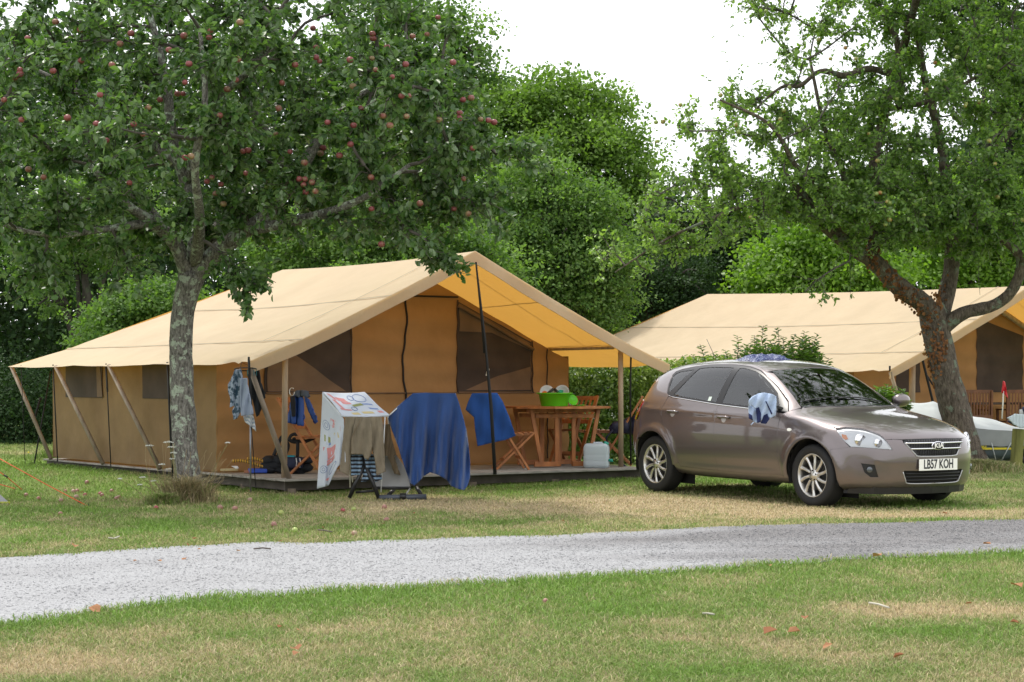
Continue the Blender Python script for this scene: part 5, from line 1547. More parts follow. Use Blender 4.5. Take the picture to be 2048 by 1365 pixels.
        pymesh('front_spoiler_lip', lipv, lipf, black, car, False, False)
        # doors
        belt = lambda a, b: [(x, z) for x, z in DLO if a - 1e-6 <= x <= b + 1e-6 and z < 1.12]
        fd = S([(-.482,.925),(-.497,.80),(-.502,.5),(-.478,.305),(-1.0,.292),(-1.52,.30),(-1.535,.6),(-1.538,.995),(-1.0,.96),(-.7,.944)])
        panel('front_door', fd, d, paint, off=.004, swell=True)
        rd = S([(-1.544,.995),(-1.541,.6),(-1.526,.30),(-1.9,.305),(-2.16,.315),(-2.20,.36),(-2.225,.46),(-2.28,.57),(-2.37,.68),(-2.46,.78),(-2.50,.86),(-2.505,.94),(-2.48,1.02),(-2.46,1.072),(-2.38,1.06),(-2.0,1.03)])
        panel('rear_door', rd, d, paint, off=.004, swell=True)
        # sill
        sl = S([(-.372,.279),(-.40,.279),(-.478,.299),(-1.0,.286),(-1.52,.294),(-1.9,.298),(-2.17,.307),(-2.20,.345),(-2.288,.335),(-2.28,.26),(-2.27,.22),(-1.5,.205),(-.5,.2),(-.38,.21)])
        panel('sill', sl, (0, s, -.2), paint, off=.003)
        # rear quarter and pillar
        rq = S([(-2.206,.345),(-2.232,.46),(-2.287,.57),(-2.377,.68),(-2.467,.78),(-2.507,.86),(-2.512,.94),(-2.487,1.02),(-2.47,1.08),(-2.54,1.115),(-2.59,1.20),(-2.63,1.31),(-2.61,1.352),(-2.52,1.378),(-2.3,1.41),(-2.0,1.432),(-1.6,1.432),(-1.35,1.412),(-1.15,1.368),(-1.0,1.302),(-.80,1.203),(-.56,1.055),(-.435,.952),(-.40,.97)])
        rq += Mx([ws_base[0] + Vector((-.02, 0, .01)), top(-.6, -.615), top(-.8, -.575), top(-1.0, -.53)])
        rq += Mx([p + Vector((0, -.004, -.003)) for p in roof_side])
        rq += S([(-2.92,1.22),(-3.0,1.06),(-3.06,.95),(-3.10,.86),(-3.0,.70),(-2.93,.60)]) + S(arc(RAx, AZ, RA, 128, 0, 18))
        panel('rear_quarter', rq, (0, s, .45), paint, off=.0035, swell=True)
        rb = S([(-3.10,.85),(-3.0,.69),(-2.94,.59)]) + S(arc(RAx, AZ, RA, 134, 190, 8)) + S([(-3.02,.25)]) + [rearp(s * .55, .31), rearp(0, .31), rearp(0, .84), rearp(s * .5, .84)]
        panel('rear_bumper', rb, (-1, s * .9, 0), paint, off=.004, swell=True)
        # tailgate half
        tg = [rearp(0, .85), rearp(s * .5, .85)] + S([(-3.11,.87),(-3.06,.96),(-3.0,1.07),(-2.92,1.23)]) + [rearp(s * .46, 1.31), rearp(0, 1.335), rearp(0, 1.31), rearp(s * .46, 1.275), rearp(s * .51, 1.05), rearp(0, 1.03)]
        panel('tailgate', tg, (-1, s * .3, .4), paint, off=.004)
        # tail lamp
        tl = S([(-3.02,1.03),(-2.93,1.0),(-2.98,.90),(-3.06,.80),(-3.13,.80)]) + [rearp(s * .62, .82), rearp(s * .60, .98)]
        panel('tail_light', tl, (-1, s * 1.2, .1), red_lens, off=.012)
        # side glass: three panes with black frames
        fg = [(-.60,1.0),(-.74,1.135),(-.9,1.23),(-1.05,1.305),(-1.2,1.358),(-1.42,1.395),(-1.475,1.392),(-1.50,1.02),(-1.0,.99)]
        rg = [(-1.60,1.027),(-1.575,1.395),(-2.0,1.398),(-2.24,1.378),(-2.35,1.10),(-2.38,1.09)]
        rg = [(-1.60,1.027),(-1.575,1.398),(-2.0,1.40),(-2.17,1.388),(-2.39,1.10),(-2.36,1.088)]
        qg = [(-2.50,1.12),(-2.26,1.375),(-2.52,1.348),(-2.578,1.325),(-2.595,1.30),(-2.55,1.19)]
        SD = (0, s, .3)
        for nm, g in (('front_side_window', fg), ('rear_side_window', rg), ('quarter_window', qg)):
            panel(nm, S(g), SD, side_glass, off=-.002, rim=0)
        panel('window_frame', S(DLO), SD, gloss_black, off=.002, holes=[S(fg), S(rg), S(qg)], rim=.01)
        strip = S([(x, z) for x, z in [(-.6,.945),(-.9,.962),(-1.2,.98),(-1.6,1.004),(-2.0,1.037),(-2.38,1.067),(-2.46,1.082)]])
        tube('chrome_strip', [p + Vector((0, s * .005, 0)) for p in strip], .006, chrome, car, 6, False)
        # handles
        for hx, hz in ((-1.385,.865),(-2.29,.905)):
            p = side(hx, hz, s); n = nrm(p)
            hp = [p + Vector((dx, 0, 0)) + n * o for dx, o in ((.085,.006),(.07,.032),(0,.040),(-.07,.032),(-.085,.006))]
            hd = tube('door_handle', smooth_pts(hp, 4), [.014] * 17, paint, car, 8, False)
            cup = [side(hx + .042 * math.cos(a), hz - .004 + .05 * math.sin(a), s) for a in np.linspace(0, 6.283, 17)[:-1]]
            cp = panel('handle_cup', cup, d, silver, off=.0055, rim=0)
        # side repeater
        p = side(-.31, .768, s); n = nrm(p)
        pr = [side(-.31 + .035 * math.cos(a), .768 + .016 * math.sin(a), s) for a in np.linspace(0, 6.283, 15)[:-1]]
        panel('side_indicator', pr, d, white, off=.009)
        # headlight
        hl_px = [(1672,860),(1691.6,856.8),(1710,857.5),(1727.5,860.2),(1745,864.8),(1760,871.2),(1774,884),(1785,899.6),(1765,898),(1740,895.8),(1701,893.6),(1687,881),(1677,868)]
        hl = Mx([pix(*q) for q in hl_px])
        hd_ = Vector((1, s * .75, .35))
        lamp = panel('headlight', hl, hd_, lens, off=.006, rim=0)
        bowl = panel('reflector', hl, hd_, mat('car_lamp_bowl', (.80,.81,.82), rough=.35, metal=.15), off=-.012, rim=0, parent=lamp)
        for (qx, qy, rr_) in ((1721, 880, .060), (1757, 886.5, .043)):
            c = Mx([pix(qx, qy)])[0]
            ax = Vector((.93, s * .3, .1)).normalized()
            n = nrm(c); c = c - n * .004
            v, f = tube_arrays([c - ax * .012, c + ax * .004, c + ax * .006, c - ax * .004], [rr_, rr_, rr_ * .84, rr_ * .82], 28, cap=False)
            rg_ = pymesh('lamp_ring', v, f, chrome, lamp, False, True)
            sp = bmesh.new(); bmesh.ops.create_uvsphere(sp, u_segments=20, v_segments=12, radius=rr_ * .78)
            bmesh.ops.transform(sp, matrix=Matrix.Translation(c - ax * .016) @ ax.to_track_quat('Z', 'Y').to_matrix().to_4x4() @ Matrix.Diagonal((1, 1, .28, 1)), verts=sp.verts)
            from_bm('projector', sp, mat('car_projector', (.35,.37,.42), rough=.08, metal=.9), lamp, False, True)
        ind = Mx([pix(*q) for q in [(1683,868),(1692,870),(1696,878),(1690,880),(1684,875)]])
        panel('indicator', ind, hd_, orange_lens, off=-.004, rim=0, parent=lamp)
        # mirror
        mb = bmesh.new(); bmesh.ops.create_uvsphere(mb, u_segments=20, v_segments=14, radius=1)
        for v in mb.verts:
            v.co.x = v.co.x * (.085 if v.co.x > 0 else .045); v.co.y *= .11; v.co.z *= .075 * (1 - .1 * v.co.y)
        bmesh.ops.transform(mb, matrix=Matrix.Translation((-.63, s * .955, 1.055)), verts=mb.verts)
        wm = from_bm('wing_mirror', mb, paint, car, False, True)
        bar('mirror_arm', (-.56, s * .78, .975), (-.62, s * .90, 1.02), .05, .03, black, wm, world=False)
        gl = bmesh.new(); bmesh.ops.create_circle(gl, cap_ends=True, radius=1, segments=24)
        bmesh.ops.transform(gl, matrix=Matrix.Translation((-.678, s * .955, 1.055)) @ Matrix.Rotation(R(-90), 4, 'Y') @ Matrix.Diagonal((.060, .094, 1, 1)), verts=gl.verts)
        from_bm('mirror_glass', gl, chrome, wm, False, False)

    # ---------------- grille
    GO = [(.0,.53),(.255,.535),(.292,.56),(.39,.665),(.388,.688),(.35,.697),(0,.70)]
    gp = [front(-y, z) for y, z in GO] + [front(y, z) for y, z in GO[::-1]][1:-1]
    gr = panel('grille', gp, (1, 0, 0), black, off=-.004, rim=0)
    for k in range(26):      # slanted ribs
        y0 = -.40 + k * .031
        pts = []
        for t in np.linspace(0, 1, 6):
            z = .538 + t * .155; y = y0 + t * .05 - .02
            lim = .255 + (.39 - .255) * max(0, min(1, (z - .545) / .11)) - .01
            if abs(y) < lim: pts.append(front(y, z) + Vector((.004, 0, 0)))
        if len(pts) > 1: tube('grille_rib', pts, .0045, gloss_black, gr, 4, False)
    for z0, yw in ((.662, .385), (.606, .335)):
        pts = [front(y, z0) + Vector((.010, 0, 0)) for y in np.linspace(-yw, yw, 25)]
        tube('chrome_bar', pts, [.0085] * 25, chrome, gr, 8, False)
    edge = [front(y, z) + Vector((.004, 0, 0)) for y, z in [(-.39,.665),(-.292,.558),(-.255,.533),(-.1,.528),(.1,.528),(.255,.533),(.292,.558),(.39,.665)]]
    tube('grille_surround', smooth_pts(edge, 4), .007, silver, gr, 6, False)
    bx = front(0, .634).x + .012
    bb = bmesh.new(); bmesh.ops.create_uvsphere(bb, u_segments=32, v_segments=12, radius=1)
    bmesh.ops.transform(bb, matrix=Matrix.Translation((bx, 0, .634)) @ Matrix.Diagonal((.012, .086, .044, 1)), verts=bb.verts)
    bd = from_bm('badge', bb, chrome, car, False, True)
    bb = bmesh.new(); bmesh.ops.create_uvsphere(bb, u_segments=32, v_segments=12, radius=1)
    bmesh.ops.transform(bb, matrix=Matrix.Translation((bx + .005, 0, .634)) @ Matrix.Diagonal((.010, .078, .0375, 1)), verts=bb.verts)
    from_bm('badge_field', bb, mat('car_badge_field', (.02,.02,.025), rough=.5), bd, False, True)
    MF = lambda x, y, z: Matrix.Translation((x, y, z)) @ Matrix.Rotation(R(90), 4, 'Z') @ Matrix.Rotation(R(90), 4, 'X')
    text_mesh('lettering', 'KIA', .066, white, bd, MF(bx + .0165, 0, .634), xs=1.2, offset=.0012)
    # ---------------- number plate
    px_ = front(0, .445).x + .012
    pl = bmesh.new(); bm_box(pl, (px_, 0, .447), (.008, .52, .113), None, .002)
    plo = from_bm('number_plate', pl, white, car, False, False)
    text_mesh('lettering', 'LB57 KOH', .128, ink, plo, MF(px_ + .0055, 0, .449), xs=.70, offset=.0022)
    # plate plinth
    # ---------------- lower intake
    inp = [front(-y, z) for y, z in [(0,.262),(.335,.265),(.368,.30),(.405,.378),(.39,.392),(0,.392)]]
    inp += [front(y, z) for y, z in [(.39,.392),(.405,.378),(.368,.30),(.335,.265)]]
    it = panel('lower_intake', inp, (1, 0, 0), under, off=-.02, rim=0)
    for z0 in (.295, .328, .360):
        tube('intake_slat', [front(y, z0) + Vector((-.004, 0, 0)) for y in np.linspace(-.37, .37, 17)], .006, black, it, 6, False)
    edge = [front(y, z) + Vector((.003, 0, 0)) for y, z in [(-.405,.378),(-.368,.30),(-.335,.264),(-.15,.258),(.15,.258),(.335,.264),(.368,.30),(.405,.378)]]
    tube('intake_surround', smooth_pts(edge, 4), .006, silver, it, 6, False)
    # ---------------- wheels
    def wheel(cx, cy, s, steer=0.0):
        W = thing('wheel', None, None); W.parent = car
        W.location = (cx, cy, .316); W.rotation_euler = (0, 0, steer + (0 if s < 0 else math.pi))
        def lathe(prof, seg=48):
            V = []; Fc = []; n = len(prof)
            for k in range(seg):
                a = 2 * math.pi * k / seg
                for (y, r) in prof: V.append((r * math.cos(a), y, r * math.sin(a)))
            for k in range(seg):
                k2 = (k + 1) % seg
                for i in range(n - 1): Fc.append((k * n + i, k * n + i + 1, k2 * n + i + 1, k2 * n + i))
            return V, Fc
        # outer face at y = 0 (towards -y is outside)
        tp = [(.02,.215),(.004,.222),(-.008,.245),(-.010,.275),(-.002,.300),(.02,.313),(.05,.316),(.11,.317),(.165,.316),(.19,.312),(.21,.296),(.212,.25),(.2,.215)]
        v, f = lathe(tp); pymesh('tyre', v, f, tyre_m, W, False, True)
        # tread grooves as raised blocks are too fine; sidewall ring gives the edge
        rp = [(.022,.222),(.010,.224),(.004,.218),(.012,.208),(.06,.202),(.19,.2),(.2,.21)]
        v, f = lathe(rp); rim = pymesh('rim', v, f, alloy, W, False, True)
        v, f = lathe([(.10,.0),(.10,.15),(.095,.155)], 32); pymesh('brake_disc', v, f, mat('car_brake', (.12,.12,.12), rough=.4, metal=.8), W, False, True)
        v, f = lathe([(.14,.0),(.14,.205)], 32); pymesh('wheel_back', v, f, under, W, False, True)
        parts = []
        for k in range(10):
            a = 2 * math.pi * k / 10 + .16
            def pt(r, da, y): return (r * math.cos(a + da), y, r * math.sin(a + da))
            secs = [(.045, .30, .018), (.09, .17, .016), (.14, .115, .018), (.18, .10, .022), (.213, .125, .016)]
            V = []; tw = [0, .02, .06, .11, .15]
            for (r, w, y), t in zip(secs, tw):
                V += [pt(r, t - w, y + .008), pt(r, t, y), pt(r, t + w, y + .008), pt(r, t + w * .8, y + .035), pt(r, t - w * .8, y + .035)]
            Fc = []
            for i in range(4):
                for q in range(5):
                    Fc.append((i * 5 + q, i * 5 + (q + 1) % 5, (i + 1) * 5 + (q + 1) % 5, (i + 1) * 5 + q))
            pymesh('spoke', V, Fc, alloy, W, False, True)
        v, f = lathe([(.008,.0),(.008,.030),(.014,.034),(.014,.055),(.05,.066)], 32); hub = pymesh('hub', v, f, alloy, W, False, True)
        for k in range(5):
            a = 2 * math.pi * k / 5 + .3
            tube('wheel_nut', [(.05 * math.cos(a), .014, .05 * math.sin(a)), (.05 * math.cos(a), .006, .05 * math.sin(a))], .008, under, W, 6, False)
        return W
    wheel(0, -.868, -1); wheel(0, .868, 1); wheel(-2.65, -.868, -1); wheel(-2.65, .868, 1)
    # arch liners
    for ax in (FA, RAx):
        for s in (-1, 1):
            V = []; Fc = []
            n = 24
            for i in range(n + 1):
                a = R(-15 + 210 * i / n)
                for y in (.89, .60):
                    rr_ = RA + .008
                    V.append((ax + rr_ * math.cos(a), s * (y - (.03 if y > .8 else 0)), AZ + rr_ * math.sin(a)))
            for i in range(n): Fc.append((2 * i, 2 * i + 1, 2 * i + 3, 2 * i + 2))
            k = len(V); V += [(ax - .4, s * .60, .1), (ax + .4, s * .60, .1), (ax + .4, s * .60, .72), (ax - .4, s * .60, .72)]
            Fc.append((k, k + 1, k + 2, k + 3))
            pymesh('wheel_arch_liner', V, Fc, under, car, False, False)
    # ---------------- interior
    bm = bmesh.new(); bm_box(bm, (-1.6, 0, .36), (2.6, 1.55, .05)); bm_box(bm, (-.55, 0, .80), (.5, 1.42, .26), Matrix.Rotation(R(6), 4, 'Y'), .05)
    for s in (-1, 1): bm_box(bm, (-1.5, s * .80, .65), (2.3, .03, .55))
    bm_box(bm, (-3.0, 0, .62), (.05, 1.3, .7)); bm_box(bm, (-2.75, 0, .98), (.5, 1.2, .02))
    from_bm('cabin_lining', bm, trim_m, car, False, False)
    def seat(cx, cy):
        bm = bmesh.new()
        bm_box(bm, (cx, cy, .56), (.50, .50, .16), Matrix.Rotation(R(-8), 4, 'Y'), .05)
        bm_box(bm, (cx - .30, cy, .88), (.14, .48, .62), Matrix.Rotation(R(-14), 4, 'Y'), .05)
        so = from_bm('seat', bm, seat_m, car, False, True)
        bm = bmesh.new(); bm_box(bm, (cx - .385, cy, 1.20), (.09, .26, .15), Matrix.Rotation(R(-10), 4, 'Y'), .035)
        from_bm('headrest', bm, seat_m, so, False, True)
    seat(-1.25, -.37); seat(-1.25, .37); seat(-2.1, -.37); seat(-2.1, .37); seat(-2.1, 0)
    sw = []
    for k in range(25):
        a = 2 * math.pi * k / 24
        sw.append(Vector((-.80 + .08 * math.sin(a), -.37 + .185 * math.cos(a), .93 + .165 * math.sin(a))))
    tube('steering_wheel', sw, .015, trim_m, car, 8, False)
    bm = bmesh.new(); bm_box(bm, (-.90, 0, 1.285), (.03, .24, .06), None, .012)
    from_bm('rear_view_mirror', bm, trim_m, car, False, True)
    # tax disc and sticker on the inside of the screen, wipers
    p = top(-.86, .10); n = nrm(p)
    bm = bmesh.new(); bm_box(bm, p - n * .02, (.05, .08, .002), n.to_track_quat('Z', 'Y').to_matrix().to_4x4())
    from_bm('windscreen_sticker', bm, mat('sticker', (.75,.72,.35), rough=.5), car, False, False)
    p = side(-1.72, 1.06); n = nrm(p)
    bm = bmesh.new(); bm_box(bm, p + n * .002, (.05, .05, .001), n.to_track_quat('Z', 'X').to_matrix().to_4x4())
    from_bm('window_sticker', bm, mat('sticker_pale', (.6,.68,.62), rough=.5), car, False, False)
    for a, b in (((-.30, .35), (-.33, -.22)), ((-.33, -.14), (-.44, -.60))):
        pa, pb = top(*a), top(*b)
        m = [top(a[0] + (b[0] - a[0]) * t, a[1] + (b[1] - a[1]) * t) for t in np.linspace(0, 1, 8)]
        tube('wiper', [q + nrm(q) * .014 for q in m], .007, black, car, 6, False)
    pa = top(-2.62, 0); tube('roof_aerial', [pa, pa + Vector((-.20, 0, .27))], .003, black, car, 6, False)
    # black moulding of the cowl
    cw = [top(-.36, -.66), top(-.29, -.5), top(-.225, -.3), top(-.195, 0)]
    cw = cw + mir(cw[:-1])[::-1]
    tube('cowl_trim', [q + nrm(q) * .0 for q in cw], .012, black, car, 6, False)
    global CAR_BVH, CAR_MW, CAR_TOP, CAR_NRM
    CAR_MW, CAR_TOP, CAR_NRM = MW, top, nrm
    return car
CAR = build_car()
# ============================================================ things on and around the deck
DZ = .182 * S1           # top of the deck boards
def DP(px, py, z=DZ): return GP(px, py, z)
BLUE = mat('royal_blue_cloth', (.010, .065, .27), rough=.9, var=.10, vscale=3, sheen=.15, bump=.12, bscale=160)
NAVYB = mat('blue_velour_cloth', (.014, .050, .175), rough=.9, var=.14, vscale=3, sheen=.25, bump=.15, bscale=120)

def cloth(name, poly, Yf, m, parent=None, grid=7.0, off=0.0, thick=.004, label=None, cat=None, group=None, smoothp=True):
    """cloth hanging in a vertical sheet: the outline is given where it is seen, Yf(px, py) is its real distance with folds"""
    n = len(poly); v2 = []
    for i in range(n):
        a, b = Vector(poly[i]), Vector(poly[(i + 1) % n]); k = max(1, int((b - a).length / grid))
        for q in range(k): v2.append(a + (b - a) * q / k)
    nb = len(v2); P2 = [tuple(v) for v in v2]
    def ins(pt):
        x, y = pt; r = False; j = nb - 1
        for i in range(nb):
            xi, yi = P2[i]; xj, yj = P2[j]
            if (yi > y) != (yj > y) and x < (xj - xi) * (y - yi) / (yj - yi) + xi: r = not r
            j = i
        return r
    B_ = np.array(P2); ed = [(i, (i + 1) % nb) for i in range(nb)]
    g = grid * .7
    for x in np.arange(B_[:, 0].min(), B_[:, 0].max(), g):
        for y in np.arange(B_[:, 1].min(), B_[:, 1].max(), g):
            if ins((x, y)) and np.min(np.hypot(B_[:, 0] - x, B_[:, 1] - y)) > g * .45: v2.append(Vector((x, y)))
    r = delaunay_2d_cdt(v2, ed, [], 0, 1e-4)
    fc = [tuple(f) for f in r[2] if ins((sum(r[0][i][0] for i in f) / 3, sum(r[0][i][1] for i in f) / 3))]
    V = [P(q[0], q[1], Yf(q[0], q[1]) - off) for q in r[0]]
    o = pymesh(name, V, fc, m, parent)
    if thick:
        md = o.modifiers.new('thickness', 'SOLIDIFY'); md.thickness = thick; md.offset = 0
    if label: tag(o, label, cat, group)
    return o

def chair_parts(root, m, fabric=None):
    """folding wooden chair, facing +X"""
    for s in (-1, 1):
        y = s * .21
        bar('back_leg', (-.30, y, .90), (.26, y, 0.0), .028, .045, m, root, up=(0, 1, 0), world=False)
        bar('front_leg', (.33, y - s * .035, .46), (-.15, y - s * .035, 0.0), .028, .045, m, root, up=(0, 1, 0), world=False)
    for k in range(6):
        x = -.06 + k * .070
        bar('seat_slat', (x, -.20, .440 + .004 * k), (x, .20, .440 + .004 * k), .050, .016, m, root, world=False)
    bar('seat_rail', (-.08, -.165, .425), (.32, -.165, .445), .022, .03, m, root, world=False)
    bar('seat_rail', (-.08, .165, .425), (.32, .165, .445), .022, .03, m, root, world=False)
    def onback(z): return -.30 + (.90 - z) * .56 / .90
    for z in (.87, .56): bar('back_rail', (onback(z) , -.20, z), (onback(z), .20, z), .022, .055, m, root, world=False)
    for k in range(5):
        y = -.13 + k * .065
        bar('back_slat', (onback(.86), y, .86), (onback(.57), y, .57), .032, .012, m, root, up=(1, 0, 0), world=False)
    bar('stretcher', (.16, -.20, .15), (.16, .20, .15), .022, .035, m, root, world=False)
    bar('stretcher', (-.04, -.18, .12), (-.04, .18, .12), .022, .035, m, root, world=False)

def build_furniture():
    g = 'folding wooden chairs on the nearer deck'
    # table
    T = TENT1
    def onk(px, a): return T(a, T.solve_b(a, px), .182)
    c = onk(1113, .80)
    t = thing('folding_table', 'octagonal hardwood folding table carrying the green basin', 'table', tuple(c), R(20))
    zt = .775
    v = []; n = 8; R_ = .645
    for k in range(9):       # planked octagonal top: one board per strip
        y0 = -R_ + k * 2 * R_ / 9 + .003; y1 = y0 + 2 * R_ / 9 - .006
        def half(y):
            y = abs(y); q = R_ * math.tan(R(22.5))
            return R_ if y <= q else R_ - (y - q)
        bm = bmesh.new(); pts = []
        ys = sorted({y0, y1} | {q for q in (-R_ * math.tan(R(22.5)), R_ * math.tan(R(22.5))) if y0 < q < y1})
        ring = [(half(y), y) for y in ys] + [(-half(y), y) for y in ys[::-1]]
        lo = [bm.verts.new((x, y, zt - .026)) for x, y in ring]; hi = [bm.verts.new((x, y, zt)) for x, y in ring]
        bm.faces.new(hi); bm.faces.new(lo[::-1])
        for i in range(len(ring)): bm.faces.new((lo[i], lo[(i + 1) % len(ring)], hi[(i + 1) % len(ring)], hi[i]))
        bmesh.ops.recalc_face_normals(bm, faces=bm.faces)
        from_bm('table_board', bm, TEAK_M, t, False)
    for s in (-1, 1):
        bar('top_rail', (-.5, s * .25, zt - .05), (.5, s * .25, zt - .05), .03, .05, TEAK_M, t, world=False)
        for q in (-1, 1):
            bar('leg', (q * .46, s * .30, zt - .03), (q * .32, s * .30, .03), .05, .03, TEAK_M, t, up=(0, 1, 0), world=False)
        bar('leg', (-.10, s * .27, zt - .03), (-.10, s * .27, .02), .06, .03, TEAK_M, t, up=(0, 1, 0), world=False)
        bar('leg', (.14, s * .24, zt - .03), (.14, s * .24, .02), .05, .03, TEAK_M, t, up=(0, 1, 0), world=False)
        bar('foot_rail', (-.42, s * .30, .045), (-.06, s * .30, .045), .04, .06, TEAK_M, t, world=False)
        bar('foot_rail', (.42, s * .30, .045), (.10, s * .30, .045), .04, .06, TEAK_M, t, world=False)
        bar('cross_rail', (-.40, s * .29, zt - .12), (.40, s * .29, zt - .12), .025, .05, TEAK_M, t, world=False)
    # chairs
    spots = [('folding_chair', 'folding chair with the royal blue towel hung over its back', onk(1012, .52), R(8)),
             ('folding_chair', 'folding chair standing behind the octagonal table against the tent wall', onk(1146, 1.40), R(-120)),
             ('folding_chair', 'folding chair nearest the rear of the car with dark straps hanging from it', onk(1240, .62), R(176)),
             ('folding_chair', 'folding chair on the left of the deck with the blue jacket over its back', onk(614, .95), R(-12))]
    first = None
    for i, (nm, lab, loc, rz) in enumerate(spots):
        if first is None:
            first = thing(nm, lab, 'chair', tuple(loc), rz, g); chair_parts(first, TEAK_M); o = first
        else:
            o = copy_tree(first); o.location = loc; o.rotation_euler = (0, 0, rz); o['label'] = lab
    # blue towel
    Yt = onk(1000, .55).y
    def yf(x, y):
        return Yt - .34 + .08 * (y - 787) / 100 + .012 * math.sin(x * .28 + y * .02) * min(1, (y - 780) / 40) + .01 * math.sin(x * .11 - y * .09)
    tw = cloth('towel', [(944,787),(994,786),(1005,802),(1020,838),(1031,872),(1012,880),(985,886),(955,893),(950,860),(948,835),(931,820),(936,804)], yf, BLUE, label='royal blue towel hung over a wooden chair beside the black strap', cat='towel')
    cloth('towel_fold', [(946,787),(993,786),(998,800),(1008,850),(958,860),(940,812)], lambda x, y: Yt + .10 + .05 * (y - 787) / 60, BLUE, tw)
    # basin with washing up
    bc = P(1109, 800, c.y); bz = DZ + zt
    bas = thing('wash_basin', 'lime green plastic basin of washing-up standing on the octagonal table', 'basin', (bc.x, c.y, bz))
    lime = mat('lime_plastic', (.13, .62, .02), rough=.4, trans=.15, tcol=(.3, .9, .05))
    V = []; Fc = []; prof_ = [(0, 0), (.165, 0), (.172, .01), (.205, .155), (.232, .160), (.236, .168), (.230, .174), (.203, .168), (.165, .02), (0, .012)]
    n = 40
    for k in range(n):
        a = 6.28318 * k / n
        for r, z in prof_: V.append((r * math.cos(a), r * math.sin(a), z))
    m_ = len(prof_)
    for k in range(n):
        for i in range(m_ - 1): Fc.append((k * m_ + i, ((k + 1) % n) * m_ + i, ((k + 1) % n) * m_ + i + 1, k * m_ + i + 1))
    pymesh('bowl', V, Fc, lime, bas, False)
    def disc(name, cen, r, axis, m, label, cat, depth=.02, group=None):
        V = []; Fc = []; pr = [(0, 0), (r * .6, 0), (r * .8, depth * .5), (r, depth), (r, depth + .004), (r * .78, depth * .5 + .006), (r * .58, .006), (0, .006)]
        M = Matrix.Translation(cen) @ Vector(axis).to_track_quat('Z', 'Y').to_matrix().to_4x4()
        for k in range(28):
            a = 6.28318 * k / 28
            for q, z in pr: V.append(M @ Vector((q * math.cos(a), q * math.sin(a), z)))
        for k in range(28):
            for i in range(7): Fc.append((k * 8 + i, ((k + 1) % 28) * 8 + i, ((k + 1) % 28) * 8 + i + 1, k * 8 + i + 1))
        o = pymesh(name, V, Fc, m); tag(o, label, cat, group); return o
    gl = mat('clear_plastic', (.62, .65, .66), rough=.1, trans=.3, tcol=(.8, .85, .85))
    disc('plate', (bc.x - .10, c.y - .05, bz + .175), .095, (.15, -1, .35), gl, 'clear round plate leaning in the left of the green basin', 'plate')
    disc('bowl', (bc.x + .10, c.y - .03, bz + .17), .09, (-.1, -1, .5), gl, 'clear bowl leaning in the right of the green basin', 'bowl', .05)
    blk = mat('black_plastic', (.012, .012, .012), rough=.35)
    for dx, tilt, lab in ((-.075, -.05, 'black handled utensil leaning in the left of the green basin'), (.05, .05, 'black handled utensil between the two clear dishes in the basin')):
        o = tube('utensil', [(bc.x + dx + tilt * -1.2, c.y - .10, bz + .225), (bc.x + dx + .4 * tilt, c.y - .09, bz + .16), (bc.x + dx + tilt, c.y - .06, bz + .08)], [.018, .016, .008], blk); tag(o, lab, 'utensil')
    o = disc('cup', (bc.x - .13, c.y - .10, bz + .15), .035, (0, -1, .6), mat('orange_plastic', (.7, .15, .02), rough=.4), 'small orange cup among the dishes in the green basin', 'cup', .03)
    o = disc('cup', (bc.x + .075, c.y - .10, bz + .165), .04, (0, -.4, 1), mat('teal_plastic', (.02, .35, .22), rough=.4), 'small teal cup among the dishes in the green basin', 'cup', .03)
    o = disc('saucer', (bc.x + .225, c.y + .02, bz + .075), .075, (.5, -1, .5), lime, 'lime green plate leaning against the right side of the basin', 'plate')
    o = disc('saucer', (bc.x + .31, c.y - .02, bz + .004), .09, (0, 0, 1), lime, 'lime green plate lying flat on the table right of the basin', 'plate', .01)
    # water container
    j = onk(1193, .12)
    jr = thing('water_container', 'white translucent water container standing at the deck edge', 'water container', tuple(j), R(-8))
    jm = mat('milky_plastic', (.62, .68, .72), rough=.4, trans=.35, tcol=(.75, .82, .86))
    bm = bmesh.new(); bm_box(bm, (0, 0, .155), (.315, .24, .31), None, .035)
    bmesh.ops.subdivide_edges(bm, edges=[e for e in bm.edges if abs((e.verts[0].co - e.verts[1].co).z) > .15], cuts=18, use_grid_fill=True)
    for v in bm.verts:
        k = 1 - .012 * (1 if (.08 < v.co.z < .10 or .16 < v.co.z < .18) else 0); v.co.x *= k; v.co.y *= k
        if v.co.z > .27: v.co.x *= .96
    from_bm('tank', bm, jm, jr, False, True)
    bm = bmesh.new(); bm_box(bm, (.02, -.005, .315), (.12, .035, .03), None, .008); from_bm('handle', bm, jm, jr, False, True)
    teal = mat('teal_cap', (.02, .30, .22), rough=.4)
    tube('cap', [(.115, -.03, .29), (.135, -.03, .33)], .032, teal, jr, 14, False)
    tube('tap', [(.16, -.05, .10), (.20, -.06, .10), (.20, -.06, .08)], .018, teal, jr, 10, False)
    # dark bag with straps on the right hand chair
    y3 = onk(1240, .62).y
    navy = mat('dark_navy_nylon', (.012, .012, .035), rough=.6, bump=.3, bscale=30)
    bag = cloth('bag', [(1228,846),(1262,836),(1282,825),(1284,852),(1278,872),(1262,868),(1240,866),(1226,868),(1218,856)], lambda x, y: y3 - .20 + .02 * math.sin(x * .3) + .015 * math.sin(y * .3), navy, thick=.06, label='dark navy bag lying on the chair nearest the car', cat='bag')
    tube('strap', [P(1236, 862, y3 - .26), P(1243, 880, y3 - .28), P(1240, 905, y3 - .28), P(1243, 928, y3 - .28), P(1252, 934, y3 - .28)], .014, navy, bag, 6)
    tube('strap', [P(1226, 860, y3 - .26), P(1212, 876, y3 - .26), P(1216, 888, y3 - .26)], .012, navy, bag, 6)
build_furniture()

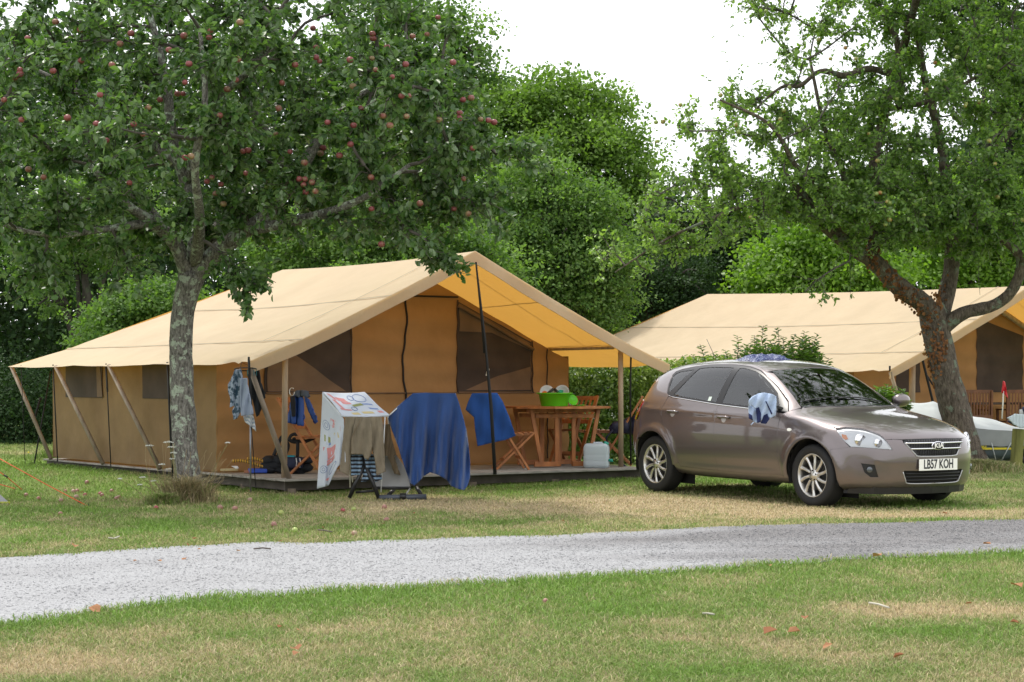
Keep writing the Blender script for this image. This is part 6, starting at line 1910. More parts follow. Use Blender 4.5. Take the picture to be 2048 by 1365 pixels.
def build_airer():
    A = GP(775, 1000); Y0 = A.y
    pale = mat('airer_white_wire', (.75, .75, .74), rough=.4)
    root = thing('clothes_airer', 'white winged clothes airer under the patterned cover and the large blue sheet', 'clothes airer', (A.x, Y0, 0))
    Yb = Y0 + .45
    zl = P(775, 833, Y0).z; zh = P(700, 788, Yb + .1).z
    q = lambda x, y, Y: P(x, y, Y)
    # left wing, centre, right wing
    for a, b in (((684,833,Y0),(646,788,Yb)), ((776,833,Y0),(729,788,Yb)), ((684,833,Y0),(776,833,Y0)), ((646,788,Yb),(729,788,Yb)),
                 ((776,833,Y0),(826,789,Y0+.1)), ((826,789,Y0+.1),(912,789,Y0+.12)), ((700,833,Y0),(700,975,Y0+.2)), ((770,833,Y0),(762,985,Y0+.05)), ((700,835,Y0+.4),(705,965,Y0+.45)), ((776,835,Y0+.4),(790,968,Y0+.45)), ((700,835,Y0),(700,835,Y0+.4)), ((776,835,Y0),(776,835,Y0+.4))):
        tube('rail', [q(*a), q(*b)], .007, pale, root, 6)
    for k in range(1, 6):
        t = k / 6; tube('rail', [q(684 - 38 * t, 833 - 45 * t, Y0 + (Yb - Y0) * t), q(776 - 47 * t, 833 - 45 * t, Y0 + (Yb - Y0) * t)], .004, pale, root, 5)
    # patterned duvet cover: sloping top, side drop
    white = mat('printed_cotton', (.55, .585, .66), rough=.9, var=.05, vscale=5)
    red = mat('print_red', (.60, .25, .25), rough=.9); grn = mat('print_olive', (.28, .30, .10), rough=.9); ylw = mat('print_yellow', (.58, .48, .25), rough=.9); inkb = mat('print_ink', (.14, .20, .36), rough=.9); blu = mat('print_blue', (.20, .27, .50), rough=.9)
    cov = thing('duvet_cover', 'white cotton cover printed with red buses drying over the left wing of the airer', 'duvet cover', tuple(q(684, 833, Y0)))
    TL, TR_, BR, BL = q(645, 786, Yb), q(729, 786, Yb), q(778, 831, Y0 - .01), q(683, 833, Y0 - .01)
    def top(u, v, o=0): # u across, v down
        p = (TL * (1 - u) + TR_ * u) * (1 - v) + (BL * (1 - u) + BR * u) * v
        p = p + Vector((0, 0, .012 * math.sin(u * 9 + v * 3) * math.sin(math.pi * v) - .012 * math.sin(math.pi * u) * 1 + .008))
        return p + Vector((0, -.4, 1)).normalized() * o
    def side_(u, v, o=0): # u from the back rail end to the front rail end and on, v downwards 0..1
        a = TL * (1 - u) + BL * u
        x0 = 645 + 38 * u; y0 = 786 + 47 * u
        yb = np.interp(u, [0, .45, .6, .8, 1.0, 1.25], [978, 972, 955, 935, 925, 925]) if True else 0
        x = x0 + (-11 * (1 - u) + 2 * u) * v ** 1.2; y = y0 + (yb - y0) * v
        Yd = Yb + (Y0 - Yb) * u + .06 * math.sin(u * 12 + v * 2) * v + .018 * math.sin(u * 31 + 2 * v) * v - .05 * v
        return P(x, y, Yd - o)
    def gridmesh(name, fn, nu, nv, m, u0=0, u1=1, v0=0, v1=1, par=cov, o=0.0):
        V = [fn(u0 + (u1 - u0) * i / nu, v0 + (v1 - v0) * j / nv, o) for j in range(nv + 1) for i in range(nu + 1)]
        Fc = [(j * (nu + 1) + i, j * (nu + 1) + i + 1, (j + 1) * (nu + 1) + i + 1, (j + 1) * (nu + 1) + i) for j in range(nv) for i in range(nu)]
        ob = pymesh(name, V, Fc, m, par); 
        if o == 0.0: md = ob.modifiers.new('thickness', 'SOLIDIFY'); md.thickness = .004; md.offset = 0
        return ob
    tp = gridmesh('top_panel', top, 24, 16, white)
    sd = gridmesh('side_panel', side_, 26, 30, white, 0, 1.12)
    tube('front_hem', [top(u, 1.0) + Vector((0, 0, -.004)) for u in np.linspace(0, 1, 12)], .012, white, tp, 8)
    def rect(fn, cu, cv, du, dv, m, par, o=.004, k=3, sk=0.0):
        f2 = lambda u, v, oo: fn(u + sk * (v - cv), v, oo)
        gridmesh('print', f2, k, k, m, cu - du, cu + du, cv - dv, cv + dv, par, o)
    def bus(fn, cu, cv, sc, par):
        rect(fn, cu, cv, .17 * sc, .040 * sc, red, par, sk=.4)
        for k in range(4): rect(fn, cu - .12 * sc + k * .08 * sc, cv + .005 * sc, .026 * sc, .014 * sc, white, par, .006, 2, .4)
        rect(fn, cu, cv + .055 * sc, .17 * sc, .008 * sc, red, par, sk=.4)
        rect(fn, cu, cv + .075 * sc, .16 * sc, .008 * sc, red, par, sk=.4)
    def ring(fn, cu, cv, ru, rv, par, m=inkb):
        tube('print', [fn(cu + ru * math.cos(a), cv + rv * math.sin(a), .004) for a in np.linspace(0, 6.283, 20)], .0035, m, par, 4)
    bus(side_, .45, .62, 1.7, sd); bus(side_, .60, .22, .9, sd)
    ring(side_, .25, .30, .16, .05, sd); ring(side_, .25, .30, .08, .025, sd); ring(side_, .22, .80, .14, .04, sd); ring(side_, .22, .80, .06, .018, sd); ring(side_, .6, .86, .14, .04, sd)
    rect(side_, .32, .45, .15, .035, grn, sd, sk=.2); rect(side_, .36, .50, .14, .015, blu, sd, sk=.2); rect(side_, .75, .42, .12, .05, ylw, sd, sk=.3); rect(side_, .85, .28, .08, .05, red, sd)
    rect(side_, .40, .92, .16, .012, red, sd, sk=-1.0); rect(side_, .7, .70, .08, .03, blu, sd)
    for cu, cv, m_, du, dv in ((.30,.30,red,.11,.07), (.36,.42,red,.10,.04), (.12,.22,red,.03,.14), (.14,.55,red,.035,.18), (.55,.55,grn,.10,.05), (.72,.55,blu,.16,.025), (.82,.72,blu,.10,.03), (.35,.90,ylw,.08,.05), (.62,.88,ylw,.12,.04), (.22,.72,red,.12,.03), (.9,.85,red,.05,.05)):
        rect(top, cu, cv, du, dv, m_, tp, .004, 3, .25)
    ring(top, .72, .28, .13, .18, tp, blu); ring(top, .55, .22, .06, .10, tp, blu); ring(top, .42, .68, .05, .09, tp, inkb)
    # large blue sheet over the right wing
    cx = lambda v: v
    YR = Y0 + .06
    def yb(x, y):
        t = max(0, (y - 790) / 190.0)
        return YR - .05 - .12 * t + .11 * t ** .7 * math.sin((x - 770) * .15 + 1.2 * math.sin(y * .015)) + .05 * t * math.sin(x * .39 + y * .03) + .03 * t * abs(math.sin(x * .21 - y * .02)) + .02 * math.sin(x * .07 + y * .06) + .10 * max(0, (826 - x) / 50) * (1 - t)
    sh = cloth('blue_sheet', [(776,833),(790,818),(808,802),(826,787),(850,786),(880,787),(911,787),(918,806),(925,830),(932,858),(937,890),(940,925),(940,955),(935,972),(928,981),(915,978),(902,972),(893,960),(876,950),(860,945),(847,953),(838,964),(829,972),(820,966),(812,942),(803,915),(797,895),(788,872),(780,850)], yb, NAVYB, grid=5, thick=.006,
               label='large blue sheet hanging in folds from the right wing of the airer', cat='sheet')
    cloth('back_fall', [(790,820),(826,788),(911,788),(922,830),(928,880),(880,900),(830,880),(800,850)], lambda x, y: Y0 + .45 + .03 * math.sin(x * .2), NAVYB, sh)
    V = []; Fc = []
    ed = [(776,833),(790,820),(808,803),(826,788),(850,787),(880,788),(911,788)]
    for x, y in ed: V += [P(x, y, yb(x, y)), P(x, y, Y0 + .46) - Vector((0, 0, .03))]
    for i in range(len(ed) - 1): Fc.append((2 * i, 2 * i + 2, 2 * i + 3, 2 * i + 1))
    pymesh('top_fold', V, Fc, NAVYB, sh)
    # trousers
    kh = mat('khaki_cotton', (.20, .165, .115), rough=.9, var=.12, vscale=8, bump=.15, bscale=90)
    kd = mat('dark_khaki_cotton', (.17, .125, .075), rough=.9, var=.15, vscale=8)
    Q = lambda pts: [(620 + x / 5.25, 760 + y / 5.25) for x, y in pts]
    def yt(x, y): return Y0 - .06 + .014 * math.sin(x * .33 + y * .05) + .006 * math.sin(x * .9 - y * .1) + .02 * math.sin(x * .09)
    tr = cloth('trousers', Q([(375,388),(470,386),(560,392),(650,388),(750,388),(765,500),(772,640),(782,800),(790,965),(705,1000),(690,880),(655,720),(635,800),(612,838),(575,828),(560,785),(425,782),(418,900),(404,1008),(310,958),(330,780),(348,620),(365,480)]), yt, kh, grid=4, thick=.012, label='khaki trousers hanging over the front rail of the clothes airer', cat='trousers')
    cloth('body_fold', Q([(480,396),(625,396),(652,560),(652,700),(612,836),(575,826),(560,783),(428,780),(436,640),(455,520)]), lambda x, y: yt(x, y) - .05 * min(1, (y - 832) / 25), kh, tr, grid=4, thick=.01)
    tube('seam', [P(*Q([(540,400)])[0], Y0 - .10), P(*Q([(440,600)])[0], Y0 - .11), P(*Q([(425,770)])[0], Y0 - .10)], .004, kd, tr, 5)
    tube('waistband', [P(*Q([(x, 775 + .02 * (x - 425))])[0], yt(*Q([(x, 775)])[0]) - .01) for x in range(428, 560, 20)], .010, kh, tr, 6)
    cloth('trousers', Q([(765,470),(835,465),(850,600),(905,790),(880,800),(948,1003),(888,985),(850,880),(812,800),(785,795),(775,640)]), lambda x, y: Y0 + .12 + .02 * math.sin(x * .5 + y * .05), kd, grid=4, thick=.01, label='dark khaki trousers hanging between the light trousers and the blue sheet', cat='trousers')
    # striped towel and pale seat behind
    st = bpy.data.materials.new('striped_cloth'); st.use_nodes = True; N, L = st.node_tree.nodes, st.node_tree.links
    tc = N.new('ShaderNodeTexCoord'); wv = N.new('ShaderNodeTexWave'); wv.bands_direction = 'Z'; wv.inputs['Scale'].default_value = 7.5; wv.inputs['Distortion'].default_value = .4
    rp = N.new('ShaderNodeValToRGB'); rp.color_ramp.interpolation = 'CONSTANT'; rp.color_ramp.elements[0].color = (.006, .008, .014, 1); rp.color_ramp.elements[1].position = .5; rp.color_ramp.elements[1].color = (.20, .30, .42, 1)
    L.new(tc.outputs['Object'], wv.inputs['Vector']); L.new(wv.outputs['Fac'], rp.inputs['Fac']); L.new(rp.outputs['Color'], N['Principled BSDF'].inputs['Base Color'])
    cloth('striped_towel', Q([(425,775),(700,790),(700,900),(690,1005),(750,1000),(755,1045),(685,1075),(660,1020),(600,1065),(535,1070),(560,990),(430,1010)]), lambda x, y: Y0 + .02 + .02 * math.sin(x * .4), st, grid=5, thick=.008, label='black and pale blue striped towel hanging below the khaki trousers', cat='towel')
    black = mat('black_frame_metal', (.010, .010, .011), rough=.4)
    gs = mat('grey_seat_fabric', (.40, .395, .39), rough=.85, var=.06, vscale=6)
    ch = thing('camping_lounger', 'black framed folding lounger with a pale grey seat under the drying clothes', 'lounger', (A.x, Y0 + .1, 0))
    PQ = lambda x, y, d=0: P(*Q([(x, y)])[0], Y0 + d)
    cloth('seat', Q([(770,800),(900,780),(950,850),(1000,930),(1030,1030),(1057,1137),(900,1140),(705,1137),(655,1060),(700,980)]), lambda x, y: Y0 + .32 - .10 * (y - 900) / 80 + .01 * math.sin(x * .1), gs, ch, grid=6, thick=.02)
    def fr(nm, a, b, w=.022): tube(nm, [a, b], w, black, ch, 8)
    G_ = lambda px, py: GP(*Q([(px, py)])[0])
    fr('leg', PQ(545, 800, .05), PQ(725, 1248, -.05)); fr('leg', PQ(600, 830, .05), PQ(412, 1240, -.02)); fr('leg', PQ(660, 780, .3), PQ(640, 1000, .3))
    fr('leg', PQ(885, 1150, .35), PQ(820, 1215, .3)); fr('leg', PQ(1120, 1130, .3), PQ(1165, 1205, .25))
    fr('cross_bar', PQ(480, 1182, .05), PQ(690, 1165, .1), .014); fr('cross_bar', PQ(690, 1138, .2), PQ(1060, 1138, .2), .018)
    tube('foot_tube', [PQ(725, 1238, -.04), PQ(1222, 1228, .0)], .030, mat('grey_blue_tube', (.06, .07, .09), rough=.4), ch, 10)
    tube('joint', [PQ(945, 1226, -.03), PQ(1010, 1226, -.03)], .038, black, ch, 10)
    tube('strap', [PQ(1050, 1140, .1), PQ(1010, 1200, .0)], .008, gs, ch, 6)
build_airer()

def build_corner():
    T = TENT1
    Q = lambda pts: [(430 + x / 5.46, 720 + y / 5.46) for x, y in pts]
    Y0 = T(0, 3.2, 0).y - .04
    pat = bpy.data.materials.new('patterned_cotton'); pat.use_nodes = True; N, L = pat.node_tree.nodes, pat.node_tree.links
    tc = N.new('ShaderNodeTexCoord'); n = N.new('ShaderNodeTexNoise'); n.inputs['Scale'].default_value = 22; n.inputs['Detail'].default_value = 2
    rp = N.new('ShaderNodeValToRGB'); e = rp.color_ramp.elements; e[0].position = .45; e[0].color = (.02, .06, .10, 1); e[1].position = .56; e[1].color = (.30, .36, .46, 1)
    L.new(tc.outputs['Object'], n.inputs['Vector']); L.new(n.outputs['Fac'], rp.inputs['Fac']); L.new(rp.outputs['Color'], N['Principled BSDF'].inputs['Base Color'])
    pale = mat('pale_blue_cotton', (.30, .35, .46), rough=.9, var=.1, vscale=9)
    dark = mat('dark_wet_cloth', (.012, .014, .018), rough=.9, var=.4, vscale=9)
    f = lambda d, k=.3: (lambda x, y: Y0 + d + .02 * math.sin(x * k * 1.6 + y * .05) + .01 * math.sin(x * .9))
    tr = thing('hanging_airer', 'small peg airer hanging from the near left corner of the tent roof', 'peg airer', tuple(P(483, 738, Y0)))
    hg = [P(483 + 22 * math.cos(a) + 8, 739 + 3 * math.sin(a), Y0 + .10 + .10 * math.sin(a)) for a in np.linspace(0, 6.283, 24)]
    tube('ring', hg, .006, BLACK_M, tr, 6)
    for a in (0, 2.1, 4.2): tube('cord', [P(483 + 22 * math.cos(a) + 8, 739, Y0 + .10 + .10 * math.sin(a)), P(483, 725, Y0 + .05)], .003, BLACK_M, tr, 4)
    for k in range(9):
        a = k * .7; p0 = P(483 + 22 * math.cos(a) + 8, 741, Y0 + .10 + .10 * math.sin(a)); tube('peg', [p0, p0 - Vector((0, 0, .06))], .006, mat('peg_plastic', (.03, .16, .18)), tr, 4)
    cloth('shirt', Q([(215,112),(285,100),(300,180),(290,330),(285,560),(240,640),(205,655),(190,560),(215,500),(160,520),(170,420),(145,345),(140,275),(180,210)]), f(0), pat, grid=4, label='patterned blue and white shirt hanging leftmost at the tent corner', cat='shirt', thick=.012)
    cloth('shorts', Q([(285,205),(345,200),(360,300),(385,430),(420,590),(360,610),(290,612),(275,500),(275,330)]), f(-.05), pale, grid=4, label='pale blue shorts hanging from the tent corner beside the patterned shirt', cat='shorts', thick=.015)
    cloth('dark_shirt', Q([(350,112),(420,90),(480,95),(500,240),(530,330),(552,410),(512,450),(510,520),(480,600),(455,622),(430,520),(400,400),(370,240)]), f(.15), dark, grid=4, label='dark shirt hanging behind the slanting pole at the tent corner', cat='shirt', thick=.012)
    stp = bpy.data.materials.new('pale_striped_cotton'); stp.use_nodes = True; N, L = stp.node_tree.nodes, stp.node_tree.links
    tc = N.new('ShaderNodeTexCoord'); wv = N.new('ShaderNodeTexWave'); wv.inputs['Scale'].default_value = 14; wv.bands_direction = 'DIAGONAL'
    rp = N.new('ShaderNodeValToRGB'); rp.color_ramp.elements[0].color = (.25, .30, .38, 1); rp.color_ramp.elements[1].color = (.60, .60, .60, 1)
    L.new(tc.outputs['Object'], wv.inputs['Vector']); L.new(wv.outputs['Fac'], rp.inputs['Fac']); L.new(rp.outputs['Color'], N['Principled BSDF'].inputs['Base Color'])
    cloth('tea_towel', Q([(310,618),(415,598),(430,660),(450,785),(400,735),(325,678)]), f(.02), stp, grid=4, label='pale striped tea towel hanging by one corner below the shorts', cat='tea towel')
    # gear lying on the deck
    Yc = T(.95, T.solve_b(.95, 614), .182).y
    blu = mat('blue_nylon', (.012, .06, .26), rough=.55, bump=.3, bscale=25); gry = mat('grey_fleece', (.07, .085, .11), rough=.95)
    jk = cloth('jacket', Q([(875,380),(935,360),(955,430),(965,560),(975,640),(955,725),(880,700),(795,688),(815,560),(835,470)]), lambda x, y: Yc - .30 + .02 * math.sin(x * .5), blu, grid=4, thick=.04, label='blue nylon jacket hung over the leftmost folding chair', cat='jacket')
    cloth('sleeve', Q([(985,400),(1025,430),(1060,520),(1110,630),(1118,670),(1090,700),(1040,600),(1000,500)]), lambda x, y: Yc - .05 + .01 * math.sin(x), blu, jk, grid=4, thick=.03)
    cloth('hood', Q([(865,370),(890,335),(960,330),(1015,345),(1032,400),(1010,415),(960,395),(905,415)]), lambda x, y: Yc - .33 + .015 * math.sin(x * .4), gry, jk, grid=4, thick=.05)
    hm = thing('hanging_pouch', 'small black pouch with a silver clip hanging beside the blue jacket', 'pouch', tuple(P(584, 792, Yc - .35)))
    cloth('pouch', Q([(822,400),(870,395),(880,470),(880,620),(840,620),(828,480)]), lambda x, y: Yc - .36, dark, hm, grid=4, thick=.05)
    tube('clip', [P(584 + 5 * math.cos(a), 784 + 8 * math.sin(a), Yc - .36) for a in np.linspace(0, 5.5, 14)], .006, mat('silver_clip', (.6, .6, .6), rough=.3, metal=.8), hm, 6)
    PQ = lambda x, y, d=0: P(Q([(x, y)])[0][0], Q([(x, y)])[0][1] + 7, Yc + d)
    fr = thing('backpack_frame', 'black carrying frame with straps standing in front of the folding chair', 'backpack frame', tuple(PQ(740, 1050, -.1)))
    for pts in ([(640,1010),(695,870),(735,800),(775,850)], [(775,850),(800,900),(765,1010)], [(800,850),(830,790),(880,775),(900,820),(850,830)], [(800,830),(860,860),(930,850),(1000,850),(1090,810)], [(905,860),(900,1020)], [(690,1000),(760,870)], [(930,840),(980,850)]):
        tube('strap', smooth_pts([PQ(x, y, -.15 + .02 * i) for i, (x, y) in enumerate(pts)], 4), .022, BLACK_M, fr, 6)
    cb = thing('cool_bag', 'navy cool bag with two white stripes and a turquoise lid on the deck', 'bag', tuple(PQ(850, 1140, -.05)))
    nv = mat('navy_canvas', (.012, .018, .05), rough=.7); wh = mat('white_tape', (.7, .7, .7)); tq = mat('turquoise_plastic', (.02, .40, .52), rough=.4)
    bm = bmesh.new(); ce = PQ(850, 1085, -.05); bm_box(bm, ce, (.25, .18, .135), None, .03); from_bm('body', bm, nv, cb, True, True)
    bm = bmesh.new(); bm_box(bm, PQ(815, 1018, -.0), (.13, .12, .03), None, .012); from_bm('lid', bm, tq, cb, True, True)
    for x in (885, 925): tube('stripe', [PQ(x, 1035, -.145), PQ(x + 8, 1080, -.15), PQ(x, 1140, -.15)], .006, wh, cb, 6)
    hp = thing('gear_bag', 'heap of black bags lying under the slanting pole at the deck corner', 'bags', tuple(PQ(640, 1150, -.1)))
    for x, y, sx, sz in ((600,1060,.10,.06), (650,1120,.17,.08), (590,1160,.12,.05), (760,1160,.16,.045), (880,1175,.14,.05), (1010,1060,.07,.05), (980,1140,.10,.06), (700,1060,.10,.07)):
        bm = bmesh.new(); bmesh.ops.create_icosphere(bm, subdivisions=3, radius=1)
        for v in bm.verts: v.co *= 1 + .25 * (float(fbm(v.co.x * 2 + x, v.co.y * 2, v.co.z * 2)) - .5)
        bmesh.ops.transform(bm, matrix=Matrix.Translation(PQ(x, y, .0)) @ Matrix.Diagonal((sx, .10, sz, 1)), verts=bm.verts)
        from_bm('bundle', bm, dark, hp, True, True)
    st = bpy.data.materials.new('yellow_black_foam'); st.use_nodes = True; N, L = st.node_tree.nodes, st.node_tree.links
    tc = N.new('ShaderNodeTexCoord'); wv = N.new('ShaderNodeTexWave'); wv.inputs['Scale'].default_value = 11; wv.bands_direction = 'X'
    rp = N.new('ShaderNodeValToRGB'); rp.color_ramp.elements[0].position = .25; rp.color_ramp.elements[0].color = (.05, .03, .008, 1); rp.color_ramp.elements[1].position = .45; rp.color_ramp.elements[1].color = (.50, .28, .03, 1)
    L.new(tc.outputs['Object'], wv.inputs['Vector']); L.new(wv.outputs['Fac'], rp.inputs['Fac']); L.new(rp.outputs['Color'], N['Principled BSDF'].inputs['Base Color'])
    for pts, lab in (([(190,1068),(300,1065),(400,1090),(540,1135)], 'lower of the two yellow and black striped tubes lying on the deck'), ([(350,1042),(430,1040),(510,1065),(590,1092)], 'upper of the two yellow and black striped tubes lying on the deck')):
        o = tube('striped_tube', smooth_pts([PQ(x, y, -.05) for x, y in pts], 6), .018, st, None, 10); tag(o, lab, 'tube', 'yellow and black tubes on the deck')
    bm = bmesh.new(); bm_box(bm, PQ(465, 1172, -.05), (.21, .22, .05), Matrix.Rotation(R(12), 4, 'Z'), .012)
    o = from_bm('blue_box', bm, mat('blue_plastic', (.02, .07, .42), rough=.5)); tag(o, 'flat blue plastic box lying on the deck beside the black bags', 'box')
    o = bar('wooden_stick', PQ(60, 1165, .0), PQ(250, 1160, .0), .035, .03, mat('pale_wood', (.45, .36, .2), rough=.8)); tag(o, 'pale wooden plank lying at the left end of the deck', 'plank')
    o = bar('wooden_stick', PQ(320, 1185, -.1), PQ(435, 1185, -.1), .04, .03, mat('reddish_wood', (.36, .16, .09), rough=.8)); tag(o, 'short reddish wooden stick lying in front of the blue box', 'stick')
    o = cloth('white_rag', Q([(180,1160),(245,1160),(262,1185),(225,1190)]), lambda x, y: Yc - .15, wh, grid=3, thick=.02, label='crumpled white rag on the deck left of the blue box', cat='rag')
    # towels on the car
    MW = CAR_MW
    lb = mat('pale_blue_towel', (.40, .50, .68), rough=.95, var=.08, vscale=9, sheen=.2, bump=.4, bscale=90)
    nb = mat('navy_towel_band', (.012, .02, .08), rough=.9)
    Ym = (MW @ Vector((-.60, -.985, 1.0))).y
    QC = lambda pts: [(1260 + x / 4.266, 700 + y / 4.266) for x, y in pts]
    def ym(x, y):
        t = (y - 786) / 60
        return Ym - .14 + .05 * abs(math.sin((x - 1498) * .06)) + .018 * math.sin((x + y * .5) * .32) - .03 * math.exp(-((x - 1522) / 15) ** 2 - ((y - 800) / 14) ** 2)
    t = cloth('towel', QC([(1012,435),(1040,405),(1090,375),(1150,366),(1210,378),(1245,395),(1250,440),(1246,500),(1240,560),(1195,585),(1170,560),(1150,610),(1118,600),(1108,560),(1085,520),(1060,490),(1035,470),(1015,478)]), ym, lb, grid=3, thick=.012, label='pale blue towel with navy bands draped over the near wing mirror', cat='towel')
    cloth('towel_front_fall', QC([(1015,478),(1035,475),(1060,495),(1085,525),(1100,560),(1095,600),(1080,625),(1045,605),(1015,580),(1012,520)]), lambda x, y: ym(x, y) + .05, lb, t, grid=3, thick=.01)
    cloth('navy_band', QC([(1075,500),(1100,490),(1118,545),(1115,615),(1085,625)]), lambda x, y: ym(x, y) - .018, nb, t, grid=3, thick=.006)
    cloth('navy_band', QC([(1140,560),(1172,545),(1190,590),(1160,632),(1115,628)]), lambda x, y: ym(x, y) - .010, nb, t, grid=3, thick=.006)
    cloth('navy_band', QC([(1012,540),(1040,560),(1048,605),(1014,585)]), lambda x, y: ym(x, y) + .03, nb, t, grid=3, thick=.006)
    cloth('navy_band', QC([(1155,440),(1164,440),(1215,545),(1204,550)]), lambda x, y: ym(x, y) - .016, nb, t, grid=3, thick=.004)
    tube('cord', [P(*QC([(1055,618)])[0], Ym - .12), P(*QC([(1032,642)])[0], Ym - .13)], .006, lb, t, 5)
    # patterned cloth on the roof
    pn = bpy.data.materials.new('navy_floral_cotton'); pn.use_nodes = True; N, L = pn.node_tree.nodes, pn.node_tree.links
    tc = N.new('ShaderNodeTexCoord'); n = N.new('ShaderNodeTexVoronoi'); n.inputs['Scale'].default_value = 48
    rp = N.new('ShaderNodeValToRGB'); e = rp.color_ramp.elements; e[0].position = .30; e[0].color = (.26, .30, .42, 1); e[1].position = .36; e[1].color = (.018, .028, .11, 1)
    L.new(tc.outputs['Object'], n.inputs['Vector']); L.new(n.outputs['Distance'], rp.inputs['Fac']); L.new(rp.outputs['Color'], N['Principled BSDF'].inputs['Base Color'])
    V = []; Fc = []; nx, ny = 60, 26
    for j in range(ny + 1):
        for i in range(nx + 1):
            u = i / nx * 2 - 1; v = j / ny * 2 - 1
            x = -1.68 + v * .20 + .03 * math.sin(u * 5); y = -.10 + u * .30 + .02 * math.sin(v * 6)
            p = CAR_TOP(x, y); r_ = max(0, 1 - u * u) ** .5 * max(0, 1 - v * v) ** .5
            h = .004 + r_ * (.015 + .070 * float(fbm(u * 3.1 + 2, v * 3.3, 1.0)) ** 1.3)
            V.append(MW @ (p + Vector((0, 0, h))))
    for j in range(ny):
        for i in range(nx): Fc.append((j * (nx + 1) + i, j * (nx + 1) + i + 1, (j + 1) * (nx + 1) + i + 1, (j + 1) * (nx + 1) + i))
    o = pymesh('patterned_cloth', V, Fc, pn); tag(o, 'crumpled navy and white patterned cloth drying on the car roof', 'cloth')
build_corner()

def build_right_side():
    # covered dinghy on its trailer
    Yb = 28.2
    x0 = P(1800, 0, Yb).x; x1 = P(2130, 0, Yb).x
    b = thing('dinghy', 'dinghy under a pale grey cover on a trailer right of the old apple tree', 'boat', ((x0 + x1) / 2, Yb, 0))
    cov = mat('grey_boat_cover', (.46, .49, .485), rough=.65, var=.08, vscale=3, bump=.25, bscale=8)
    cov2 = mat('grey_boat_cover_side', (.24, .25, .245), rough=.7, var=.12, vscale=4)
    hull = mat('boat_hull', (.16, .20, .23), rough=.35); yl = mat('boat_yellow', (.62, .50, .02), rough=.4)
    V = []; Fc = []; nx, ny = 60, 20
    for i in range(nx + 1):
        t = i / nx; x = x0 + (x1 - x0) * t; px = CX + x * F / Yb
        ztop = P(0, np.interp(px, [1800, 1868, 1880, 1930, 2000, 2130], [808, 802, 812, 826, 846, 868]), Yb).z
        zed = P(0, np.interp(px, [1800, 1870, 1935, 2130], [828, 845, 856, 868]), Yb).z
        hw = .72 * math.sin(math.pi * min(1, .12 + t * .8)) ** .5
        for j in range(ny + 1):
            v = j / ny * 2 - 1
            z = zed + (ztop - zed) * max(0, 1 - abs(v)) ** 1.1 + .02 * math.sin(x * 9 + v * 3) * (1 - abs(v)) * 1.0 + .015 * (float(fbm(x * 4, v * 3, 2)) - .5)
            V.append((x, Yb + v * hw, z))
    for i in range(nx):
        for j in range(ny): Fc.append((i * (ny + 1) + j, (i + 1) * (ny + 1) + j, (i + 1) * (ny + 1) + j + 1, i * (ny + 1) + j + 1))
    pymesh('cover', V, Fc, cov, b)
    V = []; Fc = []
    for i in range(nx + 1):
        t = i / nx; x = x0 + (x1 - x0) * t; px = CX + x * F / Yb
        zed = P(0, np.interp(px, [1800, 1870, 1935, 2130], [828, 845, 856, 868]), Yb).z
        hw = .72 * math.sin(math.pi * min(1, .12 + t * .8)) ** .5
        zs = [zed, zed - .12, P(0, 889, Yb).z + .01 * math.sin(x * 14)]
        for s in (-1, 1):
            for k, z in enumerate(zs): V.append((x, Yb + s * (hw + (0, .015, .02)[k] + .01 * math.sin(x * 11 + k)), z))
    for i in range(nx):
        for s in (0, 3):
            for k in (0, 1): Fc.append((i * 6 + s + k, (i + 1) * 6 + s + k, (i + 1) * 6 + s + k + 1, i * 6 + s + k + 1))
    pymesh('cover_skirt', V, Fc, cov2, b)
    V = []; Fc = []
    for i in range(nx + 1):
        t = i / nx; x = x0 + (x1 - x0) * t; hw = .70 * math.sin(math.pi * min(1, .12 + t * .8)) ** .5
        for v, zf in ((-1, 884), (-.98, 900), (-.8, 915), (-.4, 925), (.4, 925), (.8, 915), (.98, 900), (1, 884)): V.append((x, Yb + v * hw, P(0, zf, Yb).z))
    for i in range(nx):
        for k in range(7): Fc.append((i * 8 + k, i * 8 + k + 1, (i + 1) * 8 + k + 1, (i + 1) * 8 + k))
    pymesh('hull', V, Fc, hull, b)
    st = []
    for i in range(nx + 1):
        t = i / nx; hw = .72 * math.sin(math.pi * min(1, .12 + t * .8)) ** .5; x = x0 + (x1 - x0) * t
        st.append(Vector((x, Yb - hw - .012, P(0, 894, Yb).z)))
    V = []; Fc = []
    for i, p_ in enumerate(st):
        px = CX + p_.x * F / Yb; h = .012 if px < 2010 else .026
        V += [p_ + Vector((0, 0, h)), p_ - Vector((0, 0, .016))]
    for i in range(nx): Fc.append((2 * i, 2 * i + 1, 2 * i + 3, 2 * i + 2))
    pymesh('yellow_stripe', V, Fc, yl, b)
    hw = .72
    text_mesh('lettering', '60', .075, yl, b, Matrix.Translation((P(1965, 0, Yb - .7).x, Yb - .735, P(0, 893, Yb - .7).z)) @ Matrix.Rotation(R(90), 4, 'X'), xs=1.3, offset=.002, world=True)
    for xa, xb in ((1983, 1992), (2022, 2003)):
        tube('tie_cord', [P(xa, 886, Yb - .75), P(xb, 922, Yb - .7)], .008, cov, b, 5)
    tr = thing('boat_trailer', 'grey steel boat trailer low in the grass beneath the covered dinghy', 'trailer', (P(2000, 0, Yb).x, Yb, 0))
    stl = mat('galvanised_steel', (.30, .33, .35), rough=.5, metal=.5)
    bar('mudguard', P(1962, 928, Yb - .75), P(2030, 936, Yb - .75), .25, .03, stl, tr)
    bar('frame_beam', P(1850, 925, Yb), P(2120, 925, Yb), .08, .07, stl, tr)
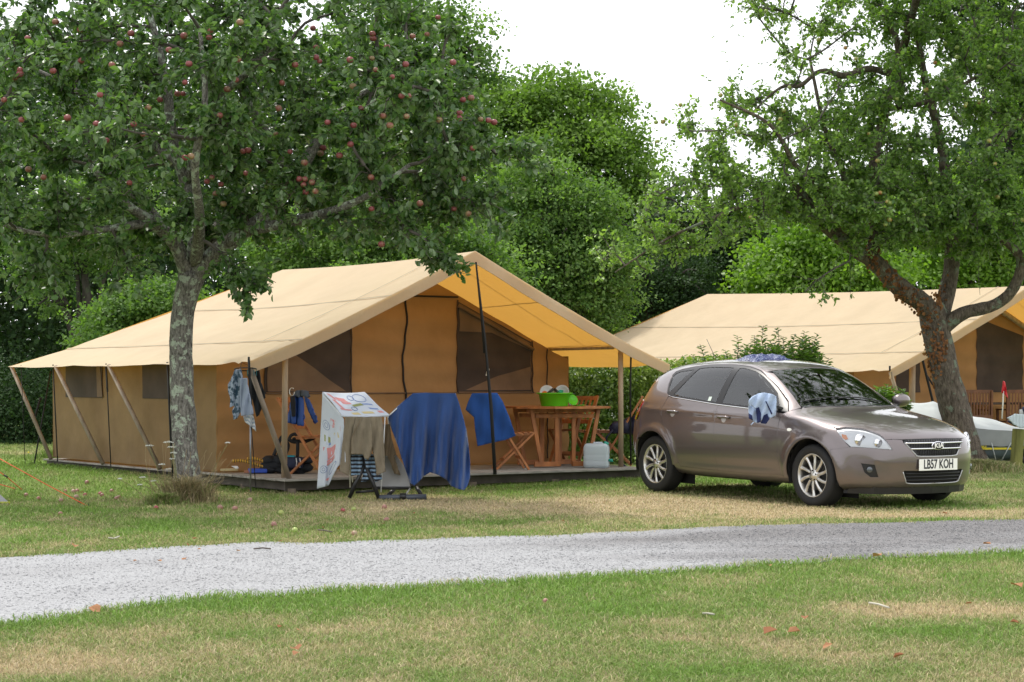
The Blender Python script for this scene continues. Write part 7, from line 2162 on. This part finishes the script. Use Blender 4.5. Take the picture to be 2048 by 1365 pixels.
    tube('axle', [(P(2040, 0, Yb).x, Yb - .7, .22), (P(2040, 0, Yb).x, Yb + .7, .22)], .03, stl, tr, 8)
    for s in (-1, 1):
        v, f = tube_arrays([Vector((P(2050, 0, Yb).x, Yb + s * .75 - .06, .22)), Vector((P(2050, 0, Yb).x, Yb + s * .75 + .06, .22))], .22, 24); pymesh('wheel', v, f, BLACK_M, tr)
    # red pennant
    fl = thing('pennant', 'small red triangular pennant on a white stick above the covered dinghy', 'flag', tuple(P(2005, 836, 27.6)))
    tube('stick', [P(2004, 838, 27.6), P(2007, 783, 27.6)], .010, mat('white_stick', (.7, .68, .6)), fl, 6)
    cloth('flag', [(2006,762),(2010,764),(2016,797),(2010,790),(2003,785)], lambda x, y: 27.6 + .03 * math.sin(x * .8 + y * .1), mat('red_nylon', (.55, .012, .02), rough=.6), fl, grid=3)
    # green stained post
    p0 = GP(2034, 948); yp = p0.y
    o = thing('wooden_post', 'square wooden post with green algae at the right edge of the picture', 'post', tuple(p0))
    gm = mat('algae_wood', (.17, .17, .045), rough=.95, var=.5, vscale=6, stretch=(1, 1, .3), bump=.5, bscale=20)
    bm = bmesh.new(); zt = P(0, 858, yp).z; bm_box(bm, (p0.x, yp, zt / 2), (.125, .12, zt), Matrix.Rotation(R(4), 4, 'Y') @ Matrix.Rotation(R(20), 4, 'Z'), .01); from_bm('post', bm, gm, o, True)
    # white cloth and dark handle over the post
    pb = thing('white_towel', 'white towel hanging over the green wooden post', 'towel', tuple(P(2035, 840, yp)))
    cloth('towel', [(2015,836),(2030,828),(2060,830),(2062,852),(2042,857),(2028,850)], lambda x, y: yp - .10 + .01 * math.sin(x), mat('white_cotton', (.55, .62, .66), rough=.9), pb, grid=3, thick=.03)
    bk = thing('bicycle', 'white and dark blue bicycle mostly outside the right edge behind the post', 'bicycle', tuple(GP(2080, 945)))
    yk = yp + .25; wt = mat('white_enamel', (.65, .66, .66), rough=.3); db = mat('dark_blue_enamel', (.012, .016, .06), rough=.35)
    def wheel(cx, cz, r):
        pts = [Vector((cx + r * math.cos(a), yk, cz + r * math.sin(a))) for a in np.linspace(0, 6.283, 33)]
        w = tube('wheel', pts, .022, BLACK_M, bk, 8)
        for k in range(12):
            a = k * .5236; tube('spoke', [Vector((cx, yk, cz)), pts[0] * 0 + Vector((cx + r * math.cos(a), yk, cz + r * math.sin(a)))], .003, stl, w, 4)
    hx = P(2085, 0, yk).x
    wheel(hx, .33, .31); wheel(hx + 1.02, .33, .31)
    for a, b_ in (((hx, .33), (hx + .10, .82)), ((hx + .09, .74), (hx + .42, .33)), ((hx + .10, .78), (hx + .40, .70)), ((hx + .42, .33), (hx + .38, .80)), ((hx + .42, .33), (hx + 1.02, .33)), ((hx + .39, .68), (hx + 1.02, .33))):
        tube('frame_tube', [Vector((a[0], yk, a[1])), Vector((b_[0], yk, b_[1]))], .018, wt, bk, 8)
    bm = bmesh.new(); bm_box(bm, (hx + .38, yk, .84), (.25, .14, .06), None, .025); from_bm('saddle', bm, db, bk, True, True)
    tube('handlebar', [P(2016, 842, yk - .30), P(2030, 852, yk - .28), P(2052, 838, yk - .25), P(2075, 825, yk), P(2080, 828, yk + .28)], .014, db, bk, 8)
    tube('handlebar_bag', [P(2040, 826, yk - .05), P(2075, 822, yk - .05)], .045, wt, bk, 10)
    tube('helmet', [P(2046, 822, yk - .1), P(2062, 818, yk - .1)], [.05, .07], db, bk, 12)
    # furniture on the farther deck
    T = TENT2; g = 'slatted wooden chairs on the farther deck'
    first = None
    for px, rz, lab in ((1945, 100, 'slatted wooden chair on the farther deck just right of the old tree trunk'), (2030, 95, 'slatted wooden chair on the farther deck at the right edge of the picture')):
        b_ = T.solve_b(.55, px); loc = T(.55, b_, .182)
        if first is None:
            first = thing('slatted_chair', lab, 'chair', tuple(loc), R(rz), g); dk = mat('dark_hardwood', (.15, .055, .022), rough=.6, var=.3, vscale=10)
            for s in (-1, 1):
                bar('back_post', (-.22, s * .22, 0), (-.26, s * .22, .95), .04, .035, dk, first, up=(0, 1, 0), world=False)
                bar('front_leg', (.22, s * .22, 0), (.22, s * .22, .62), .04, .035, dk, first, up=(0, 1, 0), world=False)
                bar('arm', (-.25, s * .22, .63), (.25, s * .22, .63), .05, .022, dk, first, world=False)
            for k in range(6): bar('seat_slat', (-.18 + k * .075, -.21, .43), (-.18 + k * .075, .21, .43), .06, .018, dk, first, world=False)
            for z in (.93, .52): bar('back_rail', (-.245, -.22, z), (-.245, .22, z), .025, .06, dk, first, world=False)
            for k in range(8): bar('back_slat', (-.255, -.18 + k * .052, .92), (-.24, -.18 + k * .052, .52), .028, .012, dk, first, up=(1, 0, 0), world=False)
        else:
            o = copy_tree(first); o.location = loc; o.rotation_euler = (0, 0, R(rz)); o['label'] = lab
    b_ = T.solve_b(.9, 1990); loc = T(.9, b_, .182)
    tb = thing('dark_table', 'dark wooden table between the slatted chairs on the farther deck', 'table', tuple(loc), R(10)); dk = mat('table_dark_wood', (.05, .03, .02), rough=.6)
    for k in range(6): bar('table_board', (-.7, -.38 + k * .15, .73), (.7, -.38 + k * .15, .73), .145, .03, dk, tb, world=False)
    for sx in (-1, 1):
        for sy in (-1, 1): bar('leg', (sx * .6, sy * .33, 0), (sx * .6, sy * .33, .715), .06, .06, dk, tb, up=(1, 0, 0), world=False)
build_right_side()

_used = {}
def where(px, py):
    Z = [(200,'the grey tent corner'),(330,'the left tent poles'),(450,'the grey trunk'),(560,'the hanging shirts'),(650,'the leftmost folding chair'),(720,'the duvet cover'),(800,'the camping lounger'),(960,'the blue sheet'),(1080,'the blue towel'),(1240,'the octagonal table'),(1380,'the rear wheel'),(1560,'the car doors'),(1700,'the front wheel'),(1840,'the fog lamp'),(1950,'the number plate'),(9999,'the wooden post')]
    z = [n for lim, n in Z if px < lim][0]
    return z
def uniq(s, px, py):
    s = s + ' ' + ('in line with ' if py > 1075 else 'in front of ') + where(px, py)
    k = _used.get(s, 0); _used[s] = k + 1
    return s if k == 0 else s + (', second', ', third', ', fourth', ', fifth', ', sixth', ', seventh')[min(k, 6) - 1]
def build_small():
    rr = random.Random(12); rng = np.random.RandomState(12)
    # corner of a small tent and its orange guy lines at the left edge
    te = thing('small_tent', 'grey corner of a small tent with a yellow hem at the left edge', 'tent', tuple(GP(-60, 1010)))
    a, b_, c = GP(20, 1009), GP(-60, 1012), GP(-10, 985); ap = P(-160, 850, c.y + .6); back = GP(-40, 992)
    gm = mat('grey_flysheet', (.16, .165, .17), rough=.6)
    pymesh('flysheet', [a + Vector((0, 0, .01)), b_ + Vector((-.6, 0, 0)), ap, P(-5, 985, a.y + .2), P(-300, 990, b_.y + 1.4)], [(0, 3, 2, 1), (3, 4, 2)], gm, te)
    tube('hem', [a + Vector((0, 0, .015)), b_ + Vector((-.6, 0, .012))], .014, mat('yellow_hem', (.42, .45, .03)), te, 6)
    org = mat('orange_cord', (.62, .11, .03), rough=.7); dkp = mat('dark_toggle', (.03, .02, .02))
    for lab, pts, tog in (('longest orange guy line running down to the grass at the left edge', [P(-60, 885, 20.6), P(90, 968, 19.9), GP(178, 1014)], (160, 1005)),
                     ('upper short orange guy line beside the grey tent corner', [P(-60, 905, 20.3), P(12, 953, 20.1), GP(46, 982)], (12, 953)),
                     ('lower short orange guy line beside the grey tent corner', [P(-60, 952, 20.6), P(10, 972, 20.3), GP(33, 979)], None)):
        o = thing('guy_line', lab, 'guy line', tuple(pts[-1]), 0, 'orange guy lines of the small tent')
        tube('cord', pts, .0055, org, o, 5)
        if tog:
            q = P(tog[0], tog[1], pts[1].y if tog[0] < 100 else GP(160, 1010).y); tube('toggle', [q - Vector((.02, 0, -.012)), q + Vector((.02, 0, -.012))], .011, dkp, o, 6)
        tube('peg', [pts[-1] + Vector((0, 0, .03)), pts[-1] + Vector((-.02, 0, -.05))], .006, dkp, o, 5)
    # fallen apples
    am = bpy.data.meshes.get('apple'); red = am.materials[0]
    me = apple_mesh('fallen_apple', .030); me.materials.append(apple_material('fallen_apple_skin', (.28, .05, .055), (.30, .22, .13), .5))
    mg = apple_mesh('green_fallen_apple', .036); mg.materials.append(apple_material('green_windfall_skin', (.30, .34, .09), (.26, .34, .08), .5))
    mb = apple_mesh('brown_apple', .034); mb.materials.append(apple_material('brown_windfall_skin', (.26, .12, .09), (.36, .25, .18), .45))
    for x, y, k in [(131,983,0),(147,984,2),(154,983,2),(174,973,2),(200,988,0),(204,991,2),(223,982,2),(233,998,2),(238,995,0),(77,998,0),(52,991,2),(153,995,2),(170,990,0),(122,1001,2),(312,1016,0),(562,1026,1),(548,1050,2),(590,1062,1),(686,1021,0),(1298,977,1),(769,1015,2),(707,1019,1),(773,1040,2),(121,1028,2),(709,1068,0),(1091,1203,2),(500,1002,2),(440,1016,2),(470,1018,2)]:
        o = bpy.data.objects.new('fallen_apple', (me, mg, mb)[k]); add(o); q = GP(x, y, .02); q.z = float(gz(q.x, q.y)) + .020
        o.location = q; o.rotation_euler = (rr.uniform(0, 3), rr.uniform(0, 3), rr.uniform(0, 3)); o.scale = [rr.uniform(.68, .92) * (.6 if y > 1120 else 1)] * 3
        pos = 'left of the grey trunk' if x < 330 else ('beside the rear wheel of the car' if 1250 < x < 1350 else ('on the near lawn' if y > 1120 else 'between the grey trunk and the gravel road'))
        lab = uniq(('reddish windfall apple in the grass', 'green windfall apple in the grass', 'browned windfall apple in the grass')[k], x, y)
        tag(o, lab, 'apple', 'windfall apples ' + pos + ' ' + ('red', 'green', 'brown')[k])
    # fallen brown leaves and twigs
    lm = leaf_material('fallen_leaf', (.20, .075, .035), (.36, .19, .10), (.28, .17, .1), .1, .8, .2)
    for x, y, s in [(150,1101,.10),(376,1094,.07),(371,1119,.09),(322,1126,.06),(180,1224,.12),(597,1312,.11),(597,1316,.08),(1528,1278,.13),(1575,1274,.10),(2044,1183,.14),(765,1054,.07),(825,1031,.06),(1538,1137,.06),(1763,1118,.12),(1610,1248,.08),(1665,1298,.09),(1885,1031,.08),(1982,1092,.10),(1930,1216,.06),(600,1268,.06),(1122,1046,.05),(556,1264,.06),(274,1124,.04),(565,1085,.05),(394,1102,.05),(480,1105,.05),(160,990,.06),(2020,1252,.07),(1810,1320,.08),(385,1084,.06),(497,986,.07),(648,1060,.06)]:
        me = bpy.data.meshes.new('dry_leaf'); cu = LEAF6 * [1, 1.2, 1]; cu = cu + np.array([[0, 0, .12 * rr.random()], [0, 0, .2], [0, 0, .1 + .2 * rr.random()], [0, 0, .1], [0, 0, .25 * rr.random()], [0, 0, .15]])
        me.from_pydata([tuple(v) for v in cu], [], [tuple(f) for f in LEAF6F]); me.update(); me.materials.append(lm)
        at = me.attributes.new('tone', 'FLOAT', 'POINT'); at.data.foreach_set('value', np.full(6, rr.random(), np.float32))
        o = bpy.data.objects.new('fallen_leaf', me); add(o); q = GP(x, y, .02); onr = (q.y < far_y(q.x)) and (q.y > near_y(q.x))
        o.location = (q.x, q.y, .028 + (0 if onr else .012)); o.rotation_euler = (rr.uniform(-.3, .3), rr.uniform(-.3, .3), rr.uniform(0, 6.28)); o.scale = [s * .68] * 3
        pos = 'lying on the pale gravel road' if onr else ('lying on the near lawn' if q.y < near_y(q.x) else 'lying on the lawn beyond the gravel road')
        tag(o, uniq('dry brown leaf on ' + ('the pale gravel' if onr else ('the near lawn' if q.y < near_y(q.x) else 'the far lawn')), x, y), 'leaf', 'brown leaves ' + pos)
    tw = mat('dry_twig', (.12, .10, .085), rough=.9); pt = mat('pale_twig', (.42, .40, .33), rough=.9)
    for pts, m_, lab in (([(508,1098),(525,1096),(541,1098)], tw, 'dark twig lying along the far edge of the gravel road'), ([(217,1076),(228,1077),(239,1073)], pt, 'pale twig lying on the lawn left of the road edge'), ([(1738,1206),(1757,1209),(1778,1216)], pt, 'long pale twig lying on the near lawn at the right'), ([(1405,1227),(1415,1227),(1428,1229)], pt, 'short pale twig lying on the near lawn'), ([(636,1060),(650,1061),(664,1064)], tw, 'dark twig lying on the dry lawn left of the middle')):
        o = tube('twig', [GP(x, y, .03) for x, y in pts], .006, m_, None, 5); tag(o, lab, 'twig')
    # long grass and weeds round the trunks
    def tuft(label, cx, cy, n, r, h, dry, wid=.007, lean=.7):
        c = GP(cx, cy); a = rng.uniform(0, 6.28, n); q = np.abs(rng.normal(0, r, n)); X = c.x + q * np.cos(a); Y = c.y + q * .55 * np.sin(a)
        o = blades('long_grass', X, Y, h * np.exp(-(q / (2.2 * r)) ** 2), np.full(n, wid), lean, dry + rng.normal(0, .22, n), rng, GRASS_M, tone=rng.uniform(0, .9, n))
        tag(o, label, 'grass', kind='stuff')
    tuft('tuft of long dry and green grass round the foot of the grey trunk', 372, 1008, 1300, .20, .34, .92, .009, 1.0)
    tuft('greener weeds at the left foot of the grey trunk', 325, 1012, 900, .12, .16, .40, .010, .9)
    tuft('long grass round the foot of the old leaning trunk', 1950, 950, 3000, .42, .20, .62, .012, .9)
    tuft('tuft of dark green grass under the blue sheet', 858, 962, 900, .11, .22, .05)
    tuft('tuft of dark green grass below the front deck edge', 1020, 955, 900, .22, .13, .08)
    tuft('rough grass growing along the near front edge of the deck', 700, 962, 1500, .5, .10, .15)
    for k in range(9):
        t = k / 8; tuft('rough green grass along the side of the deck', 110 + 440 * t, 930 + 34 * t, 1300, .28, .19, .12)
    for k in range(5): tuft('rough grass below the right part of the deck', 960 + 70 * k, 958 - 2 * k, 500, .25, .09, .2)
    # wild carrot umbels
    wm = mat('white_umbel', (.62, .63, .55), rough=.9); sm = mat('weed_stalk', (.20, .19, .08), rough=.9)
    WC = ['wild carrot umbel ' + q for q in ('standing highest left of the grey trunk', 'just left of the trunk, upper of three', 'just left of the trunk, middle of three', 'just left of the trunk, lowest of three', 'below and left of the three close umbels', 'touching the trunk edge at deck height', 'drooping at middle height left of the trunk', 'low over the green weeds left of the trunk', 'lowest of all, left of the trunk', 'against the bark of the grey trunk', 'standing alone right of the grey trunk', 'farthest left from the grey trunk')]
    for i, (x, y, r) in enumerate([(299,893,8),(337,886,10),(342,896,8),(347,908,7),(324,931,7),(338,940,6),(285,957,6),(307,964,7),(280,972,5),(344,920,6),(455,888,5),(240,960,4)]):
        base = GP(355 + (x - 330) * .5, 1004); b0 = Vector((base.x, base.y - .25, 0)); top = P(x, y, base.y - .28)
        o = thing('wild_carrot', WC[i], 'wild flower', tuple(b0), 0, 'wild carrot plants at the foot of the grey trunk')
        tube('stalk', smooth_pts([b0, (b0 + top) / 2 + Vector((.03 * math.sin(i), 0, .05)), top], 4), .004, sm, o, 4)
        V = []; Fc = []
        for k in range(46):
            a = rng.uniform(0, 6.28); q = r / F * base.y * math.sqrt(rng.uniform(0, 1)); p_ = top + Vector((q * math.cos(a), q * math.sin(a), .012 * math.cos(q * 30) + rng.uniform(-.004, .004)))
            j = len(V); s = .0065
            V += [p_ + Vector((s, 0, 0)), p_ + Vector((0, s, 0)), p_ + Vector((-s, 0, 0)), p_ + Vector((0, -s, 0)), p_ + Vector((0, 0, s))]; Fc += [(j, j + 1, j + 4), (j + 1, j + 2, j + 4), (j + 2, j + 3, j + 4), (j + 3, j, j + 4)]
        pymesh('umbel', V, Fc, wm, o)
    # dry seed stalks
    V = []
    for i in range(26):
        x = rng.uniform(285, 470); b0 = GP(340 + (x - 340) * .6, 1008); top = P(x, rng.uniform(880, 960), b0.y - .1)
        V.append((smooth_pts([b0, (b0 + top) / 2 + Vector((rng.normal(0, .03), 0, .04)), top], 4), [.0022] * 9))
    o = tubes('dry_stalks', V, mat('straw_stalk', (.30, .23, .12), rough=.9), None, 4); tag(o, 'thin dry seed stalks standing round the grey trunk', 'weeds', kind='stuff')
    ym_ = mat('yellow_petals', (.75, .62, .02), rough=.8)
    for i, (x, y) in enumerate([(122,943),(127,947),(130,942),(57,905),(126,913),(143,920),(310,1000)]):
        q = GP(x, y + 6); top = P(x, y, q.y)
        o = thing('yellow_flower', 'yellow flower ' + ('at the left of the low clump before the deck', 'in the middle of the low clump before the deck', 'at the right of the low clump before the deck', 'behind the slanting cords at the far left', 'above the low clump, nearer the left pole', 'above the low clump, farther from the left pole', 'just left of the grey trunk foot')[i], 'wild flower', tuple(q), 0, 'yellow flowers in the grass by the tent side')
        tube('stalk', [q, top], .003, sm, o, 4)
        bm = bmesh.new(); bmesh.ops.create_icosphere(bm, subdivisions=1, radius=.018); bmesh.ops.transform(bm, matrix=Matrix.Translation(top) @ Matrix.Diagonal((1, 1, .5, 1)), verts=bm.verts); from_bm('petals', bm, ym_, o, True)
    # distant pale caravan roof glimpsed above the hedge
    cv = thing('caravan', 'white caravan roof glimpsed just above the hedge beyond the tent', 'caravan', (P(1220, 0, 34).x, 34, 0))
    wc = mat('caravan_white', (.7, .7, .68), rough=.4)
    bm = bmesh.new(); bm_box(bm, (P(1220, 0, 34).x, 34.6, .9), (2.1, 1.6, 1.15), None, .12); from_bm('body', bm, wc, cv, True, True)
    bm = bmesh.new(); bm_box(bm, (P(1220, 0, 34).x, 33.78, 1.1), (1.3, .03, .4), None, .01); from_bm('window', bm, mat('caravan_window', (.03, .035, .04), rough=.1), cv, True, True)
    for s in (-.5, .5):
        v, f = tube_arrays([Vector((P(1220, 0, 34).x + s, 33.85, .3)), Vector((P(1220, 0, 34).x + s, 34.0, .3))], .3, 20); pymesh('wheel', v, f, BLACK_M, cv)
build_small()
